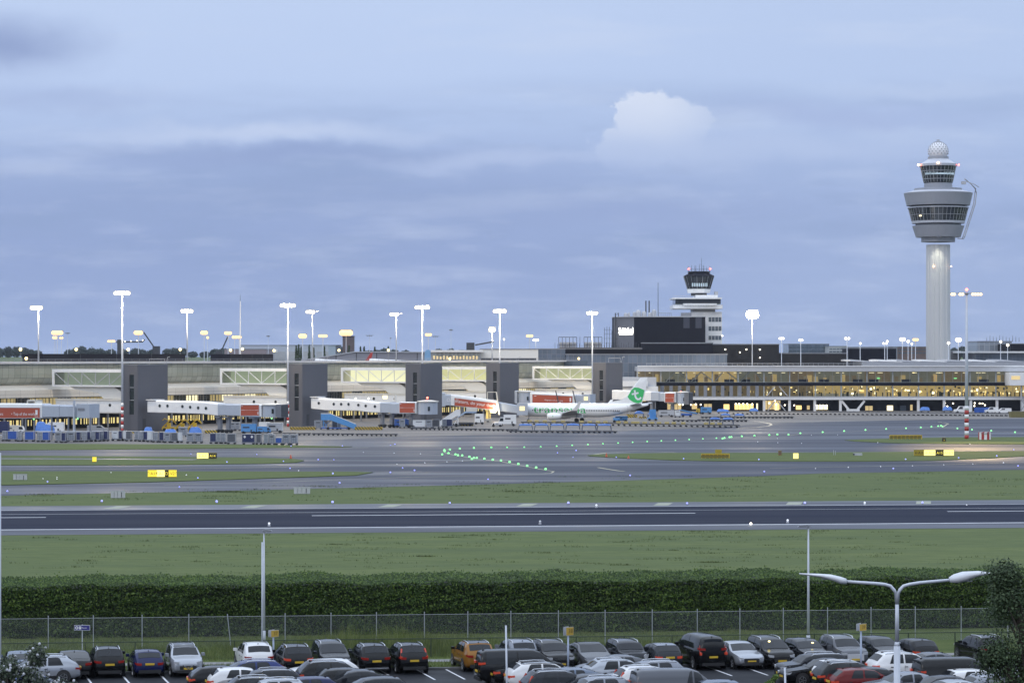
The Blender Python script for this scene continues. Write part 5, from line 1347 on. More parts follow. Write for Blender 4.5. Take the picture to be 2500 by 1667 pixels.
for px, py, d, n, w, s, lab in ((1308, 829, 1000, 3, 14, 1.0, 'small white mast left of the cooling units'), (1908, 825, 960, 3, 12, 1.0, 'small white mast over the brown box building'), (1955, 829, 950, 2, 10, 1.0, 'small white mast before the bluish office block'), (2068, 825, 940, 2, 14, 1.1, 'twin lamp mast with a dark bird scarer left of the stepped building'), (2100, 837, 935, 1, 6, .9, 'small single lamp mast in front of the stepped building'),
                               (2160, 837, 935, 2, 14, .9, 'paired small mast at the right of the stepped building'), (2166, 832, 980, 1, 6, 1.0, 'single small mast behind the paired one'), (2203, 827, 960, 2, 10, 1.7, 'brighter small mast left of the tower shaft'), (2217, 832, 950, 1, 6, 1.3, 'thin small mast between two brighter masts'), (2226, 838, 960, 1, 5, .9, 'lowest small mast left of the tower shaft'),
                               (2315.5, 836, 950, 1, 7, 1.3, 'small lamp mast just right of the tower foot'), (2339.5, 828, 960, 2, 9, 1.9, 'bright round lamp mast left of the warm mast'), (2443, 833, 1000, 1, 7, 1.1, 'small lamp mast before the pale glass block'), (2460, 841, 1000, 1, 7, 1.3, 'small lamp mast at the canopy roof'), (1230.5, 827, 1000, 1, 6, .8, 'small white lamp mast right of the fourth mast')):
    mast(px, py, d, lab, LAMPS, n, w, 0, r=.15, s=s * 1.15, group='small white lamp masts')
for px, py, d, w, lab in ((655, 820, 1200, 10, 'unlit thin mast above the white hangar'), (165, 813, 1300, 14, 'unlit thin mast right of the biggest orange glow'), (902, 819, 1250, 20, 'unlit mast with spread arms above the red tail fin'), (1063, 821, 1250, 20, 'unlit mast with spread arms right of the third mast'), (1101, 805, 1150, 10, 'unlit thin mast above the grey lounge'), (954, 825, 1400, 2, 'bare thin pole left of the half dark roof mast')):
    mast(px, py, d, lab, MGREY, 2, w, 0, r=.14, s=.8, group='unlit masts behind the pier')
t_ = tcol(586, 12); d = PO.y + AX.y * t_ - BX.y * 12
t = thing('antenna_pole', 'tall bare white antenna pole on the pier roof', 'antenna', (xat(586.5, d), d, ROOFZ)); MB().cyl((0, 0, 0), (0, 0, zat(735, d) - ROOFZ), .2, .12, 8).build('pole', WHITE, t); MB().cyl((0, 0, zat(735, d) - ROOFZ), (0, 0, zat(720, d) - ROOFZ), .06, .04, 6).build('tip', DGREY, t)
for pts, d, lab in ((((351, 811), (378, 850), (383, 862)), 1300, 'dark crawler crane with its boom leaning left below the orange glow'), (((556, 822), (538, 862), (536, 868)), 1300, 'thin dark crane boom leaning right left of the antenna pole'), (((1205, 834), (1160, 842), (1150, 850)), 1150, 'low dark luffing crane right of the grey lounge')):
    b0 = pts[-1]; t = thing('crane', lab, 'crane', (xat(b0[0], d), d, 0), 0, 'dark cranes on the skyline')
    q = [((x - b0[0]) * d / F, 0, zat(y, d)) for x, y in pts]
    MB().tube([(q[0]), (q[1])], .35, 5).build('boom', DGREY, t); MB().box(q[2][0] - 2, q[2][0] + 1.5, -1, 1, 0, q[1][2] + 1).build('cab', DGREY, t)
d = 1350; t = thing('tower_crane', 'thin tower crane with a long lit jib behind the tallest mast', 'crane', (xat(291, d), d, 0), 0, 'dark cranes on the skyline')
MB().box(-.9, .9, -.9, .9, 0, zat(829, d)).build('tower', DGREY, t); mb = MB(); mb.tube([(-1.5, 0, zat(835, d)), (12, 0, zat(834, d)), (62 * d / F, 0, zat(828.5, d))], .4, 5); mb.build('jib', DGREY, t)
for k in range(4): link('jib_lamp', lm, t, (3 + k * 3, -.5, zat(833.5 - k, d)))

# ---------------------------------------------------------------- jet bridges
ADM = ORANGE
def bridge(label, O, ang, y0, y1, segs, cols=(), portholes=(), text=(), floor=0.0, extra=None):
    """O, ang: start and heading; segs: (kind, px0, px1, top0, top1, bottom0, bottom1) as seen along it"""
    t = thing('jet_bridge', label, 'jet bridge', O, ang, 'jet bridges along the pier')
    D = Vector((math.cos(ang), math.sin(ang), 0)); N = Vector((-math.sin(ang), math.cos(ang), 0))
    def loc(px, y=y0):
        k = (px - CX) / F; x = (k * (O.y + N.y * y) - O.x - N.x * y) / (D.x - k * D.y); dd = O.y + D.y * x + N.y * y; return x, dd
    def z_(px, py, y=y0): x, dd = loc(px, y); return zat(py, dd)
    for kind, a, b, ta, tb, ba, bb_ in segs:
        xa, xb = loc(a)[0], loc(b)[0]; za, zb, wa, wb = z_(a, ta), z_(b, tb), z_(a, ba), z_(b, bb_)
        if kind in ('tunnel', 'grey', 'telescope'):
            g_ = {'tunnel': 0.0, 'grey': .12, 'telescope': .25}[kind]
            mb = MB(); r_ = .28
            sec = lambda x, zt, zb_: [(x, y0 + g_, zb_ + .15), (x, y0 + g_, zt - r_), (x, y0 + g_ + r_, zt), (x, y1 - g_ - r_, zt), (x, y1 - g_, zt - r_), (x, y1 - g_, zb_ + .15), (x, y1 - g_ - .3, zb_), (x, y0 + g_ + .3, zb_)]
            A_, B_ = sec(xa, za, wa), sec(xb, zb, wb); i = len(mb.v); mb.v += A_ + B_
            for k in range(8): mb.f.append((i + k, i + (k + 1) % 8, i + 8 + (k + 1) % 8, i + 8 + k)); mb.m.append(0)
            mb.f.append(tuple(range(i + 7, i - 1, -1))); mb.f.append(tuple(range(i + 8, i + 16))); mb.m += [0, 0]
            mb.build('tunnel' if kind != 'telescope' else 'telescopic_tunnel', WHITE if kind == 'tunnel' else M('bridge_grey_panel', (.42, .46, .53), .4, var=.06), t, fix=True)
        elif kind == 'ad':
            mb = MB(); mb.poly([(xa, y0 - .06, wa), (xb, y0 - .06, wb), (xb, y0 - .06, zb), (xa, y0 - .06, za)]); mb.poly([(xb, y0 - .01, wb), (xa, y0 - .01, wa), (xa, y0 - .01, za), (xb, y0 - .01, zb)])
            p = mb.build('banner', ADM, t)
            fr = MB()
            for P_, Q_ in (((xa, za), (xb, zb)), ((xa, wa), (xb, wb)), ((xa, wa), (xa, za)), ((xb, wb), (xb, zb))): fr.bar((P_[0], y0 - .05, P_[1]), (Q_[0], y0 - .05, Q_[1]), .10)
            fr.build('frame', LGREY, p)
            h = za - wa
            lo = MB()
            def rule(f0, f1, g0, g1):
                X0, X1 = xa + (xb - xa) * f0, xa + (xb - xa) * f1; Z = lambda f, g: (wa + (wb - wa) * f) + g * ((za + (zb - za) * f) - (wa + (wb - wa) * f))
                lo.poly([(X0, y0 - .075, Z(f0, g0)), (X1, y0 - .075, Z(f1, g0)), (X1, y0 - .075, Z(f1, g1)), (X0, y0 - .075, Z(f0, g1))])
            if xb - xa < 8:
                rule(.03, .22, .50, .53); rule(.22, .97, .505, .52); rule(.80, .97, .50, .53); rule(.03, .12, .86, .89); rule(.92, .96, .12, .36)
            else:
                rule(.04, .10, .80, .86); rule(.93, .965, .30, .78); rule(.92, .975, .12, .16)
            lo.build('rule', LETTERW, p)
        elif kind == 'cab':
            xm, R_ = (xa + xb) / 2, (xb - xa) / 2
            ym = (y0 + y1) / 2
            mb = MB(); mb.lathe([(R_, wa), (R_, za - .2)], 14, (xm, ym, 0)); mb.build('cab', M('bridge_grey_panel', (.42, .46, .53)), t)
            mb = MB(); mb.lathe([(R_ * 1.12, za - .2), (R_ * 1.12, za), (R_ * .5, za + .25)], 14, (xm, ym, 0)); mb.build('cab_roof', CREAM, t)
            mb = MB(); mb.box(xm + R_ * .55, xm + R_ * .72, ym - R_ * .86, ym - R_ * .7, wa + .9, wa + 2.0); mb.build('window', GLASSD, t)
        elif kind == 'bellows':
            for q in range(4):
                X0 = xa + (xb - xa) * q / 4; MB().box(X0, X0 + (xb - xa) / 4 * .7, y0 + .15, y1 - .15, wa, za - .1).build('bellows_rib', MGREY, t)
            MB().box(xa, xb, y0 + .35, y1 - .35, wa + .1, za - .25).build('bellows', DGREY, t)
        elif kind == 'box':
            MB().box(xa, xb, y0 - .05, y1 + .05, wa, za).build('cab', M('bridge_grey_panel', (.42, .46, .53)), t)
        elif kind == 'litbox':
            c_ = MB().box(xa, xb, y0 - .05, y1 + .05, wa, za).build('cab', M('bridge_grey_panel', (.42, .46, .53)), t)
            h = za - wa; MB().box(xa + (xb - xa) * .25, xa + (xb - xa) * .72, y0 - .12, y0 - .05, wa + h * .38, wa + h * .75).build('lit_window', EM('cab_glow', (1, .84, .46), .95), c_)
    for px, py in portholes:
        x = loc(px)[0]; mb = MB(); mb.cyl((x, y0 + .02, z_(px, py)), (x, y0 - .05, z_(px, py)), .36, .36, 14); p = mb.build('porthole', GLASSD, t)
        mb = MB(); mb.lathe([(.36, 0), (.44, .0), (.44, .05), (.36, .05)], 14); mb.v = [(x + a_, y0 - .0 - c_ , z_(px, py) + b_) for a_, b_, c_ in mb.v]; mb.f = mb.f[:-2]; mb.m = mb.m[:-2]; mb.build('porthole_rim', LGREY, p)
    for px, py, r_ in cols:
        x = loc(px)[0]; ym = (y0 + y1) / 2; z = z_(px, py)
        mb = MB(); mb.box(x - r_, x + r_, ym - .4, ym + .4, 0.3, z); mb.box(x - r_ * 1.8, x + r_ * 1.8, ym - 1.3, ym + 1.3, z - .35, z); mb.build('support_leg', MGREY, t)
        mb = MB()
        for s_ in (-1, 1): mb.cyl((x - .25, ym + s_ * .9, .45), (x + .25, ym + s_ * .9, .45), .45, .45, 12)
        mb.box(x - .5, x + .5, ym - 1.3, ym + 1.3, .4, .75); mb.build('wheel_bogie', BLACK, t)
    for txt, px, py, size in text:
        x = loc(px)[0]; seg = [s for s in segs if s[0] == 'ad'][0]
        sl = math.atan2(z_(seg[2], seg[4]) - z_(seg[1], seg[3]), loc(seg[2])[0] - loc(seg[1])[0])
        o = lettering(txt, size, LETTERW, t, (x, y0 - .10, z_(px, py)), 0, 'CENTER'); o.rotation_euler = (0, -sl, 0)
    if extra: extra(t, loc, z_)
    return t
def tface(i, y): return TP[i] + BX * (TW * .5 * (1, .98, .965, .94, .93)[i]) + AX * 0
# leftmost: its own stair tower stands outside the view
O0 = Vector((-127.5, 609, 0)) + BX * 2.6
def ex0(t, loc, z_):
    x = loc(184)[0]; mb = MB(); mb.box(x - .2, x + .2, -5.3, -4.9, 0, z_(184, 977)); mb.box(x - 2.2, x, -5.2, -5.0, z_(184, 988.5), z_(184, 987.3)); mb.build('steel_post', GALV, t)
    for px in (61, 82, 124.5, 165, 218): x = loc(px)[0]; MB().box(x - .14, x + .14, -4.6, -4.3, 0, z_(px, 1019)).build('support_leg', MGREY, t)
    mb = MB(); x0, x1 = loc(60)[0], loc(82)[0]; z = z_(70, 976); mb.box(x0, x1, -4, -1.8, z_(70, 979), z); mb.box(x0, x0 + .3, -4, -1.8, z_(70, 985), z); mb.box(x1 - .3, x1, -4, -1.8, z_(70, 985), z); mb.build('roof_unit', CREAM, t)
    g_ = MB().ball((0, 0, 0), .2, 8).mesh('signal_lamp', LAMPG)
    for px, py in ((84, 1023), (191, 1022)): link('signal_lamp', g_, t, (loc(px)[0], -4.9, z_(px, py)))
    x = loc(191)[0]; x2 = loc(207)[0]; MB().box(x, x2, -4.86, -4.8, z_(200, 1002), z_(200, 996)).build('vent_panel', MGREY, t)
bridge('jet bridge with a long orange red banner at the left edge', O0, RB, -4.7, -1.4, [('tunnel', -70, 102, 984, 985, 1022, 1021), ('ad', -60, 98, 994.5, 995, 1021, 1020), ('grey', 102, 143, 987.5, 988, 1019, 1019), ('telescope', 143, 184, 988.5, 990, 1018, 1018), ('box', 187, 218.5, 985.5, 985.5, 1020, 1020)], text=(('• Top of the world', 58, 1010.5, .95), ('gers', 2, 1010.5, .95)), extra=ex0)
def ex1(t, loc, z_):
    xa, xb = loc(358)[0], loc(380)[0]; MB().box(xa, xb, -4.9, -1.2, z_(368, 977), z_(368, 975)).build('portal_roof', WHITE, t)
    x = loc(665)[0]; MB().ball((x, -4.9, z_(665, 1021)), .2, 8).build('signal_lamp', LAMPG, t)
bridge('white jet bridge with six portholes from the nearest stair tower', TP[0] + BX * 2.6, RB, -4.6, -1.3, [('tunnel', 360, 492, 977, 980, 1007, 1010.5), ('tunnel', 492, 531.5, 980, 984.5, 1010.5, 1015), ('grey', 531.5, 552, 985, 985.5, 1015, 1014), ('grey', 552, 586, 986, 986.5, 1015, 1015.5), ('tunnel', 586, 638, 986, 987, 1017, 1018), ('ad', 588, 633, 988, 988, 1014.5, 1014.5), ('cab', 636, 673, 987, 987, 1018, 1018), ('bellows', 672, 685.5, 986, 986, 1019, 1019)],
       cols=((527, 1016, .45), (548, 1016, .45), (612, 1018, .5)), portholes=((390, 990.5), (409, 990.7), (445.5, 992), (464.5, 993.7), (484, 995.3), (503, 996.5)), extra=ex1)
def ex2(t, loc, z_):
    xa, xb = loc(758)[0], loc(776)[0]; MB().box(xa, xb, -4.9, -1.2, z_(767, 970), z_(767, 968)).build('portal_roof', WHITE, t)
    x = loc(1035)[0]; MB().ball((x, -3, z_(1035, 971)), .26, 8).build('beacon', LAMPR, t)
    x = loc(931)[0]; MB().box(x - .5, x + .5, -3.2, -2.6, z_(931, 973), z_(931, 966)).build('work_lamp', LAMPY, t)
    for px in (860, 891): MB().ball((loc(px)[0], -3, z_(px, 973)), .22, 6).build('roof_lamp', LAMPS, t)
    x = loc(955.5)[0]; MB().box(x - .2, x + .2, -3, -2.6, z_(955, 980), z_(955, 964)).build('vent_pipe', CREAM, t)
bridge('white jet bridge with seven portholes and a round cab, from the second stair tower', TP[1] + BX * 2.5, RB, -4.6, -1.3, [('tunnel', 759.5, 797, 970, 973, 998, 1002), ('tunnel', 797, 872, 973, 976, 1002, 1003), ('tunnel', 872, 906, 976, 981, 1003, 1007), ('tunnel', 906, 928, 981, 981.5, 1007, 1007.5), ('grey', 928, 952, 981.5, 981.5, 1008, 1008), ('grey', 952, 974, 983, 983, 1010, 1010), ('tunnel', 974, 1016, 981, 981, 1010, 1010), ('ad', 975.5, 1013.5, 983, 983, 1007.5, 1007.5), ('cab', 1016, 1056, 979, 979, 1011, 1011)],
       cols=((925, 1008, .4), (948, 1009, .45), (995, 1010, .45)), portholes=((778.5, 984), (815, 986.3), (833, 986.5), (851, 986.6), (875, 988.5), (893, 990.5), (915.5, 992)), extra=ex2)
O3 = Vector((xat(1079, 749), 750.5, 0))
def ex3(t, loc, z_):
    x = loc(1191)[0]; mb = MB(); mb.box(x - .55, x + .15, -3.4, -1.2, 0.4, z_(1191, 1001)); mb.box(x + .5, x + .7, -3.4, -1.2, .4, z_(1191, 1001)); mb.build('lift_column', M('cream_yellow', (.62, .48, .16), .5), t)
    mb = MB(); mb.box(x - .9, x + .9, -3.8, -.8, .3, .9); mb.build('wheel_frame', MGREY, t)
    for s_ in (-3.3, -1.3): MB().cyl((x - .3, s_, .45), (x + .3, s_, .45), .45, .45, 12).build('wheel', BLACK, t)
    x = loc(1204)[0]; mb = MB(); mb.box(x - .75, x + .75, -4.4, -4.0, z_(1204, 1006.3), z_(1204, 1001.8)); mb.build('flood_lamp', EM('stand_lamp', (1, .88, .5), 10), t); lampat((x + .4, -5.2, z_(1204, 1003)), 800, (1, .86, .58), t, .4)
    xa, xb = loc(1190)[0], loc(1212)[0]
    mb = MB(); mb.bar((xa, -3.9, z_(1190, 975)), (xa, -3.9, z_(1190, 957)), .2); mb.bar((xa, -3.9, z_(1190, 957)), (xb, -3.9, z_(1212, 957)), .2); mb.bar((xb, -3.9, z_(1212, 957)), (loc(1219)[0], -3.9, z_(1219, 1012)), .35); mb.build('hoist_frame', CREAM, t)
bridge('sloping jet bridge with a large orange red banner reaching the aircraft nose', O3, R(0), -3.6, -.6, [('grey', 1079, 1087, 958, 958, 993, 993), ('grey', 1087, 1101, 963, 963, 990, 990), ('tunnel', 1101, 1213, 962.5, 977.5, 990, 1003), ('ad', 1109.5, 1211, 971, 984, 990, 1001), ('telescope', 1213, 1263, 980, 989, 1003, 1009.5), ('litbox', 1262, 1288.5, 984.5, 984.5, 1013, 1013)], text=(('Originators, do your thing', 1150, 983.6, 1.3),), extra=ex3)
def ex4(t, loc, z_):
    for px in (1360, 1402): x = loc(px)[0]; MB().bar((x, -4.7, z_(px, 953)), (x + 1.0, -4.7, z_(px, 985)), .25).build('strut', DGREY, t)
bridge('jet bridge with an orange red banner behind the aircraft body', TP[3] + BX * 2.4 + AX * 1.5, RB, -3.9, -.8, [('grey', 1256, 1262, 953, 953, 985, 985), ('cab', 1262, 1296, 955, 955, 984, 984), ('tunnel', 1294, 1404, 957, 963, 984, 988), ('ad', 1300, 1398, 962.5, 967, 983, 986), ('telescope', 1404, 1424, 963, 964, 985, 986), ('litbox', 1421, 1441, 962, 962, 986, 986)], text=(('Originators, do your thing', 1352, 977, .6),), cols=((1380, 988, .4),), extra=ex4)
def ex5(t, loc, z_):
    x = loc(1662)[0]; MB().ball((x, -4.5, z_(1662, 957)), .22, 8).build('beacon', LAMPR, t)
bridge('white jet bridge ending in a ribbed cab behind the aircraft fin', TP[4] + BX * 2.4, RB, -4.6, -1.3, [('tunnel', 1494, 1589, 952, 955.5, 975.5, 979), ('grey', 1589, 1608, 956, 956, 979, 979), ('telescope', 1606, 1624, 958, 958, 980, 980), ('tunnel', 1622, 1649, 957, 957, 983, 983), ('ad', 1624, 1647, 960, 960, 982, 982), ('cab', 1649, 1673, 957, 957, 986, 986), ('bellows', 1670, 1681, 957, 957, 987, 987)], cols=((1585, 980, .4), (1636, 984, .45)), extra=ex5)
# ---------------------------------------------------------------- the white airliner
PLW = M('aircraft_white', (.88, .88, .87), .3, var=.02, coat=.3)
DW = 742.0
pa = R(-17)
tailP = Vector((xat(1583, DW), DW, 0))
aft = Vector((math.cos(pa), math.sin(pa), 0))
LEN = 39.0
pl = thing('airliner', 'white twin jet airliner with green lettering and green tail emblem at its gate', 'aircraft', tailP - aft * LEN, pa)
ST = [(0, .05, 3.0), (.35, .55, 3.05), (1.0, 1.0, 3.12), (2.2, 1.45, 3.22), (3.8, 1.78, 3.3), (5.5, 1.88, 3.32), (24.5, 1.88, 3.32), (27.5, 1.80, 3.42), (30, 1.58, 3.66), (32.5, 1.25, 4.0), (35, .85, 4.38), (37, .5, 4.66), (38.4, .28, 4.84), (39.0, .12, 4.9)]
mb = MB(); n = 28; i0 = 0
for x, r, zc in ST:
    for k in range(n):
        a = 2 * math.pi * k / n; mb.v.append((x, r * math.cos(a), zc + r * 1.05 * math.sin(a)))
for j in range(len(ST) - 1):
    for k in range(n): mb.f.append((j * n + k, (j + 1) * n + k, (j + 1) * n + (k + 1) % n, j * n + (k + 1) % n)); mb.m.append(0)
mb.build('fuselage', PLW, pl, smooth=True, fix=True)
def fus_y(x, z):
    for (x0, r0, c0), (x1, r1, c1) in zip(ST, ST[1:]):
        if x0 <= x <= x1:
            f = (x - x0) / (x1 - x0); r = r0 + (r1 - r0) * f; c = c0 + (c1 - c0) * f; break
    q = (z - c) / (r * 1.05); return -r * math.sqrt(max(.02, 1 - q * q))
def wrap(mb, off=.015, zcut=.12):
    """lay flat letters (x, z) on the port side of the hull"""
    me = bpy.data.meshes.new('tmp'); me.from_pydata(mb.v, [], mb.f); bm = bmesh.new(); bm.from_mesh(me); bpy.data.meshes.remove(me)
    zs = [v.co.z for v in bm.verts]; z = min(zs) + zcut
    while z < max(zs):
        bmesh.ops.bisect_plane(bm, geom=bm.verts[:] + bm.edges[:] + bm.faces[:], plane_co=(0, 0, z), plane_no=(0, 0, 1)); z += zcut
    for v in bm.verts: v.co.y = fus_y(v.co.x, v.co.z) - off
    out = MB(); bm.verts.index_update(); out.v = [tuple(v.co) for v in bm.verts]; out.f = [tuple(v.index for v in f.verts) for f in bm.faces]; out.m = [0] * len(out.f); bm.free(); return out
tm = text_mb('transavia', 2.75, 'LEFT'); xs_ = [v[0] for v in tm.v]; ww = max(xs_) - min(xs_); fx = 15.4 / ww
ys_ = [v[1] for v in tm.v]
tm.v = [(6.1 + (x - min(xs_)) * fx, 0, 2.5 + (y - min(ys_)) * 1.08) for x, y, z in tm.v]
wrap(tm).build('livery_lettering', GREEN, pl)
wm_ = MB().box(-.13, .13, -.02, .02, -.18, .18).mesh('cabin_window', M('cabin_window_dark', (.09, .08, .08), .2))
for k in range(54):
    x = 5.9 + k * .49
    if x > 31.3: break
    link('cabin_window', wm_, pl, (x, fus_y(x, 3.28) - .01, 3.28))
for x, w, h, zc in ((4.6, .85, 1.85, 3.3), (33.0, .75, 1.7, 3.75)):
    mb = MB()
    for a in ((-w / 2, w / 2, h / 2 - .04, h / 2), (-w / 2, w / 2, -h / 2, -h / 2 + .04), (-w / 2, -w / 2 + .04, -h / 2, h / 2), (w / 2 - .04, w / 2, -h / 2, h / 2)):
        for q in range(4):
            z0, z1 = a[2] + (a[3] - a[2]) * q / 4, a[2] + (a[3] - a[2]) * (q + 1) / 4
            mb.poly([(x + a[0], fus_y(x, zc + z0) - .02, zc + z0), (x + a[1], fus_y(x, zc + z0) - .02, zc + z0), (x + a[1], fus_y(x, zc + z1) - .02, zc + z1), (x + a[0], fus_y(x, zc + z1) - .02, zc + z1)])
    mb.build('door_outline', MGREY, pl)
rm = text_mb('PH-HXC', .55, 'LEFT'); rm.v = [(29.2 + x, 0, 2.95 + y) for x, y, z in rm.v]; wrap(rm, .02, .2).build('registration', DGREY, pl)
# fin with dorsal fillet
finp = [(27.0, 5.2), (30.2, 5.75), (32.0, 6.6), (36.7, 12.45), (38.75, 12.55), (38.3, 9.0), (37.1, 5.2), (34, 5.0)]
mb = MB()
def foil(pts, t0): 
    mb_ = MB(); n_ = len(pts); cx = sum(p[0] for p in pts) / n_; cz = sum(p[1] for p in pts) / n_
    i = 0; mb_.v = [(x, -.02, z) for x, z in pts] + [(x, .02, z) for x, z in pts] + [(cx + (x - cx) * .72, -t0, cz + (z - cz) * .72) for x, z in pts] + [(cx + (x - cx) * .72, t0, cz + (z - cz) * .72) for x, z in pts]
    for k in range(n_):
        k2 = (k + 1) % n_
        mb_.f += [(k, k2, n_ + k2, n_ + k), (k, 2 * n_ + k, 2 * n_ + k2, k2), (n_ + k, n_ + k2, 3 * n_ + k2, 3 * n_ + k)]
    mb_.f += [tuple(2 * n_ + k for k in range(n_)), tuple(3 * n_ + k for k in range(n_ - 1, -1, -1))]; mb_.m = [0] * len(mb_.f); return mb_
fin = foil(finp, .16).build('tail_fin', PLW, pl, fix=True)
gp_ = [(33.05, 7.15), (34.2, 9.1), (35.0, 9.75), (36.2, 9.7), (37.9, 9.0), (37.55, 7.4), (37.1, 5.75), (36.2, 5.3), (34.8, 5.6), (33.6, 6.35)]
mb = MB(); mb.poly([(x, -.185, z) for x, z in gp_]); mb.poly([(x, .185, z) for x, z in gp_[::-1]]); em = mb.build('emblem', GREEN, fin)
mb = MB(); st_ = [(35.1, 9.0), (35.2, 8.2), (35.3, 7.3), (35.55, 6.75), (36.0, 6.45), (36.5, 6.5), (36.95, 7.0)]
def stroke(P, w, y):
    P = [Vector((x, 0, z)) for x, z in P]; L_, R_ = [], []
    for k, p in enumerate(P):
        d = (P[min(k + 1, len(P) - 1)] - P[max(k - 1, 0)]).normalized(); n_ = Vector((-d.z, 0, d.x)) * w / 2; L_.append(p + n_); R_.append(p - n_)
    for k in range(len(P) - 1): mb.poly([(L_[k].x, y, L_[k].z), (R_[k].x, y, R_[k].z), (R_[k + 1].x, y, R_[k + 1].z), (L_[k + 1].x, y, L_[k + 1].z)])
stroke(st_, .52, -.20); stroke([(34.25, 7.85), (35.2, 8.0), (36.2, 8.25)], .48, -.201); mb.build('emblem_letter', LETTERW, em)
# wings, stabilisers
def wing(name, root, tip, tr, tt, mat, parent=pl):
    """root, tip: (x leading edge, x trailing edge, y, z); tr, tt thicknesses"""
    mb_ = MB(); S_ = []
    for (xl, xt, y, z), th in ((root, tr), (tip, tt)):
        c = xt - xl; S_.append([(xl, y, z), (xl + c * .12, y, z + th * .55), (xl + c * .4, y, z + th * .6), (xt, y, z), (xl + c * .4, y, z - th * .45), (xl + c * .1, y, z - th * .4)])
    mb_.v = S_[0] + S_[1]
    for k in range(6): mb_.f.append((k, (k + 1) % 6, 6 + (k + 1) % 6, 6 + k))
    mb_.f += [tuple(range(5, -1, -1)), tuple(range(6, 12))]; mb_.m = [0] * len(mb_.f); return mb_.build(name, mat, parent, fix=True)
WGREY = M('wing_grey', (.40, .41, .43), .4, .1, var=.05)
for s_ in (-1, 1):
    wing('wing', (12.6, 20.4, s_ * 1.6, 2.25), (16.1, 20.2, s_ * 6.2, 2.62), .95, .62, WGREY)
    ow = wing('outer_wing', (16.1, 20.2, s_ * 6.2, 2.62), (21.2, 22.9, s_ * 16.2, 3.55), .62, .22, WGREY)
    mb = MB(); y = s_ * 16.2
    P0 = [(21.2, y, 3.5), (22.9, y, 3.5), (23.6, y + s_ * .35, 4.4), (24.4, y + s_ * .75, 6.0), (23.6, y + s_ * .75, 6.0), (22.3, y + s_ * .3, 4.3)]
    mb.poly(P0); mb.poly([(p[0], p[1] + s_ * .12, p[2]) for p in P0][::-1])
    for k in range(6): a, b = P0[k], P0[(k + 1) % 6]; mb.poly([a, (a[0], a[1] + s_ * .12, a[2]), (b[0], b[1] + s_ * .12, b[2]), b])
    mb.build('winglet', PLW, ow, fix=True)
    wing('stabiliser', (33.6, 37.3, s_ * .6, 4.75), (37.2, 38.6, s_ * 7.0, 5.35), .35, .12, WGREY)
    e = MB(); prof = [(.78, 0), (1.02, .35), (1.06, 1.4), (.98, 2.6), (.72, 3.6), (.45, 4.1)]
    e.lathe(prof, 20); e.v = [(11.2 + z, s_ * 4.85 + x, 1.62 + y * .95) for x, y, z in e.v]; en = e.build('engine', PLW, pl, smooth=True, fix=True)
    e = MB(); e.lathe([(.2, 0), (.74, .03)], 16); e.v = [(11.18 + z * .5, s_ * 4.85 + x, 1.62 + y) for x, y, z in e.v]; e.build('intake', DGREY, en)
    e = MB(); e.box(12.4, 16.8, s_ * 4.85 - .18, s_ * 4.85 + .18, 2.2, 2.75); e.build('pylon', PLW, en)
    lt = text_mb('t', .9); lt.v = [(13.0 + x, s_ * 4.85 - 1.09 * (1 if s_ < 0 else -1), 1.75 + y) for x, y, z in lt.v]; lt.build('engine_emblem', GREEN, en)
    g_ = MB(); g_.cyl((19.0, s_ * 2.86, .55), (19.0, s_ * 2.4, 2.3), .14, .16, 8); gear = g_.build('main_gear', LGREY, pl)
    for q in (-.35, .2): w_ = MB(); w_.cyl((19.0, s_ * 2.86 + q, .56), (19.0, s_ * 2.86 + q + .34, .56), .56, .56, 16); w_.build('wheel', BLACK, gear)
g_ = MB(); g_.cyl((4.1, 0, .4), (4.1, 0, 2.0), .1, .12, 8); gear = g_.build('nose_gear', LGREY, pl)
for q in (-.32, .1): w_ = MB(); w_.cyl((4.1, q, .36), (4.1, q + .2, .36), .36, .36, 14); w_.build('wheel', BLACK, gear)
mb = MB()
for s_ in (-1, 1):
    mb.poly([(1.55, s_ * .62, 3.95), (2.25, s_ * 1.12, 3.75), (2.5, s_ * 1.0, 4.15), (1.9, s_ * .5, 4.3)]); mb.poly([(1.5, s_ * .02, 4.0), (1.55, s_ * .6, 3.96), (1.9, s_ * .48, 4.32), (1.85, s_ * .02, 4.36)])
for k, v in enumerate(mb.v): mb.v[k] = (v[0] - .1, v[1] * 1.06, v[2] + .04)
mb.build('cockpit_window', GLASSD, pl)
mb = MB(); mb.ball((16.5, 0, 1.42), .12, 6); mb.build('beacon', LAMPR, pl)
mb = MB(); mb.lathe([(.14, 0), (.1, .12)], 8); mb.v = [(39 + z, x, 4.9 + y) for x, y, z in mb.v]; mb.build('exhaust', DGREY, pl)
mb = MB(); mb.box(11.5, 20.5, -1.75, 1.75, 1.25, 2.3); mb.build('wing_fairing', PLW, pl)
mb = MB(); P_ = [(12.6, 5.24), (13.4, 5.55), (13.8, 5.24)]; mb.side(P_, -.05, .05); mb.side([(22.6, 5.24), (23.4, 5.55), (23.8, 5.24)], -.05, .05); mb.build('blade_antenna', PLW, pl, fix=True)
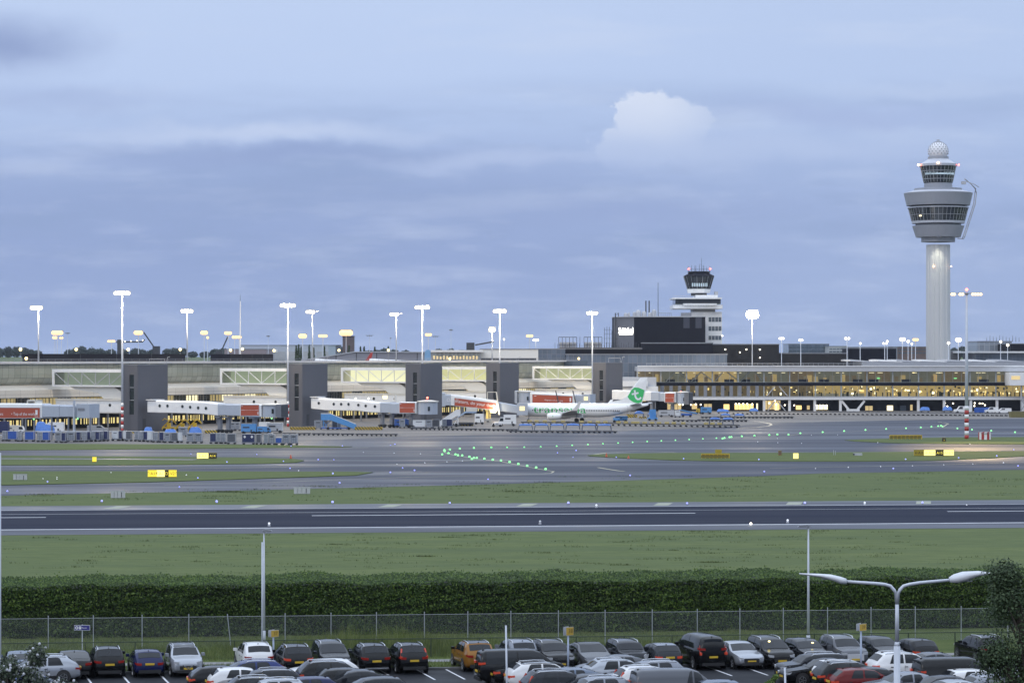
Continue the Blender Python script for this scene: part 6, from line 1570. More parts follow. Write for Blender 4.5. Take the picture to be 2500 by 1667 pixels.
# ---------------------------------------------------------------- apron equipment
def dolly_parts(t, L, W_, mat, z=.5, wheels=2, rail=False):
    mb = MB(); mb.box(-L / 2, L / 2, -W_ / 2, W_ / 2, z - .1, z); mb.box(-L / 2 - .02, L / 2 + .02, -W_ / 2 - .03, -W_ / 2 + .06, z - .16, z + .05); mb.box(-L / 2 - .02, L / 2 + .02, W_ / 2 - .06, W_ / 2 + .03, z - .16, z + .05); mb.build('deck', mat, t)
    me = MB().cyl((0, -.1, 0), (0, .1, 0), .22, .22, 10).mesh('wheel', BLACK)
    for k in range(wheels):
        x = (k / (wheels - 1) - .5) * L * .72
        for s_ in (-1, 1): link('wheel', me, t, (x, s_ * (W_ / 2 - .12), .22))
    MB().bar((L / 2, 0, .38), (L / 2 + .7, 0, .30), .07).build('tow_bar', MGREY, t)
RIBS = panel_mat('ribbed_aluminium', (.30, .325, .37), .42, .40, (.12, .13, .15), .35, .12, gap=.03)
MESHC = panel_mat('dark_mesh_side', (.05, .055, .075), .22, .22, (.16, .17, .19), .6, .2, gap=.03)
NAVYC = M('navy_curtain_side', (.018, .028, .10), .6, var=.25, scale=2, bump=.3)
DEEPB = M('blue_curtain_side', (.03, .10, .40), .55, var=.2, scale=2, bump=.3)
PALEW = M('white_container', (.66, .68, .70), .4, var=.06)
KINDS_ = {'S': RIBS, 'N': NAVYC, 'B': DEEPB, 'M': MESHC, 'W': PALEW}
LABK = {'S': 'silver ribbed air cargo container on a dolly at the grass edge', 'N': 'air cargo container with a navy curtain on a dolly at the grass edge', 'B': 'blue curtained baggage container on a dolly at the far left of the row', 'M': 'dark mesh sided air cargo container on a dolly at the grass edge', 'W': 'pale white air cargo container on a dolly at the grass edge'}
dolly_me = None
def container(px, w_px, kind, ybase, label=None, z0=.55, h=1.62, depth=1.5, name='cargo_container', group=None, rz=0, dolly=True):
    p = gp(px, ybase); w = max(.9, w_px * p.y / F)
    t = thing(name, label or LABK[kind], 'cargo container', (p.x, p.y, z0), rz, group or {'S': 'silver containers in the dolly row', 'N': 'navy curtained containers in the dolly row', 'B': 'blue containers in the dolly row', 'M': 'mesh containers in the dolly row', 'W': 'white containers in the dolly row'}[kind])
    prof = [(-w / 2 + .22 * w, 0), (w / 2, 0), (w / 2, h), (-w / 2, h), (-w / 2, .42)] if kind in 'SW' and w > 1 else [(-w / 2, 0), (w / 2, 0), (w / 2, h), (-w / 2, h)]
    MB().side(prof, -depth / 2, depth / 2).build('shell', KINDS_[kind], t, fix=True)
    mb = MB(); mb.box(-w / 2 - .02, w / 2 + .02, -depth / 2 - .03, depth / 2 + .03, h, h + .05); mb.box(w / 2 - .06, w / 2 + .02, -depth / 2 - .025, -depth / 2, 0, h); mb.box(-w / 2 - .02, -w / 2 + .05, -depth / 2 - .025, -depth / 2, .45 if kind in 'SW' else 0, h); mb.build('edge_frame', LGREY, t)
    if kind in 'SW' and w > 1.2:
        mb = MB(); mb.box(-w * .25, w * .25, -depth / 2 - .02, -depth / 2, h * .66, h * .82); mb.build('placard', MGREY if kind == 'W' else DGREY, t)
    if dolly and z0 < .8:
        k = thing('container_dolly', 'low steel dolly carrying a container in the row at the grass edge', 'dolly', (p.x, p.y, 0), rz, 'dollies of the container row'); dolly_parts(k, w + .15, depth, MGREY)
    return t
ROW = [(12, 10, 'S', 1077), (31, 22, 'B', 1077), (49, 10, 'S', 1078), (73, 22, 'B', 1078), (98, 12, 'S', 1079), (113, 16, 'B', 1079), (143, 15, 'S', 1080), (156, 8, 'N', 1081), (174, 20, 'S', 1079), (192.5, 10, 'N', 1079), (206, 12, 'S', 1079), (217, 9, 'N', 1078), (228.5, 12, 'S', 1078), (239, 8, 'N', 1078), (249, 9, 'S', 1077), (259, 8, 'N', 1077), (282, 16, 'W', 1076), (296, 8, 'N', 1076), (304, 6, 'W', 1076), (315, 13, 'M', 1077), (335, 10, 'S', 1077), (346, 11, 'S', 1078), (356, 5, 'N', 1078), (366, 11, 'W', 1079), (380, 13, 'S', 1080), (395, 11, 'N', 1080), (409, 14, 'S', 1081), (427, 17, 'M', 1081), (439, 5, 'W', 1081), (465, 17, 'S', 1082), (485, 18, 'S', 1082), (521, 15, 'N', 1083), (534, 9, 'S', 1083), (546, 11, 'S', 1083), (565.5, 20, 'M', 1084), (632, 12, 'M', 1085), (650, 10, 'S', 1086), (664, 15, 'S', 1086), (698.5, 17, 'S', 1086), (717.5, 18, 'S', 1086)]
for r_ in ROW: container(*r_)
t = container(607, 31, 'N', 1085, 'wide navy container with two white diamond signs facing the grass', group='wide containers')
for dx in (-.75, .75): MB().poly([(dx, -.79, .75), (dx + .28, -.79, 1.1), (dx, -.79, 1.45), (dx - .28, -.79, 1.1)]).build('diamond_sign', LETTERW, t)
container(681, 15, 'B', 1086, 'low bluish half height container between silver ones', h=.95, group='low containers'); container(660, 12, 'S', 1083, 'silver container stacked on the row behind a lower pair', z0=1.3, h=.9, group='low containers')
# second rank behind the row
for px, w, k, y, lab in ((447, 20, 'S', 1066, 'silver container standing behind the row beside the blue tarpaulin'), (580, 12, 'S', 1052, 'silver container under the first jet bridge'), (569, 12, 'S', 1052, 'silver container paired under the first jet bridge'), (777, 18, 'S', 1048, 'grey container with a dark placard beside the blue stairs'), (818, 13, 'M', 1048, 'dark mesh container under the blue stairs'), (828, 8, 'S', 1048, 'narrow silver container under the blue stairs'),
                          (982, 13, 'S', 1045, 'silver container in front of the blue trailer'), (1023, 30, 'W', 1046, 'wide white closed container right of the blue trailer'), (1047, 16, 'S', 1046, 'dull grey container between white and dark ones'), (1064, 18, 'M', 1045, 'dark container lit from above left of the white stairs'), (1085, 10, 'S', 1044, 'grey container at the foot of the white stairs'), (1097, 14, 'N', 1044, 'navy container at the foot of the white stairs'), (1654, 13, 'W', 1019, 'upright white box beside the blue belt loader')):
    container(px, w, k, y, lab, group='containers on the stand')
def flat_dolly(px, y, L=3.4, mat=None, label=None, group=None, z=.5, wheels=3):
    p = gp(px, y); t = thing('flat_dolly', label, 'dolly', (p.x, p.y, 0), R(3), group); dolly_parts(t, L, 2.2, mat or DGREY, z, wheels); return t
def dolly_line(px0, px1, y0, y1, n, label, group, mat=None, z=.5, L=None):
    first = None; step = (px1 - px0) / n
    for k in range(n):
        f = (k + .5) / n; px, y = px0 + (px1 - px0) * f, y0 + (y1 - y0) * f; p = gp(px, y); l = L or step * p.y / F * .90
        if first is None: first = flat_dolly(px, y, l, mat, label, group, z)
        else: dup(first, (p.x, p.y, 0))
dolly_line(690, 972, 1062, 1065, 8, 'empty dark flat dolly in the string on the open apron', 'flat dollies on the open apron')
dolly_line(1000, 1266, 1049, 1053, 8, 'empty dark flat dolly in the string before the aircraft nose', 'flat dollies before the aircraft nose')
dolly_line(1240, 1508, 1056, 1057, 7, 'flat dolly in the foremost string beneath the aircraft', 'foremost flat dollies', z=.45)
dolly_line(1270, 1806, 1036, 1044, 13, 'low trailer with a pale yellow block in the long string along the stand', 'long string of trailers', z=.7)
dolly_line(1702, 1826, 1028, 1030, 4, 'dark flat dolly in the string right of the long trailers', 'dollies at the lane')
dolly_line(1640, 1705, 1029, 1030, 2, 'dark flat dolly behind the long trailer string', 'dollies behind the trailers')
dolly_line(1710, 1938, 1021, 1021, 8, 'dark flat dolly in the farthest short string on the apron', 'farthest dollies')
dolly_line(1785, 2462, 1011, 1016, 20, 'low grey trailer in the unbroken line in front of the terminal', 'trailer line at the terminal', mat=M('trailer_grey', (.13, .135, .15), .6, var=.15), z=.95)
blk = None
for k, px in enumerate((1293, 1310, 1330, 1352, 1375, 1420, 1440, 1460, 1478, 1510, 1528, 1546, 1556, 1574, 1592, 1609, 1628, 1645, 1668, 1724, 1739, 1757)):
    f = (px - 1270) / 536; p = gp(px, 1036 + 8 * f); 
    if blk is None: blk = MB().box(-.55, .55, -.7, .7, 0, .5).build('wheel_chock_box', M('pale_yellow_box', (.50, .40, .16), .6, var=.1)); blk.location = (p.x, p.y, .75); tag(blk, 'pale yellow box lying on a trailer of the long string', 'box', 'yellow boxes on the trailers')
    else: b = blk.copy(); COL.objects.link(b); b.location = (p.x, p.y, .75)
arch0 = None
def arch(px, y, label, group, z0=.5, sag=.25, W_=3.0, h=1.35, canopy=TARP):
    p = gp(px, y); t = thing('canopy_dolly', label, 'baggage cart', (p.x, p.y, z0), R(2), group)
    mb = MB()
    for s_ in (-1, 1): mb.bar((s_ * W_ / 2, -.7, 0), (s_ * W_ / 2 * .86, -.7, h), .14); mb.bar((s_ * W_ / 2, .7, 0), (s_ * W_ / 2 * .86, .7, h), .14); mb.bar((s_ * W_ / 2 * .86, -.7, h), (s_ * W_ / 2 * .86, .7, h), .12)
    mb.bar((-W_ / 2 * .86, -.7, h), (W_ / 2 * .86, -.7, h), .12); mb.bar((-W_ / 2 * .86, .7, h), (W_ / 2 * .86, .7, h), .12); mb.box(-W_ / 2 - .1, W_ / 2 + .1, -.8, .8, 0, .08); mb.build('frame', M('blue_grey_frame', (.10, .12, .17), .5), t)
    mb = MB(); n = 6
    for k in range(n):
        x0, x1 = -W_ * .44 + W_ * .88 * k / n, -W_ * .44 + W_ * .88 * (k + 1) / n; f0, f1 = (k / n) * 2 - 1, ((k + 1) / n) * 2 - 1
        z0_, z1_ = h + .12 + sag * (1 - f0 * f0), h + .12 + sag * (1 - f1 * f1)
        mb.poly([(x0, -.8, z0_ - .1), (x1, -.8, z1_ - .1), (x1, 0, z1_ + .06), (x0, 0, z0_ + .06)]); mb.poly([(x0, 0, z0_ + .06), (x1, 0, z1_ + .06), (x1, .8, z1_ - .1), (x0, .8, z0_ - .1)]); mb.poly([(x0, -.82, h - .12), (x1, -.82, h - .12), (x1, -.8, z1_ - .1), (x0, -.8, z0_ - .1)])
    mb.build('canopy', canopy, t)
    return t
for px in (1283, 1322, 1360, 1398.5, 1438, 1475): arch(px, 1055, 'open baggage cart with a sagging blue canopy in the foremost string', 'blue canopy carts in the foremost string', sag=.1 + .15 * ((px * 7) % 5) / 5, h=1.25, W_=3.5)
for px, y in ((1745, 1041.5), (1777, 1042)): arch(px, y, 'blue canopy cart near the end of the long trailer string', 'blue canopy carts on the long string', z0=.7, W_=2.9)
for px, y in ((1771, 1026), (1805, 1027)): arch(px, y, 'blue canopy cart right of the long trailer string', 'blue canopy carts at the lane', W_=2.9, h=1.1)
arch(1560, 1024, 'blue domed canopy cart under the aircraft tail', 'single canopy carts', sag=.5, W_=2.9); arch(1592, 1026, 'blue canopy cart beside the blue lift under the tail', 'single canopy carts', W_=2.6)
def tarp_heap(px, y, w_px, h, label, mat=TARP, z0=.5):
    p = gp(px, y); w = w_px * p.y / F; t = thing('covered_cart', label, 'baggage cart', (p.x, p.y, 0)); dolly_parts(t, w * .95, 1.7, MGREY, z0)
    bm = bmesh.new(); bmesh.ops.create_grid(bm, x_segments=12, y_segments=6, size=.5)
    rg = random.Random(int(px))
    for v in bm.verts:
        x, yv = v.co.x * 2, v.co.y * 2; e = max(abs(x), abs(yv)); v.co.x *= w; v.co.y *= 1.8
        v.co.z = h * (1 - max(0, e - .78) * 4.2) * (1 - .18 * x * x) + rg.uniform(-.06, .08)
    me = bpy.data.meshes.new('cover'); bm.to_mesh(me); bm.free(); me.materials.append(mat); me.polygons.foreach_set('use_smooth', [True] * len(me.polygons)); link('cover', me, t, (0, 0, z0)); return t
for px, y, w, h, lab in ((115, 1062, 40, 1.9, 'big heap under bright blue tarpaulin above the container row'), (100, 1058, 26, 2.3, 'second blue tarpaulin heap just behind the big one'), (362, 1060, 20, 1.2, 'small blue covered cart at the foot of the nearest stair tower'), (416, 1062, 28, .9, 'low blue canopy behind the mesh containers'), (477, 1068, 32, 1.9, 'tall bright blue tarpaulin stack behind two silver containers'), (2258, 1006, 24, 1.2, 'blue covered cart left of the white van at the terminal'), (2313, 1006, 24, 1.3, 'blue covered cart close beside the white van at the terminal'), (1840, 1008, 22, 1.0, 'blue flat covered cart before the lit ground floor'), (1765, 1009, 30, .9, 'blue and grey loaded cart by the lit ground floor')):
    tarp_heap(px, y, w, h, lab)
def boxtruck(px, y, L, W_, h, label, body, cab=None, name='service_truck', cat='truck', rz=0, louvre=True, cabside=1, group=None):
    p = gp(px, y); t = thing(name, label, cat, (p.x, p.y, 0), rz, group)
    bl_ = L * (.72 if cab else 1)
    x0 = -L / 2 if cabside > 0 else L / 2 - bl_
    MB().box(x0, x0 + bl_, -W_ / 2, W_ / 2, .55, h).build('body', body, t)
    MB().box(x0 - .03, x0 + bl_ + .03, -W_ / 2 - .03, W_ / 2 + .03, h, h + .08).build('roof', WHITE if body is WHITE else body, t)
    if louvre:
        mb = MB(); mb.box(x0 + bl_ * .12, x0 + bl_ * .55, -W_ / 2 - .03, -W_ / 2, h * .62, h * .76); mb.build('louvre', DGREY, t); mb = MB(); mb.box(x0 + bl_ * .62, x0 + bl_ * .72, -W_ / 2 - .03, -W_ / 2, .6, h * .45); mb.build('hatch', DGREY, t)
    if cab:
        c0, c1 = (x0 + bl_, L / 2) if cabside > 0 else (-L / 2, x0); hc = min(h * .92, 2.3); s_ = cabside
        f = c1 if s_ > 0 else c0; b_ = c0 if s_ > 0 else c1
        mb = MB(); mb.side([(b_, .5), (f, .5), (f, hc * .55), (f - s_ * .35, hc), (b_, hc)], -W_ / 2 + .05, W_ / 2 - .05); cb = mb.build('cab', cab, t, fix=True)
        mb = MB(); mb.side([(b_ + s_ * .1, hc * .58), (f - s_ * .12, hc * .58), (f - s_ * .4, hc * .94), (b_ + s_ * .1, hc * .94)], -W_ / 2 + .02, W_ / 2 - .02); mb.build('window', GLASSD, cb, fix=True)
    me = MB().cyl((0, -.13, 0), (0, .13, 0), .36, .36, 12).mesh('wheel', BLACK)
    for x in (-L * .34, L * .34):
        for s_ in (-1, 1): link('wheel', me, t, (x, s_ * (W_ / 2 - .12), .36))
    MB().box(-L / 2, L / 2, -W_ / 2 + .2, W_ / 2 - .2, .4, .56).build('chassis', DGREY, t)
    return t
boxtruck(608, 1059, 3.6, 2.0, 2.3, 'light blue ground power unit with dark louvres before the second mast', SKYBLUE)
boxtruck(645, 1059, 3.2, 1.9, 1.7, 'light blue tow tractor between the blue and white power units', SKYBLUE, SKYBLUE, 'tow_tractor', 'tractor')
boxtruck(671.5, 1057, 3.7, 2.1, 2.4, 'white ground power unit with a long dark louvre left of the second tower', WHITE)
boxtruck(646, 1053, 2.6, 1.8, 2.2, 'white power unit end peeking out behind the blue tractor', WHITE, louvre=False)
boxtruck(985, 1044, 4.6, 1.9, 2.2, 'blue trailer behind grey containers near the round bridge cab', BLUE)
boxtruck(1239, 1040, 4.6, 2.2, 2.9, 'white power truck with yellow and black trim at the aircraft nose', WHITE, WHITE, cabside=-1)
boxtruck(1170, 1036, 2.4, 1.9, 2.8, 'white box unit under the sloping red banner', WHITE)
boxtruck(1517, 1030, 3.4, 1.8, 1.6, 'light blue low trailer under the aircraft tail', SKYBLUE); boxtruck(1505, 1031, 1.8, 1.6, 1.2, 'small light blue trailer end under the aircraft tail', SKYBLUE, louvre=False)
boxtruck(1724, 1011, 3.3, 1.9, 2.2, 'light blue van body before the lit ground floor', SKYBLUE); boxtruck(1706, 1010, 1.6, 1.5, 1.6, 'small yellow and blue tractor beside the light blue van body', YELLOW, BLUE, 'tow_tractor', 'tractor')
boxtruck(1627, 1018, 4.6, 1.9, 2.0, 'white and navy catering box with a dark open side', LGREY, louvre=True); boxtruck(130, 1057, 5.2, 2.1, 2.5, 'white lorry half hidden behind the blue tarpaulin heap', WHITE, WHITE, cabside=-1); boxtruck(36, 1058, 4.6, 2.0, 1.9, 'cream low baggage tractor at the left behind the blue containers', CREAM, WHITE); boxtruck(4, 1060, 3.4, 2.2, 3.0, 'dark navy box truck cut by the left edge', NAVYC, louvre=False)
boxtruck(1213, 1042, 2.6, 1.5, 1.2, 'small white tow tractor at the foot of the yellow lift column', WHITE, WHITE, 'tow_tractor', 'tractor', cabside=-1)
# vans and a pickup (seen from the side)
def van(px, y, label, mat, L=5.2, h=2.1, s_=1, name='parked_van', cat='van', tail=False):
    p = gp(px, y); t = thing(name, label, cat, (p.x, p.y, 0)); W_ = 1.9
    f, b = s_ * L / 2, -s_ * L / 2
    prof = [(b, .4), (f, .4), (f, .95), (f - s_ * .25, 1.15), (f - s_ * 1.0, 1.25), (f - s_ * 1.75, h), (b + s_ * .05, h)] if not tail else [(b, .5), (f, .5), (f, 1.0), (f - s_ * 1.2, 1.15), (f - s_ * 1.8, h), (b + s_ * 2.0, h), (b + s_ * 1.8, 1.1), (b, 1.1)]
    MB().side(prof, -W_ / 2, W_ / 2).build('body', mat, t, fix=True)
    mb = MB(); mb.side([(f - s_ * 1.15, 1.3), (f - s_ * 1.8, h - .12), (f - s_ * 2.7, h - .12), (f - s_ * 2.7, 1.3)], -W_ / 2 - .015, W_ / 2 + .015); mb.build('window', GLASSD, t, fix=True)
    me = MB().cyl((0, -.12, 0), (0, .12, 0), .34, .34, 12).mesh('wheel', BLACK)
    for x in (-L * .3, L * .31):
        for q in (-1, 1): link('wheel', me, t, (x * s_, q * (W_ / 2 - .1), .34))
    return t
van(2350, 1008, 'white sloping nosed van left of a terminal column', WHITE, 5.6, 2.2, -1); van(2450, 1010, 'white car with a blue stripe before the olive skip', WHITE, 4.8, 1.8, -1); van(2420, 1009, 'white van nose behind the blue cart train', WHITE, 4.4, 2.0, -1)
van(239, 1057, 'silver pickup truck with a dark cover below the white link tunnel', M('silver_paint', (.42, .43, .45), .3, .4), 5.0, 1.85, 1, 'pickup_truck', 'pickup', False)
for k, px in enumerate((2387, 2402, 2417)):
    p = gp(px, 1009); t = thing('cage_cart', 'blue cage cart of the short train before the terminal', 'baggage cart', (p.x, p.y, 0), 0, 'blue cage carts'); dolly_parts(t, 2.0, 1.5, BLUE, .5)
    mb = MB()
    for x in (-.95, -.3, .3, .95):
        mb.bar((x, -.7, .5), (x, -.7, 1.9), .1)
    for z in (.9, 1.4, 1.9): mb.bar((-1, -.7, z), (1, -.7, z), .1)
    mb.box(-1, 1, .6, .7, .5, 1.9); mb.build('cage', BLUE, t)
p = gp(2484, 1019); t = thing('skip_container', 'olive green open skip at the right edge of the apron', 'skip', (p.x, p.y, 0)); OL = M('olive_paint', (.18, .16, .06), .6, var=.15)
MB().side([(-2.3, .1), (2.4, .1), (2.6, 1.75), (-2.5, 1.75)], -1.1, 1.1).build('body', OL, t, fix=True); mb = MB(); mb.box(-2.55, 2.65, -1.16, 1.16, 1.70, 1.8); mb.build('rim', OL, t); mb = MB()
for x in (-1.5, -.5, .5, 1.5): mb.box(x - .06, x + .06, -1.16, -1.1, .1, 1.7)
mb.build('rib', OL, t)
# hazard striped barriers
HAZ = bpy.data.materials.new('hazard_stripes'); HAZ.use_nodes = True
_t = HAZ.node_tree; _b = _t.nodes['Principled BSDF']; _b.inputs['Roughness'].default_value = .6
_tc = _t.nodes.new('ShaderNodeTexCoord'); _sp = _t.nodes.new('ShaderNodeSeparateXYZ'); _t.links.new(_tc.outputs['Object'], _sp.inputs[0])
def _mm(op, a, b): 
    n = _t.nodes.new('ShaderNodeMath'); n.operation = op
    for i, x in enumerate((a, b)):
        if isinstance(x, (int, float)): n.inputs[i].default_value = x
        else: _t.links.new(x, n.inputs[i])
    return n.outputs[0]
_f = _mm('LESS_THAN', _mm('FRACT', _mm('MULTIPLY', _mm('ADD', _sp.outputs[0], _sp.outputs[2]), 1.35), 0), .5)
_x = _t.nodes.new('ShaderNodeMix'); _x.data_type = 'RGBA'; _t.links.new(_f, _x.inputs[0]); _x.inputs[6].default_value = (.03, .03, .03, 1); _x.inputs[7].default_value = (.58, .40, .04, 1); _t.links.new(_x.outputs[2], _b.inputs['Base Color'])
for px0, px1, y, h, lab in ((708, 770, 1050, .85, 'black and yellow striped kerb barrier right of the second tower'), (866, 934, 1050, .85, 'black and yellow striped barrier right of the blue stairs'), (1116, 1156, 1040, .8, 'black and yellow striped barrier under the red banner'), (1530, 1556, 1020, 1.1, 'black and yellow striped board under the aircraft tail'), (1560, 1578, 1022, .7, 'small striped board beside the blue domed cart'), (290, 345, 1058, .6, 'striped kerb barrier left of the nearest tower foot'), (385, 440, 1060, .6, 'striped kerb barrier right of the nearest tower foot'), (500, 530, 1058, .8, 'striped kerb barrier below the first jet bridge')):
    a, b = gp(px0, y), gp(px1, y); w = b.x - a.x
    t = thing('striped_barrier', lab, 'barrier', ((a.x + b.x) / 2, a.y, 0)); MB().box(-w / 2, w / 2, -.15, .15, .08, h).build('board', HAZ, t)
    mb = MB(); mb.box(-w / 2, w / 2, -.3, .3, 0, .08); mb.build('foot', MGREY, t)
# passenger stairs
def stairs(px0, px1, y, zt, label, mat, mirror=1, platform=2.2, rail=None):
    a, b = gp(px0, y), gp(px1, y); w = b.x - a.x
    t = thing('passenger_stairs', label, 'stairs', ((a.x + b.x) / 2, a.y, 0), 0)
    s_ = mirror; xb, xt = s_ * w / 2, -s_ * w / 2 + s_ * platform; xe = -s_ * w / 2
    mb = MB(); mb.side([(xb, .25), (xb - s_ * .6, .2), (xt, zt - .5), (xe, zt - .5), (xe, zt), (xt, zt), (xb, .55)], -1.0, 1.0); mb.build('flight', MGREY, t, fix=True)
    for y_ in (-1.08, 1.0):
        mb = MB(); mb.side([(xb, .15), (xt, zt - .55), (xe, zt - .55), (xe, zt + 1.05), (xt, zt + 1.05), (xb, 1.45)], y_, y_ + .08); mb.build('side_panel', mat, t, fix=True)
    mb = MB(); mb.bar((xb, -1.05, 1.5), (xt, -1.05, zt + 1.1), .14); mb.bar((xt, -1.05, zt + 1.1), (xe, -1.05, zt + 1.1), .14); mb.build('handrail', rail or WHITE, t)
    mb = MB(); mb.box(-w / 2, w / 2, -.9, .9, .35, .6); mb.build('chassis', BLUE if mat is SKYBLUE else DGREY, t)
    mb = MB(); mb.bar((xe + s_ * .6, -.6, .6), (xe + s_ * .6, -.6, zt - .5), .2); mb.bar((xe + s_ * .6, .6, .6), (xt, .6, zt - .6), .15); mb.bar((xe + s_ * 1.6, -.6, .6), (xe + s_ * .6, -.6, zt - .8), .14); mb.build('prop', mat, t)
    me = MB().cyl((0, -.12, 0), (0, .12, 0), .35, .35, 12).mesh('wheel', BLACK)
    for x in (-w * .3, w * .3):
        for q in (-1, 1): link('wheel', me, t, (x, q * .85, .35))
    return t
stairs(784, 869, 1049, 3.0, 'bright blue mobile passenger stairs with a pale handrail sloping down to the right', SKYBLUE, 1, 2.4)
stairs(1074, 1124, 1042, 3.4, 'near white mobile stairs sloping down to the left at the banner bridge', WHITE, -1, 1.0)
t = boxtruck(1130, 1040, 5.6, 2.1, .9, 'white stair truck cab carrying a raised pale blue flight under the red banner', DGREY, WHITE, 'stair_truck', 'truck', louvre=False, cabside=-1)
mb = MB(); mb.side([(-4.6, .4), (-4.2, .4), (.6, 3.9), (3.6, 3.9), (3.6, 3.5), (.8, 3.5)], -1, 1); mb.build('flight', M('pale_blue_stair', (.36, .48, .66), .45), t, fix=True); mb = MB(); mb.box(.9, 3.8, -1.1, 1.1, 3.9, 4.9); mb.build('platform_guard', CREAM, t)
# belt loader, lift and ground equipment
p = gp(1676, 1018); t = thing('belt_loader', 'blue conveyor belt loader raised to the right beside the white box', 'belt loader', (p.x, p.y, 0)); MB().box(-1.6, 1.6, -.9, .9, .45, 1.1).build('chassis', BLUE, t); MB().bar((-2.2, 0, 2.1), (3.2, 0, .9), .8, .25).build('belt', DGREY, t); MB().bar((-2.2, -.45, 2.3), (3.2, -.45, 1.1), .1, .3).build('side_rail', SKYBLUE, t)
for x in (-1.1, 1.1): MB().cyl((x, -.95, .38), (x, -.7, .38), .38, .38, 12).build('wheel', BLACK, t)
p = gp(1593, 1027); t = thing('cargo_lift', 'sky blue cargo lift with a caged cab under the aircraft tail', 'cargo lift', (p.x, p.y, 0)); MB().box(-1.4, 1.4, -1, 1, .4, .9).build('chassis', SKYBLUE, t); mb = MB()
for x in (-.8, -.25, .3, .85): mb.bar((x, -.8, .9), (x, -.8, 3.2), .14)
mb.bar((-.85, -.8, 3.2), (.9, -.8, 3.2), .2); mb.bar((-.85, -.8, 2.2), (.9, -.8, 2.2), .14); mb.box(-.85, .9, .5, .7, .9, 3.2); mb.build('cab_cage', SKYBLUE, t)
for x in (-.9, .9): MB().cyl((x, -1.02, .35), (x, -.78, .35), .35, .35, 12).build('wheel', BLACK, t)
for px, y, lab in ((412, 1052, 'tangle of yellow loading machinery left part below the first jet bridge'), (445, 1053, 'yellow boom loader below the portholes of the first jet bridge'), (475, 1052, 'small yellow loader beside the bridge leg'), (14, 1050, 'round yellow lit machinery behind the cream tractor at the left')):
    rg = random.Random(int(px)); p = gp(px, y); t = thing('yellow_loader', lab, 'loader', (p.x, p.y, 0)); MB().box(-1.6, 1.6, -.8, .8, .4, 1.0).build('chassis', YELLOW, t); MB().bar((-1.4, 0, 1.0), (.6, 0, 3.0), .3).build('boom', YELLOW, t); MB().bar((.6, 0, 3.0), (1.8, 0, 1.8), .22).build('jib', YELLOW, t); MB().box(-.4, .5, -.6, .6, 1.0, 2.0).build('cab', YELLOW, t)
    mb = MB(); mb.tube([(-1.5, -.5, 2.6), (-1, -.5, 3.1), (0, -.5, 2.7), (1, -.5, 2.9), (1.7, -.5, 2.2)], .1, 5); mb.build('hose', YELLOW, t)
    for x in (-1, 1): MB().cyl((x, -.9, .4), (x, -.6, .4), .4, .4, 12).build('wheel', BLACK, t)
p = gp(55, 1073); t = thing('bent_pipe_rail', 'long bent grey handrail in front of the blue containers', 'railing', (p.x, p.y - 6, 0)); MB().tube([(-5.2, 0, .4), (-4.6, 0, 1.0), (-4, 0, 1.2), (0, 0, 1.35), (1.2, 0, 1.7), (4, 0, 2.0), (30, 0, 2.0)], .09, 6).build('rail', GALV, t)
for x in (-4.5, 0, 5, 12, 20, 28): MB().cyl((x, 0, 0), (x, 0, 1.1 if x < -3 else (1.35 if x < 1 else 2.0)), .05, .05, 6).build('post', GALV, t)
# two loaders in bright vests
def worker(px, y, label, vest, lean=0.0, arm=.5):
    p = gp(px, y); V_ = [(0, 0, .92), (0, 0, 1.15), (lean * .1, 0, 1.4), (lean * .15, 0, 1.52), (lean * .18, 0, 1.68), (.11, .02, .86), (.13, .08, .48), (.12, .02, .06), (.12, -.12, .03), (-.11, .02, .86), (-.16, -.1, .48), (-.2, .05, .06), (-.2, -.09, .03), (.21, 0, 1.38), (.28, -.08, 1.1), (.26, -.3 * arm, .9), (-.21, 0, 1.38), (-.3, -.1, 1.12), (-.34, -.35 * arm, 1.0)]
    E_ = [(0, 1), (1, 2), (2, 3), (3, 4), (0, 5), (5, 6), (6, 7), (7, 8), (0, 9), (9, 10), (10, 11), (11, 12), (2, 13), (13, 14), (14, 15), (2, 16), (16, 17), (17, 18)]
    rad = [.15, .16, .17, .06, .105, .10, .07, .05, .04, .10, .07, .05, .04, .07, .05, .04, .07, .05, .04]
    me = bpy.data.meshes.new('body'); me.from_pydata(V_, E_, []); o = bpy.data.objects.new('body', me); COL.objects.link(o)
    m = o.modifiers.new('skin', 'SKIN'); 
    for i, r_ in enumerate(rad): me.skin_vertices[0].data[i].radius = (r_, r_)
    me.skin_vertices[0].data[0].use_root = True
    s2 = o.modifiers.new('sub', 'SUBSURF'); s2.levels = s2.render_levels = 1
    bpy.context.view_layer.update(); dg = bpy.context.evaluated_depsgraph_get(); nm = bpy.data.meshes.new_from_object(o.evaluated_get(dg)); bpy.data.objects.remove(o)
    nm.materials.append(M('work_trousers', (.03, .04, .07), .8)); nm.materials.append(M('skin_tone', (.42, .28, .21), .6))
    for f in nm.polygons: f.material_index = 1 if f.center.z > 1.5 or (f.center.z < 1.05 and abs(f.center.x) > .24 and f.center.z > .8) else 0
    t = thing('person', label, 'person', (p.x, p.y, 0), R(20)); link('body', nm, t)
    mb = MB(); mb.lathe([(.19, 1.0), (.2, 1.2), (.215, 1.38), (.12, 1.5)], 12); mb.v = [(x, y * .75, z) for x, y, z in mb.v]; mb.build('safety_vest', vest, t); MB().ball((lean * .18, .02, 1.73), .115, 8, sz=.7).build('hair', BLACK, t)
worker(848, 1049, 'person in a yellow green safety vest under the jet bridge behind the blue stairs', M('hi_vis_yellow', (.45, .75, .08), .6), .1)
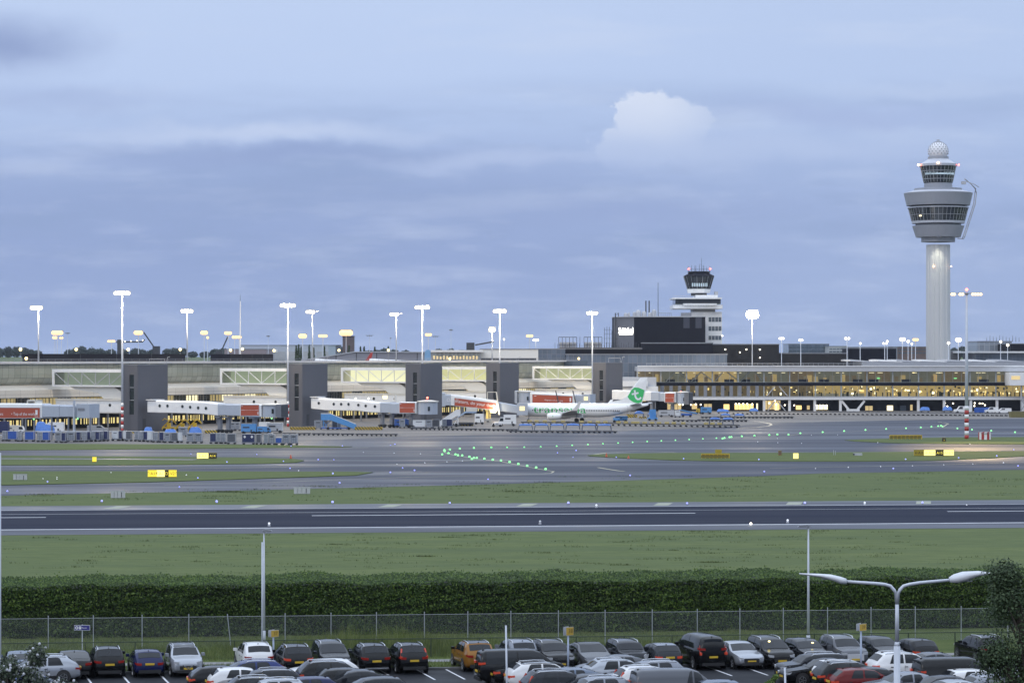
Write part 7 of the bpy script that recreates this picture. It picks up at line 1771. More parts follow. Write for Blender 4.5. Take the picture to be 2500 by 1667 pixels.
# ---------------------------------------------------------------- airfield signs
def airsign(px0, y1, y0, panels, label, back=False, depth=.5, legs=True, name='taxiway_sign'):
    """panels: (width px, material, text, text material)"""
    d = F * (EYE - .12) / (y1 - HZ) if not back else F * (EYE - .12) / (y1 - HZ); base = .18
    t = thing(name, label, 'airfield sign', (xat(px0, d), d, .12)); k = d / F; x = 0; h = (y1 - y0) * k
    for w, m, txt, tm_ in panels:
        W_ = w * k; MB().box(x + .02, x + W_ - .02, -depth / 2, depth / 2, base * .5, h).build('panel', m, t); p_ = t.children[-1]
        if txt:
            lettering(txt, h * .62, tm_, p_, (x + W_ / 2, -depth / 2 - .02, h * .5), 0)
        x += W_
    mb = MB(); mb.box(-.03, x + .03, -depth / 2 - .03, depth / 2 + .03, h, h + .05); mb.box(-.03, x + .03, -depth * .4, depth * .4, -.02, base * .5); mb.build('casing', M('sign_casing', (.35, .27, .05), .5), t)
    return t
airsign(481, 1119.5, 1105.5, [(28, SIGNB, '\u2190A\u2197', MATS['black_lettering']), (20.5, LETTERK, 'A14', SIGNY)], 'lit yellow and black taxiway sign reading A14 on the upper grass island')
airsign(361, 1164.5, 1147, [(22, SIGNY, '\u2191A14', M('faint_letter', (.25, .18, .02), .6)), (19.5, SIGNB, '\u2191A12', M('fainter_letter', (.45, .36, .10), .6)), (9.5, LETTERK, 'D', SIGNY), (19, SIGNY, '\u2193V2\u2191', MATS['faint_letter'])], 'lit four panel yellow taxiway sign on the left grass island')
airsign(2231, 1112.5, 1098, [(24.5, SIGND, '\u2190A\u2197', MATS['black_lettering']), (28, SIGNB, '\u2190A14', MATS['fainter_letter']), (20, LETTERK, 'A15', SIGNY), (25, SIGNB, 'A16\u2191', MATS['fainter_letter'])], 'lit four panel taxiway sign with black A15 panel at the right')
def signback(px0, px1, y1, y0, label, n, extra=None):
    d = F * (EYE - .12) / (y1 - HZ); k = d / F; w, h = (px1 - px0) * k, (y1 - y0) * k
    t = thing('sign_back', label, 'airfield sign', (xat(px0, d), d, .12)); MB().box(0, w, -.02, .3, .15, h).build('panel', SIGND, t)
    mb = MB()
    for q in range(n + 1): x = w * q / n; mb.box(x - .07, x + .07, -.22, -.02, 0, h)
    mb.box(0, w, -.2, -.02, h - .14, h); mb.box(0, w, -.2, -.02, .1, .2); mb.build('frame', YELLOW, t)
    mb = MB()
    for q in range(n): x = w * (q + .5) / n; mb.box(x - .5, x + .2, -.3, -.02, .2, h * .6)
    mb.build('back_box', M('dull_olive_box', (.20, .16, .04), .6), t)
    if extra: MB().box(extra[0] * k, extra[1] * k, -.1, .3, h + .05, h + extra[2] * k).build('upper_panel', SIGND, t)
    return t
signback(2172, 2250, 1071.5, 1061.5, 'unlit back of a long yellow taxiway sign on the far right grass', 8); signback(1713, 1780, 1118.5, 1107, 'unlit back of a two tier yellow taxiway sign on the middle island', 7, (33, 49, 10))
airsign(226, 1127.5, 1115, [(9, SIGNY, '', None)], 'small single lit yellow sign box on the left upper grass', depth=.8); airsign(1937, 1120, 1106, [(12, SIGNB, '', None)], 'single bright yellow sign box on the middle grass island', depth=.8); airsign(2300, 1078, 1068.5, [(9, LETTERK, 'u', SIGNY)], 'small black and yellow sign box on the far right grass', depth=.6)
airsign(1900, 1111, 1100, [(8, M('brown_box', (.20, .12, .07), .6), '', None)], 'small brown cabinet at the back of the middle island', name='field_cabinet')
def board(px0, px1, y1, y0, label):
    d = F * (EYE - .02) / (y1 - HZ); k = d / F; w, h = (px1 - px0) * k, (y1 - y0) * k
    t = thing('marker_board', label, 'marker board', (xat(px0, d), d, .02), 0, None)
    for q in range(4): MB().box(w * q / 4 + .03, w * (q + 1) / 4 - .03, -.05, .45, 0, h).build('panel', M('board_grey_white', (.50, .51, .52), .5, var=.08), t)
    mb = MB(); mb.box(0, w, -.02, .4, h * .95, h * 1.0); mb.build('cross_rail', LGREY, t)
    mb = MB(); mb.box(w * .75, w * .79, -.07, -.05, .1, h * .8); mb.build('slot', DGREY, t)
board(32, 65.5, 1172.5, 1157, 'grey white ribbed board on the grass at the far left'); board(270, 305, 1215, 1198, 'grey white ribbed board nearest the runway on the left'); board(717, 757, 1205, 1188.5, 'grey white ribbed board with dark slots left of centre')
d = F * EYE / (1074 - HZ); k = d / F; t = thing('striped_drum', 'red and white striped drum shaped marker beside the warm mast', 'marker', (xat(2404, d), d, .12)); R_ = 15.5 * k; h = 18 * k
for q in range(14):
    a0, a1 = 2 * math.pi * q / 14, 2 * math.pi * (q + 1) / 14; mb = MB()
    pts = [(R_ * math.cos(a0), R_ * .8 * math.sin(a0)), (R_ * math.cos(a1), R_ * .8 * math.sin(a1)), (R_ * .93 * math.cos(a1), R_ * .74 * math.sin(a1)), (R_ * .93 * math.cos(a0), R_ * .74 * math.sin(a0))]
    mb.prism(pts, 0, h); mb.build('red_stave' if q % 2 else 'white_stave', RED if q % 2 else WHITE, t, fix=True)
MB().cyl((0, 0, h - .3), (0, 0, h - .2), R_ * .9, R_ * .9, 14).build('lid', MGREY, t)
for px, y1, y0, lab in ((1480.5, 1117, 1107, 'left thin orange cone on the middle grass island'), (1534.5, 1121, 1113, 'right thin orange cone on the middle grass island'), (710, 1121, 1111, 'red marker stake at the tip of the left island')):
    d = F * EYE / (y1 - HZ); k = d / F; t = thing('marker_cone', lab, 'cone', (xat(px, d), d, .12)); MB().lathe([(.22, .04), (.05, (y1 - y0) * k)], 10).build('cone', M('cone_orange', (.65, .12, .05), .5), t); MB().box(-.26, .26, -.26, .26, 0, .05).build('base', BLACK, t)
d = F * EYE / (1113 - HZ); t = thing('field_cabinet', 'low grey equipment box between the bright sign box and long sign', 'cabinet', (xat(2094, d), d, .12)); MB().box(-.8, .8, -.3, .3, .0, .42).build('body', LGREY, t); MB().box(-.9, -.6, -.34, -.3, .05, .36).build('door', DGREY, t)
d = F * EYE / (1112 - HZ); t = thing('wind_post', 'pair of thin grey posts with crossbars on the middle island', 'post', (xat(2037, d), d, .12)); MB().cyl((-.15, 0, 0), (-.15, 0, .9), .05, .05, 6).build('post', LGREY, t); MB().cyl((.2, 0, 0), (.2, 0, .8), .05, .05, 6).build('post', LGREY, t)
for k_, (px, py) in enumerate(((1186, 1238), (1318.5, 1279.8), (1923, 1276.8), (657, 1284.5), (1456, 1239.2), (2111, 1233))):
    if k_ in (0,): continue
    p = gp(px, py); t = thing('runway_edge_light', 'small pale runway light standing at the painted edge', 'runway light', (p.x, p.y, .03), 0, 'runway edge lights'); MB().lathe([(.16, 0), (.14, .12), (.08, .2)], 8).build('base', LGREY, t); MB().ball((0, 0, .3), .13, 8).build('lens', LAMPC if k_ != 1 else WHITE, t)
p = gp(1833, 1283); t = thing('runway_edge_light', 'glowing warm runway light at the near painted edge', 'runway light', (p.x, p.y, .03)); MB().lathe([(.16, 0), (.1, .12)], 8).build('base', LGREY, t); MB().ball((0, 0, .2), .14, 8).build('lens', LAMPS, t)
# ---------------------------------------------------------------- taxiway lights
def lights(L, lens, name, label, group, cat, r0=.22, zb=.03, stem=.1):
    base = MB().lathe([(r0 * .8, 0), (r0 * .7, stem)], 8).mesh('base', MGREY); bulb = MB().ball((0, 0, stem + r0 * .6), r0, 8).mesh('lens', lens)
    first = None
    for q in L:
        px, py = q[:2]; s_ = q[2] if len(q) > 2 else 1.0
        p = gp(px, py + 1.0)
        if first is None:
            t = thing(name, label, cat, (p.x, p.y, zb), 0, group); link('base', base, t); link('lens', bulb, t); first = t
        else: t = dup(first, (p.x, p.y, zb))
        t.scale = (s_, s_, s_)
SZ = lambda L, s: [(x, y, s) for x, y in L]
lights(SZ(GREENS, .9) + SZ(G2, 1.25) + SZ(G3, 1.15), LAMPG, 'taxiway_light', 'green taxiway centre light in the long glowing chain', 'green taxiway centre lights', 'taxiway light', .175)
BLUES = [(18, 1202, 1), (116, 1178, .9), (248.5, 1226.5, 1.1), (529, 1228, 1.2), (438, 1191, .8), (483, 1168.5, .8), (466, 1109, .6), (554, 1129.5, .9), (627, 1110.5, .7), (710.5, 1090, .8), (836, 1090, .9), (953.5, 1088, .7), (964, 1086, 1), (692, 1127.5, .8), (777, 1124, 1), (815, 1123.5, .7), (708, 1145, .8), (812.5, 1158.5, 1.1), (953, 1155.5, 1), (983, 1144, .8), (1012, 1150.5, 1), (829, 1181.5, 1), (1191.5, 1172, .8), (812, 1229.5, 1.2), (1098, 1231, 1), (1387.5, 1231.5, 1.2), (1677.5, 1232, 1), (1965, 1231.5, 1.2), (2252, 1230, 1), (1361, 1107, .9), (1406.5, 1101.5, 1), (1399, 1117, .6), (1504.5, 1117.5, .8), (1669, 1121.5, .9), (1852.5, 1123.5, 1), (2211, 1123, 1), (2340.5, 1119.5, 1), (2433.5, 1115, 1.1), (2475, 1099, .8), (1538.5, 1163, 1), (1866, 1153.5, 1), (2181, 1146, 1), (2485.5, 1139.5, 1)]
lights(BLUES, LAMPB, 'edge_light', 'small blue violet taxiway edge light at the edge of the tarmac', 'blue taxiway edge lights', 'taxiway light', .125, .06, .12)
lights([(x, y, .6) for x, y in G4] + [(1991, 1144.5, .6), (2071, 1142, .8), (2150, 1140, .7), (2228, 1138, .6), (2304, 1135.5, .6), (2375, 1133.5, .6), (2450, 1131, .9), (729, 1150, .7), (455, 1161, .8), (139, 1170.5, .7), (139, 1166, .6), (105, 1169.5, .6), (271, 1154.5, .6), (1899, 1081, .6), (1957, 1082.5, .6), (1850, 1079, .6), (1898, 1070.5, .5), (1981, 1062, .5), (2045, 1061.5, .5), (2368, 1084.5, .7), (2143, 1081, .7), (2360, 1234, .6)], LAMPC, 'marker_light', 'tiny pale marker light or reflector on the airfield', 'pale airfield marker lights', 'taxiway light', .12, .06, .08)
# ---------------------------------------------------------------- cars
def paint(name, col, metal=.0, rough=.14):
    return M(name, col, rough, metal, var=.03, scale=1.0, spec=.32)
PAINT = {'black': paint('car_paint_black', (.005, .005, .006)), 'navy': paint('car_paint_navy', (.012, .016, .07)), 'silver': paint('car_paint_silver', (.38, .40, .44), .4), 'white': paint('car_paint_white', (.70, .70, .71)),
         'grey': paint('car_paint_grey', (.10, .105, .12), .2), 'dgrey': paint('car_paint_dark_grey', (.018, .020, .026), .1), 'lgrey': paint('car_paint_pale_grey', (.22, .235, .27), .3), 'orange': paint('car_paint_orange', (.26, .115, .02), .1), 'red': paint('car_paint_red', (.13, .008, .008)), 'blue': paint('car_paint_blue', (.02, .035, .14), .1), 'bluegrey': paint('car_paint_blue_grey', (.13, .16, .22), .3)}
CARGLASS = M('car_glass', (.010, .012, .016), .03, spec=.36, var=.1)
TRIM = M('black_plastic_trim', (.018, .018, .020), .6, var=.2)
CHROME = M('bright_trim', (.60, .61, .64), .18, .8, var=.03)
TAILL = M('tail_light_red', (.20, .010, .008), .25, emit=(1, .08, .04), es=.03, var=.1)
TAILO = M('tail_light_orange_red', (.36, .03, .018), .25, emit=(1, .16, .06), es=.14, var=.1)
HEADL = M('head_light_glass', (.48, .50, .54), .12, .2, var=.1)
PLATE = M('number_plate_yellow', (.60, .40, .03), .5, var=.04)
RIM = M('alloy_rim', (.26, .27, .29), .35, .6, var=.1)
# roof / bonnet line as (x, z) from nose to tail, x forward; belt = window sill height
TYPES = {
    'hatch': dict(L=4.25, w=.89, H=1.46, prof=[(2.12, .62), (2.06, .80), (1.85, .88), (1.05, 1.00), (.35, 1.38), (-.1, 1.45), (-.8, 1.46), (-1.45, 1.42), (-1.85, 1.14), (-2.03, .95), (-2.10, .62)], wb=(1.05, .35), rb=(-1.47, -1.92), sw=(.72, -1.55), belt=.95, ax=(1.32, -1.28)),
    'suv': dict(L=4.45, w=.93, H=1.66, prof=[(2.22, .70), (2.16, .92), (1.95, 1.02), (1.10, 1.13), (.42, 1.56), (0, 1.64), (-.9, 1.66), (-1.60, 1.62), (-1.98, 1.26), (-2.14, 1.05), (-2.20, .70)], wb=(1.10, .42), rb=(-1.62, -2.04), sw=(.78, -1.75), belt=1.06, ax=(1.38, -1.32), rails=1, clad=1),
    'sedan': dict(L=4.7, w=.91, H=1.43, prof=[(2.35, .60), (2.28, .76), (2.0, .86), (1.05, .98), (.28, 1.36), (-.2, 1.43), (-.75, 1.42), (-1.15, 1.33), (-1.80, 1.06), (-2.26, 1.0), (-2.33, .62)], wb=(1.05, .28), rb=(-1.12, -1.80), sw=(.70, -1.35), belt=.94, ax=(1.45, -1.38)),
    'fastback': dict(L=4.95, w=.97, H=1.43, prof=[(2.47, .55), (2.38, .72), (2.0, .84), (1.20, .98), (.40, 1.36), (-.1, 1.43), (-.7, 1.41), (-1.3, 1.28), (-2.0, 1.08), (-2.40, .98), (-2.46, .60)], wb=(1.2, .40), rb=(-.95, -1.95), sw=(.8, -1.35), belt=.94, ax=(1.5, -1.45)),
    'estate': dict(L=4.7, w=.91, H=1.49, prof=[(2.35, .62), (2.28, .78), (2.0, .88), (1.05, 1.00), (.35, 1.40), (-.1, 1.48), (-.9, 1.49), (-1.6, 1.46), (-2.02, 1.18), (-2.25, .98), (-2.33, .62)], wb=(1.05, .35), rb=(-1.64, -2.10), sw=(.74, -1.80), belt=.96, ax=(1.42, -1.38), rails=1),
    'van': dict(L=5.1, w=.97, H=1.95, prof=[(2.55, .72), (2.48, .98), (2.25, 1.10), (1.65, 1.24), (.95, 1.82), (.55, 1.93), (-1.0, 1.96), (-2.15, 1.94), (-2.42, 1.84), (-2.50, 1.2), (-2.54, .72)], wb=(1.65, .95), rb=(-2.37, -2.49), sw=(1.30, -2.2), belt=1.16, ax=(1.62, -1.60), clad=1),
    'mpv': dict(L=4.6, w=.92, H=1.68, prof=[(2.3, .66), (2.24, .86), (2.05, .98), (1.30, 1.10), (.50, 1.58), (0, 1.66), (-1.0, 1.68), (-1.75, 1.62), (-2.12, 1.20), (-2.24, 1.0), (-2.28, .66)], wb=(1.30, .50), rb=(-1.77, -2.15), sw=(.95, -1.9), belt=1.04, ax=(1.42, -1.36), rails=1),
    'mini': dict(L=4.2, w=.89, H=1.55, prof=[(2.08, .66), (2.03, .90), (1.85, .99), (1.05, 1.06), (.58, 1.44), (.2, 1.53), (-.8, 1.55), (-1.55, 1.52), (-1.88, 1.20), (-2.0, .98), (-2.06, .64)], wb=(1.05, .58), rb=(-1.57, -1.93), sw=(.85, -1.7), belt=1.04, ax=(1.3, -1.26), rails=1),
}
NS = 13
def car_meshes(kind):
    """the meshes of one kind of car: {part: (mesh builder, material or None for paint, smooth, fix)}"""
    T = TYPES[kind]; P = T['prof']; w, belt = T['w'], T['belt']; Lh = T['L'] / 2
    xs = sorted(set([p[0] for p in P] + [T['wb'][0], T['wb'][1], T['rb'][0], T['rb'][1]] + list(np.linspace(P[-1][0], P[0][0], 15))), reverse=True)
    def top(x):
        for (x0, z0), (x1, z1) in zip(P, P[1:]):
            if x1 <= x <= x0: return z0 + (z1 - z0) * (x0 - x) / (x0 - x1 + 1e-9)
        return P[0][1] if x > P[0][0] else P[-1][1]
    def sect(x, off=0.0):
        e = abs(x) / Lh; ww = w * (1 - .17 * max(0, (e - .62) / .38) ** 2.2)
        t = top(x); b = min(belt + .0, t - .015) if t < belt + .05 else belt
        zl = .24 + (.14 * max(0, (e - .86) / .14)); h = max(0.0, t - b)
        wt = ww * .955 - .30 * h
        wr = max(wt, .3)
        S_ = [(.0, zl), (.72 * ww, zl), (.95 * ww, zl + .05), (1.0 * ww, zl + .25), (1.0 * ww, b - .22 if b - .22 > zl + .3 else zl + .3), (.975 * ww, b - .05), (.95 * ww, b),
              (.95 * ww + (wr - .95 * ww) * .45, b + h * .45), (.95 * ww + (wr - .95 * ww) * .86, b + h * .84), (wr * .90 - .02, b + h * .965), (wr * .62, t), (wr * .3, t + .015), (0, t + .02)]
        return S_
    body = MB()
    for x in xs:
        S_ = sect(x)
        body.v += [(x, -y, z) for y, z in S_] + [(x, y, z) for y, z in S_[-2:0:-1]]
    n = 2 * NS - 2
    for i in range(len(xs) - 1):
        for k in range(n): body.f.append((i * n + k, i * n + (k + 1) % n, (i + 1) * n + (k + 1) % n, (i + 1) * n + k)); body.m.append(0)
    body.f.append(tuple(range(n - 1, -1, -1))); e = (len(xs) - 1) * n; body.f.append(tuple(range(e, e + n))); body.m += [0, 0]
    out = {'body': (body, None, True, True)}
    def patch(xa, xb, k0, k1, off, sides, inset=(0, 0), nx=6, cut=None):
        """panel lying on the shell between sections xa..xb and section points k0..k1"""
        mb = MB()
        def pt(x, kf):
            S_ = sect(x); k = int(min(NS - 2, math.floor(kf))); f = kf - k
            return (S_[k][0] + (S_[k + 1][0] - S_[k][0]) * f, S_[k][1] + (S_[k + 1][1] - S_[k][1]) * f)
        ks = [k0] + [k for k in range(int(math.floor(k0)) + 1, int(math.ceil(k1)))] + [k1]
        for s_ in sides:
            G = []
            for i in range(nx + 1):
                f = i / nx; row = []
                for j, kf in enumerate(ks):
                    g = j / (len(ks) - 1); x = xa + (xb - xa) * f
                    if cut: x += (cut[0] * (1 - f) + cut[1] * f) * g
                    y, z = pt(x, kf); row.append((x, s_ * -y, z))
                G.append(row)
            i0 = len(mb.v)
            for r in G: mb.v += r
            m = len(ks)
            for i in range(nx):
                for j in range(m - 1): mb.f.append((i0 + i * m + j, i0 + i * m + j + 1, i0 + (i + 1) * m + j + 1, i0 + (i + 1) * m + j)); mb.m.append(0)
        return mb
    def lift(mb, off):
        """push a patch out of the shell along its normals"""
        me = bpy.data.meshes.new('tmp'); me.from_pydata(mb.v, [], mb.f); bm = bmesh.new(); bm.from_mesh(me); bpy.data.meshes.remove(me); bm.normal_update()
        c = Vector((0, 0, .7)); N_ = []
        for v in bm.verts:
            nn = v.normal.copy(); q = Vector((v.co.x * .25, v.co.y, v.co.z - .7))
            if nn.dot(q) < 0: nn = -nn
            N_.append(nn)
        mb.v = [tuple(v.co + nn * off) for v, nn in zip(bm.verts, N_)]; bm.free(); return mb
    wb0, wb1 = T['wb']; rb0, rb1 = T['rb']; s0, s1 = T['sw']
    a = patch(wb0 - .06, wb1 + .03, 9.0, 12, 0, (-1, 1), nx=4); out['windscreen'] = (lift(a, .012), CARGLASS, True, False)
    a = patch(rb0 - .04, rb1 + .05, 9.1, 12, 0, (-1, 1), nx=4); out['rear_window'] = (lift(a, .012), CARGLASS, True, False)
    mid = (s0 + s1) / 2 + .05
    for nm, sd in (('side_window', (1,)), ('side_window.far', (-1,))):
        g = MB()
        for xa, xb, cut in ((s0, mid + .05, (-.42, 0)), (mid - .05, s1 + .42 if kind != 'van' else s1, (0, .30 if kind not in ('van', 'mini') else .05))):
            q = lift(patch(xa, xb, 6.2, 8.5, 0, sd, nx=4, cut=cut), .012); i0 = len(g.v); g.v += q.v; g.f += [tuple(i0 + k for k in f) for f in q.f]; g.m += q.m
        out[nm] = (g, CARGLASS, True, False)
    # sills and bumpers in dark plastic
    q = MB(); q2 = lift(patch(Lh * .62, -Lh * .62, 2, 2.75 if not T.get('clad') else 3.0, 0, (-1, 1), nx=3), .01); out['sill_trim'] = (q2, TRIM, False, False)
    z0 = .36
    nx_, tx_ = P[0][0], P[-1][0]
    fw = sect(nx_)[4][0]
    out['grille'] = (MB().box(nx_ - .05, nx_ + .03, -fw * .62, fw * .62, .46, .66), TRIM, False, False)
    out['front_bumper'] = (MB().box(nx_ - .12, nx_ + .045, -fw * .80, fw * .80, .27, .42), TRIM, False, False)
    out['rear_bumper'] = (MB().box(tx_ - .05, tx_ + .12, -fw * .86, fw * .86, .28, .46), TRIM, False, False)
    out['number_plate'] = (MB().box(nx_ + .03, nx_ + .055, -.26, .26, .46, .57), PLATE, False, False)
    rz = .80 if kind in ('suv', 'hatch', 'estate', 'mpv', 'van', 'mini') else .72
    out['number_plate.rear'] = (MB().box(tx_ - .075, tx_ - .03, -.26, .26, rz - .06, rz + .05), PLATE, False, False)
    hz, tz_ = top(nx_ - .12) - .05, top(tx_ + .06) - .12
    for s_, nm in ((-1, ''), (1, '.far')):
        ys = lambda f: s_ * fw * f
        mb = MB(); mb.v = [(nx_ - .02, ys(.60), hz - .10), (nx_ - .02, ys(.98), hz - .10), (nx_ - .42, ys(1.10), hz + .03), (nx_ - .42, ys(1.06), hz + .07), (nx_ - .03, ys(.62), hz + .02), (nx_ + .03, ys(.95), hz - .02), (nx_ + .035, ys(.64), hz - .08), (nx_ + .03, ys(.97), hz - .10)]
        mb = MB(); mb.bar((nx_ + .0, ys(.66), hz - .06), (nx_ - .10, ys(1.0), hz - .04), .12, .13); mb.bar((nx_ - .08, ys(.98), hz - .03), (nx_ - .42, ys(1.07), hz + .02), .08, .10)
        out['headlight' + nm] = (mb, HEADL, False, True)
        mb = MB()
        if T.get('tallrear'): pass
        mb.bar((tx_ - .005, ys(.62), tz_), (tx_ + .05, ys(1.0), tz_ + .02), .10, .13); mb.bar((tx_ + .04, ys(.99), tz_ + .02), (tx_ + .28, ys(1.08), tz_ + .05), .06, .11)
        out['tail_light' + nm] = (mb, TAILL, False, True)
        mb = MB(); mx_ = s0 - .10; wy = s_ * (w + .02)
        mb.box(mx_ - .10, mx_ + .12, min(wy, wy + s_ * .20), max(wy, wy + s_ * .20), belt + .02, belt + .18); out['mirror' + nm] = (mb, None, False, False)
        mb = MB()
        for xh in (mid + .12, mid - .75): mb.box(xh - .11, xh + .05, min(s_ * w, s_ * (w + .025)), max(s_ * w, s_ * (w + .025)), belt - .15, belt - .115)
        mb.box(mid - .007, mid + .007, min(s_ * w, s_ * (w + .004)), max(s_ * w, s_ * (w + .004)), .35, belt - .05); mb.box(s0 + .1, s0 + .114, min(s_ * w, s_ * (w + .004)), max(s_ * w, s_ * (w + .004)), .35, belt - .05)
        out['door_trim' + nm] = (mb, TRIM, False, False)
        if T.get('rails'):
            zr = lambda x: top(x) - .0; yr = s_ * (sect(-.5)[9][0] + .0)
            mb = MB(); mb.tube([(wb1 - .25, yr, zr(wb1 - .25) - .04), (wb1 - .4, yr, zr(wb1 - .4) + .03), (-.6, yr, zr(-.6) + .04), (rb0 + .22, yr, zr(rb0 + .2) + .03), (rb0 + .08, yr, zr(rb0 + .1) - .05)], .026, 6); out['roof_rail' + nm] = (mb, CHROME, True, False)
    mb = MB(); mb.side([(rb0 + .32, top(rb0 + .3) + .01), (rb0 + .12, top(rb0 + .12) + .09), (rb0 + .10, top(rb0 + .12) + .01)], -.02, .02); out['antenna_fin'] = (mb, TRIM, False, True)
    return out
WR = .335
def wheel_meshes():
    t = MB(); pr = [(.22, -.10), (.30, -.11), (WR, -.07), (WR, .07), (.30, .11), (.22, .10)]
    t.lathe(pr, 20); t.v = [(x, z, y) for x, y, z in t.v]
    r = MB(); r.lathe([(.235, -.085), (.22, -.105), (.05, -.075)], 20); r.v = [(x, z, y) for x, y, z in r.v]
    for k in range(5):
        a = 2 * math.pi * k / 5; r.bar((.03 * math.cos(a), -.10, .03 * math.sin(a)), (.21 * math.cos(a), -.115, .21 * math.sin(a)), .05, .03)
    return t.mesh('tyre', BLACK, True, True), r.mesh('rim', RIM, False, True)
TYRE, RIMM = wheel_meshes()
ARCH = MB().lathe([(WR + .075, -.008), (WR + .07, .0), (.1, .0)], 20); ARCH.v = [(x, z, y) for x, y, z in ARCH.v]; ARCHM = ARCH.mesh('arch_gap_disc', TRIM, False, True)  # flat dark disc on the flank stands for the shaded gap round the tyre
_cache = {}
def car(kind, colr, loc, rz, label, roof=None, tail=None, glow=False, group='cars in the car park', cat='car', name='parked_car', extra=None):
    key = kind
    if key not in _cache: _cache[key] = {k: (v[0].mesh(k.split('.')[0], v[1] or PAINT['black'], v[2], v[3]), v[1]) for k, v in car_meshes(kind).items()}
    T = TYPES[kind]
    t = thing(name, label, cat, loc, rz, group)
    for k, (me, m) in _cache[key].items():
        if m is None:
            kk = (key, k, colr)
            if kk not in _cache: c = me.copy(); c.materials[0] = PAINT[colr]; _cache[kk] = c
            me = _cache[kk]
        if tail and k.startswith('tail_light'):
            kk = (key, 'tail', tail)
            kk = (key, k, tail)
            if kk not in _cache: c = me.copy(); c.materials[0] = TAILO; _cache[kk] = c
            me = _cache[kk]
        if k.startswith('mirror') and colr in ('orange',): me = _cache.setdefault((key, k, 'black'), me)
        link(k.split('.')[0], me, t)
    for x in T['ax']:
        for s_ in (-1, 1):
            wp = link('wheel', TYRE, t, (x, s_ * (T['w'] - .085), WR), 0 if s_ < 0 else math.pi); link('rim', RIMM, wp); 
            link('arch_gap_disc', ARCHM, t, (x, s_ * (T['w'] + .008), WR + .03), 0 if s_ < 0 else math.pi)
    if roof:
        kk = (key, 'roof', roof)
        if kk not in _cache:
            P = T['prof']; q = MB(); rb0, wb1 = T['rb'][0], T['wb'][1]
            xs = np.linspace(wb1 - .02, rb0 + .02, 8)
            def top(x):
                for (x0, z0), (x1, z1) in zip(P, P[1:]):
                    if x1 <= x <= x0: return z0 + (z1 - z0) * (x0 - x) / (x0 - x1 + 1e-9)
            for x0, x1 in zip(xs, xs[1:]):
                y = T['w'] * .955 - .30 * (T['H'] - T['belt']); y = y * .86
                q.poly([(x0, -y, top(x0) + .012), (x0, -y * .3, top(x0) + .026), (x1, -y * .3, top(x1) + .026), (x1, -y, top(x1) + .012)]); q.poly([(x0, -y * .3, top(x0) + .026), (x0, y * .3, top(x0) + .026), (x1, y * .3, top(x1) + .026), (x1, -y * .3, top(x1) + .026)]); q.poly([(x0, y * .3, top(x0) + .026), (x0, y, top(x0) + .012), (x1, y, top(x1) + .012), (x1, y * .3, top(x1) + .026)])
            _cache[kk] = q.mesh('roof_panel', PAINT[roof] if roof in PAINT else CARGLASS, False, True)
        link('roof_panel', _cache[kk], t)
    if glow:
        l = MB().ball((T['wb'][1] - .25, glow * .25, T['H'] - .30), .06, 6).build('cabin_lamp', EM('cabin_lamp_glow', (1, .85, .40), 3), t)
        q = MB(); x0, x1 = T['wb'][0] - .25, T['wb'][1]; q.ball((T['wb'][1] + .20, glow * .25, T['H'] - .17), .085, 8, sz=.6); q.build('lit_lamp', MATS['cabin_lamp_glow'], t)
    if extra: extra(t, T)
    return t
def deg(a): return R(a)
FH = math.atan2(BD.y, BD.x)      # heading of a car that drove straight in
def front_row(px, kind, colr, way, label, dy=0.0, **k):
    """way 'R': tail to the viewer; 'F': nose to the viewer"""
    d = 155.3 + .11 * xat(px, 155) + dy + TYPES[kind]['L'] / 2
    px_ = px + 9
    x = xat(px_, d - 2.0) - math.sin(BAY) * 1.6
    car(kind, colr, (x, d, .02), FH if way == 'R' else FH + math.pi, label, **k)
def vertical_tails(t, T):
    x = T['rb'][1]
    for s_ in (-1, 1):
        mb = MB(); y = s_ * (T['w'] * .80); mb.bar((x - .02, y * 1.02, .98), (x + .24, y * .92, 1.45), .09, .10); mb.bar((x - .10, y * .93, .98), (x - .05, y * 1.06, 1.0), .16, .13); mb.build('tail_light', TAILO, t)
front_row(40, 'sedan', 'bluegrey', 'R', 'pale blue grey car at the left end of the front row, half behind the bush')
front_row(172, 'fastback', 'black', 'R', 'low black fastback car seen from behind, second in the front row', dy=-.3)
front_row(254, 'suv', 'black', 'R', 'black compact off-roader from behind between the black fastback and the blue hatchback')
front_row(352, 'hatch', 'navy', 'R', 'dark blue hatchback from behind, left of the silver crossover')
front_row(445, 'suv', 'silver', 'F', 'silver crossover facing the viewer, beside the empty bays on the left', roof='dgrey', extra=lambda t, T: MB().bar((T['prof'][0][0] + .04, -.32, .72), (T['prof'][0][0] + .05, 0, .50), .05, .05).bar((T['prof'][0][0] + .04, .32, .72), (T['prof'][0][0] + .05, 0, .50), .05, .05).build('chrome_grille', CHROME, t))
front_row(620, 'suv', 'white', 'R', 'white crossover from behind, at the thick lamp post', dy=1.2)
front_row(716, 'suv', 'black', 'R', 'black off-roader from behind, right of the white crossover', tail='lit')
front_row(808, 'mpv', 'dgrey', 'F', 'dark grey people carrier facing the viewer in the front row', dy=.6)
front_row(905, 'suv', 'black', 'R', 'large black off-roader from behind with a bright bumper strip', extra=lambda t, T: MB().box(T['prof'][-1][0] - .07, T['prof'][-1][0] - .04, -.7, .7, .36, .42).build('bumper_strip', CHROME, t))
front_row(997, 'suv', 'black', 'R', 'black off-roader from behind with tall upright red lamps, last before the gap', extra=vertical_tails)
front_row(1160, 'suv', 'orange', 'R', 'orange crossover with a black roof beside the black van', roof='black', dy=.6)
front_row(1268, 'suv', 'lgrey', 'R', 'pale grey crossover mostly hidden behind the black van', dy=1.2)
front_row(1355, 'suv', 'black', 'F', 'black crossover with roof rails facing the viewer behind a row sign post', dy=-.3)
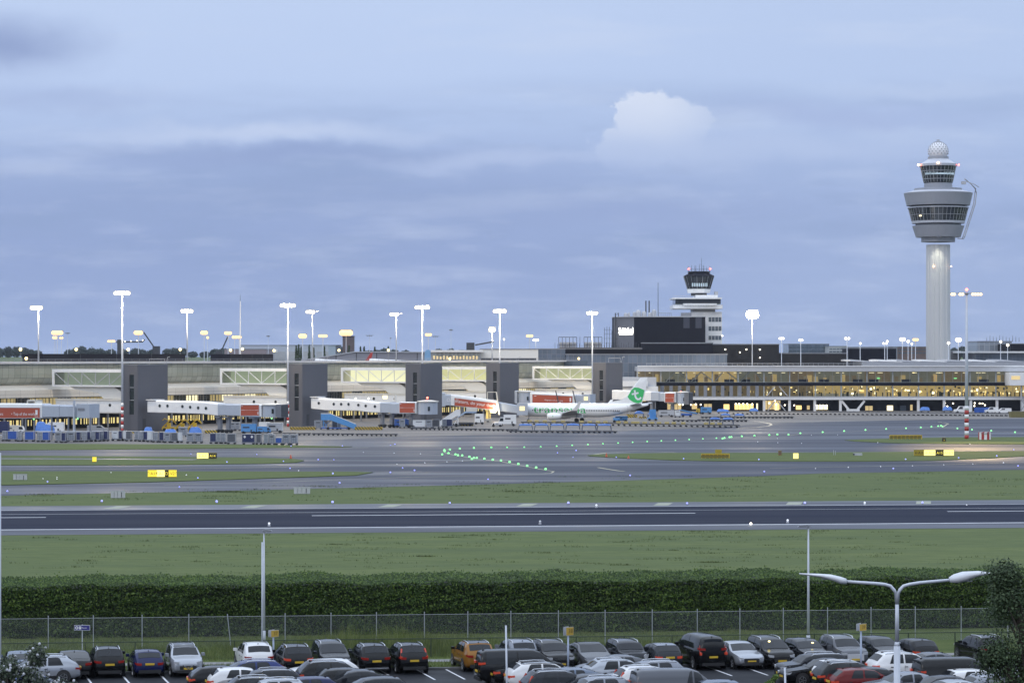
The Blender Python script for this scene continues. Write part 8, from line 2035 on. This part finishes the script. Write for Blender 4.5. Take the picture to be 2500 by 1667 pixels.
front_row(1447, 'fastback', 'grey', 'F', 'smooth grey electric car facing the viewer, left of the small dark car', roof='dgrey', dy=.3)
front_row(1540, 'mini', 'dgrey', 'F', 'small dark boxy car with round lamps facing the viewer', dy=.6, extra=lambda t, T: [MB().cyl((T['prof'][0][0] - .02, s_ * .58, .80), (T['prof'][0][0] + .06, s_ * .58, .80), .13, .12, 12).build('headlight', HEADL, t) for s_ in (-1, 1)])
front_row(1622, 'hatch', 'dgrey', 'R', 'dark hatchback with a pale roof from behind, left of the tall black van', tail='lit', roof='lgrey')
front_row(1722, 'van', 'black', 'R', 'tall black passenger van from behind in the front row', extra=vertical_tails, name='parked_van', cat='van')
front_row(1818, 'sedan', 'silver', 'F', 'silver saloon with a large dark grille facing the viewer', extra=lambda t, T: MB().side([(T['prof'][0][0], 0)] * 0 + [(T['prof'][0][0] - .1, .30), (T['prof'][0][0] + .06, .30), (T['prof'][0][0] + .05, .68), (T['prof'][0][0] - .1, .70)], -.42, .42).build('grille', TRIM, t, fix=True))
front_row(1893, 'mpv', 'black', 'F', 'black people carrier facing the viewer with its cabin lamp lit', glow=-1)
front_row(1982, 'hatch', 'dgrey', 'F', 'dark hatchback facing the viewer with its cabin lamp lit', glow=1, dy=.9)
front_row(2073, 'suv', 'grey', 'F', 'grey electric off-roader with a wide grille facing the viewer', dy=.3, extra=lambda t, T: MB().side([(T['prof'][0][0] - .1, .44), (T['prof'][0][0] + .05, .44), (T['prof'][0][0] + .04, .84), (T['prof'][0][0] - .1, .84)], -.52, .52).build('grille_panel', LGREY, t, fix=True))
front_row(2166, 'hatch', 'dgrey', 'F', 'dark small car facing the viewer behind the twin arm lamp post', dy=1.6)
front_row(2250, 'hatch', 'black', 'R', 'black hatchback from behind, last in the front row before the tree', tail='lit', dy=1.0)
front_row(2415, 'suv', 'black', 'R', 'dark car half hidden by the leafy tree at the right', dy=.6)
# the two blocks of cars parked crosswise nearer the viewer
CROSS = math.atan2(.24, .97)
def cross(px, ytop, kind, colr, way, label, **k):
    """px: middle of the car, ytop: where its roof is seen; way 'r' nose to the right, 'l' nose to the left"""
    H_ = TYPES[kind]['H'] + .02; d = F * (EYE - H_) / (ytop - HZ)
    car(kind, colr, (xat(px, d), d, .02), CROSS if way == 'r' else CROSS + math.pi, label, **k)
# left group
cross(600, 1611, 'estate', 'blue', 'l', 'dark blue estate car farthest in the left cross-parked group')
cross(553, 1624, 'hatch', 'black', 'r', 'black hatchback with a red tail lamp at the left end of its group', tail='lit')
cross(598, 1628, 'hatch', 'white', 'r', 'white hatchback between dark cars in the left cross-parked group', tail='lit')
cross(637, 1633, 'estate', 'dgrey', 'l', 'dark grey car with chrome window trim in the left cross-parked group', extra=None)
cross(650, 1650, 'suv', 'black', 'r', 'black car with a roof spoiler at the bottom of the left group')
cross(655, 1657, 'suv', 'silver', 'l', 'silver roof with rails cut by the lower edge of the view')
cross(735, 1652, 'hatch', 'navy', 'l', 'dark blue roof between two groups at the lower edge')
cross(785, 1608, 'hatch', 'white', 'l', 'white car hidden behind the black off-roader', tail='lit')
cross(820, 1611, 'suv', 'black', 'r', 'black off-roader with chrome window line and lit red tail lamp', tail='lit')
cross(858, 1629, 'hatch', 'black', 'r', 'black hatchback with lit tail lamp in front of the black off-roader', tail='lit')
cross(860, 1634, 'sedan', 'dgrey', 'l', 'dark grey saloon with chrome window arch near the empty lane')
cross(905, 1652, 'hatch', 'dgrey', 'l', 'dark roof cut by the lower edge beside the empty lane')
# right of the lane
def chrome_rear(t, T): pass
cross(1272, 1583, 'van', 'black', 'r', 'black delivery van parked crosswise behind the slim pole', name='parked_van', cat='van', tail='lit')
cross(1300, 1610, 'sedan', 'black', 'r', 'black saloon directly in front of the black delivery van', tail='lit')
cross(1336, 1614, 'estate', 'white', 'r', 'white car with black roof in front of the black saloon', roof='black', tail='lit')
cross(1372, 1634, 'suv', 'dgrey', 'r', 'dark off-roader with upright red lamp in front of the white car', extra=vertical_tails)
cross(1385, 1629, 'fastback', 'bluegrey', 'l', 'blue grey rounded saloon in the right cross-parked group')
cross(1420, 1645, 'hatch', 'dgrey', 'l', 'dark grey hatchback near the lower edge right of the lane')
cross(1445, 1652, 'estate', 'lgrey', 'l', 'pale grey estate with a red reflection at the lower edge')
cross(1505, 1598, 'fastback', 'grey', 'l', 'grey rounded car behind the silver estate')
cross(1522, 1607, 'estate', 'silver', 'r', 'silver estate from behind in the middle right group', tail='lit')
cross(1580, 1612, 'suv', 'lgrey', 'l', 'pale grey off-roader with bright window frames behind the white one')
cross(1592, 1625, 'suv', 'white', 'r', 'white off-roader with upright red lamps beside the grey panel van', extra=vertical_tails)
TYPES['panelvan'] = dict(TYPES['van'], sw=(1.30, .55))
def van_seams(t, T):
    mb = MB()
    for x in (-.2, -1.45): mb.box(x, x + .02, -T['w'] - .006, -T['w'], .5, 1.2)
    mb.build('door_seam', TRIM, t)
def panelvan(px, ytop, colr, label):
    H_ = TYPES['van']['H'] + .02; d = F * (EYE - H_) / (ytop - HZ)
    car('panelvan', colr, (xat(px, d), d, .02), CROSS, label, tail='lit', name='parked_van', cat='van', extra=van_seams)
TYPES['panelvan'] = dict(TYPES['van'], sw=(1.30, -.20))
panelvan(1655, 1630, 'grey', 'matt grey panel van at the lower edge beside the lane')
cross(1728, 1660, 'hatch', 'bluegrey', 'l', 'pale blue car roof just above the lower edge')
# far right groups
cross(1985, 1594, 'mini', 'dgrey', 'l', 'dark small car with chrome ringed lamps leading the right end group')
cross(2005, 1606, 'sedan', 'black', 'l', 'black saloon with chrome framed grille facing left')
cross(2070, 1609, 'hatch', 'white', 'r', 'white hatchback tail between the black saloon and black off-roader', tail='lit')
cross(2082, 1613, 'suv', 'black', 'r', 'black off-roader with bright window trim in the right end group', tail='lit')
cross(2112, 1629, 'hatch', 'red', 'r', 'dark red hatchback in the right end group', tail='lit')
cross(2142, 1627, 'hatch', 'dgrey', 'r', 'dark grey hatchback with lit tail lamp beside the red one', tail='lit')
cross(2205, 1640, 'sedan', 'lgrey', 'l', 'pale grey saloon in front of the twin arm lamp post')
cross(2212, 1590, 'suv', 'white', 'r', 'white crossover behind the twin arm lamp post', tail='lit')
cross(2262, 1592, 'sedan', 'grey', 'l', 'grey saloon between the white crossover and black van')
H_ = TYPES['van']['H'] + .02
panelvan(2340, 1603, 'black', 'long black panel van in the right end group')
cross(2385, 1632, 'hatch', 'white', 'r', 'white hatchback in front of the long black panel van')
cross(2430, 1628, 'sedan', 'silver', 'l', 'silver saloon right of the white hatchback near the tree')
cross(2445, 1646, 'estate', 'lgrey', 'r', 'pale grey estate at the lower right edge')
cross(2290, 1648, 'sedan', 'dgrey', 'l', 'dark saloon roof below the long black panel van')
cross(2320, 1659, 'fastback', 'silver', 'l', 'silver roof at the very bottom right of the lamp post')
cross(2490, 1655, 'hatch', 'black', 'r', 'black car cut by the lower right corner')
cross(92, 1600, 'estate', 'silver', 'l', 'long silver estate with slatted roof rack behind the bush')
cross(95, 1648, 'hatch', 'blue', 'r', 'blue car roof among the bush leaves at lower left', tail='lit')
# ---------------------------------------------------------------- evening air
HAZE = bpy.data.materials.new('evening_haze'); HAZE.use_nodes = True
_t = HAZE.node_tree; _t.nodes.clear(); _o = _t.nodes.new('ShaderNodeOutputMaterial'); _v = _t.nodes.new('ShaderNodeVolumePrincipled')
_v.inputs['Color'].default_value = (.80, .86, .95, 1); _v.inputs['Density'].default_value = .00004; _v.inputs['Anisotropy'].default_value = .3
_t.links.new(_v.outputs[0], _o.inputs['Volume'])
mb = MB().box(-700, 700, -80, 2600, -1, 125)
tag(mb.build('haze', HAZE), 'thin bluish evening haze over the airfield', None, kind='stuff')
bpy.context.view_layer.update()
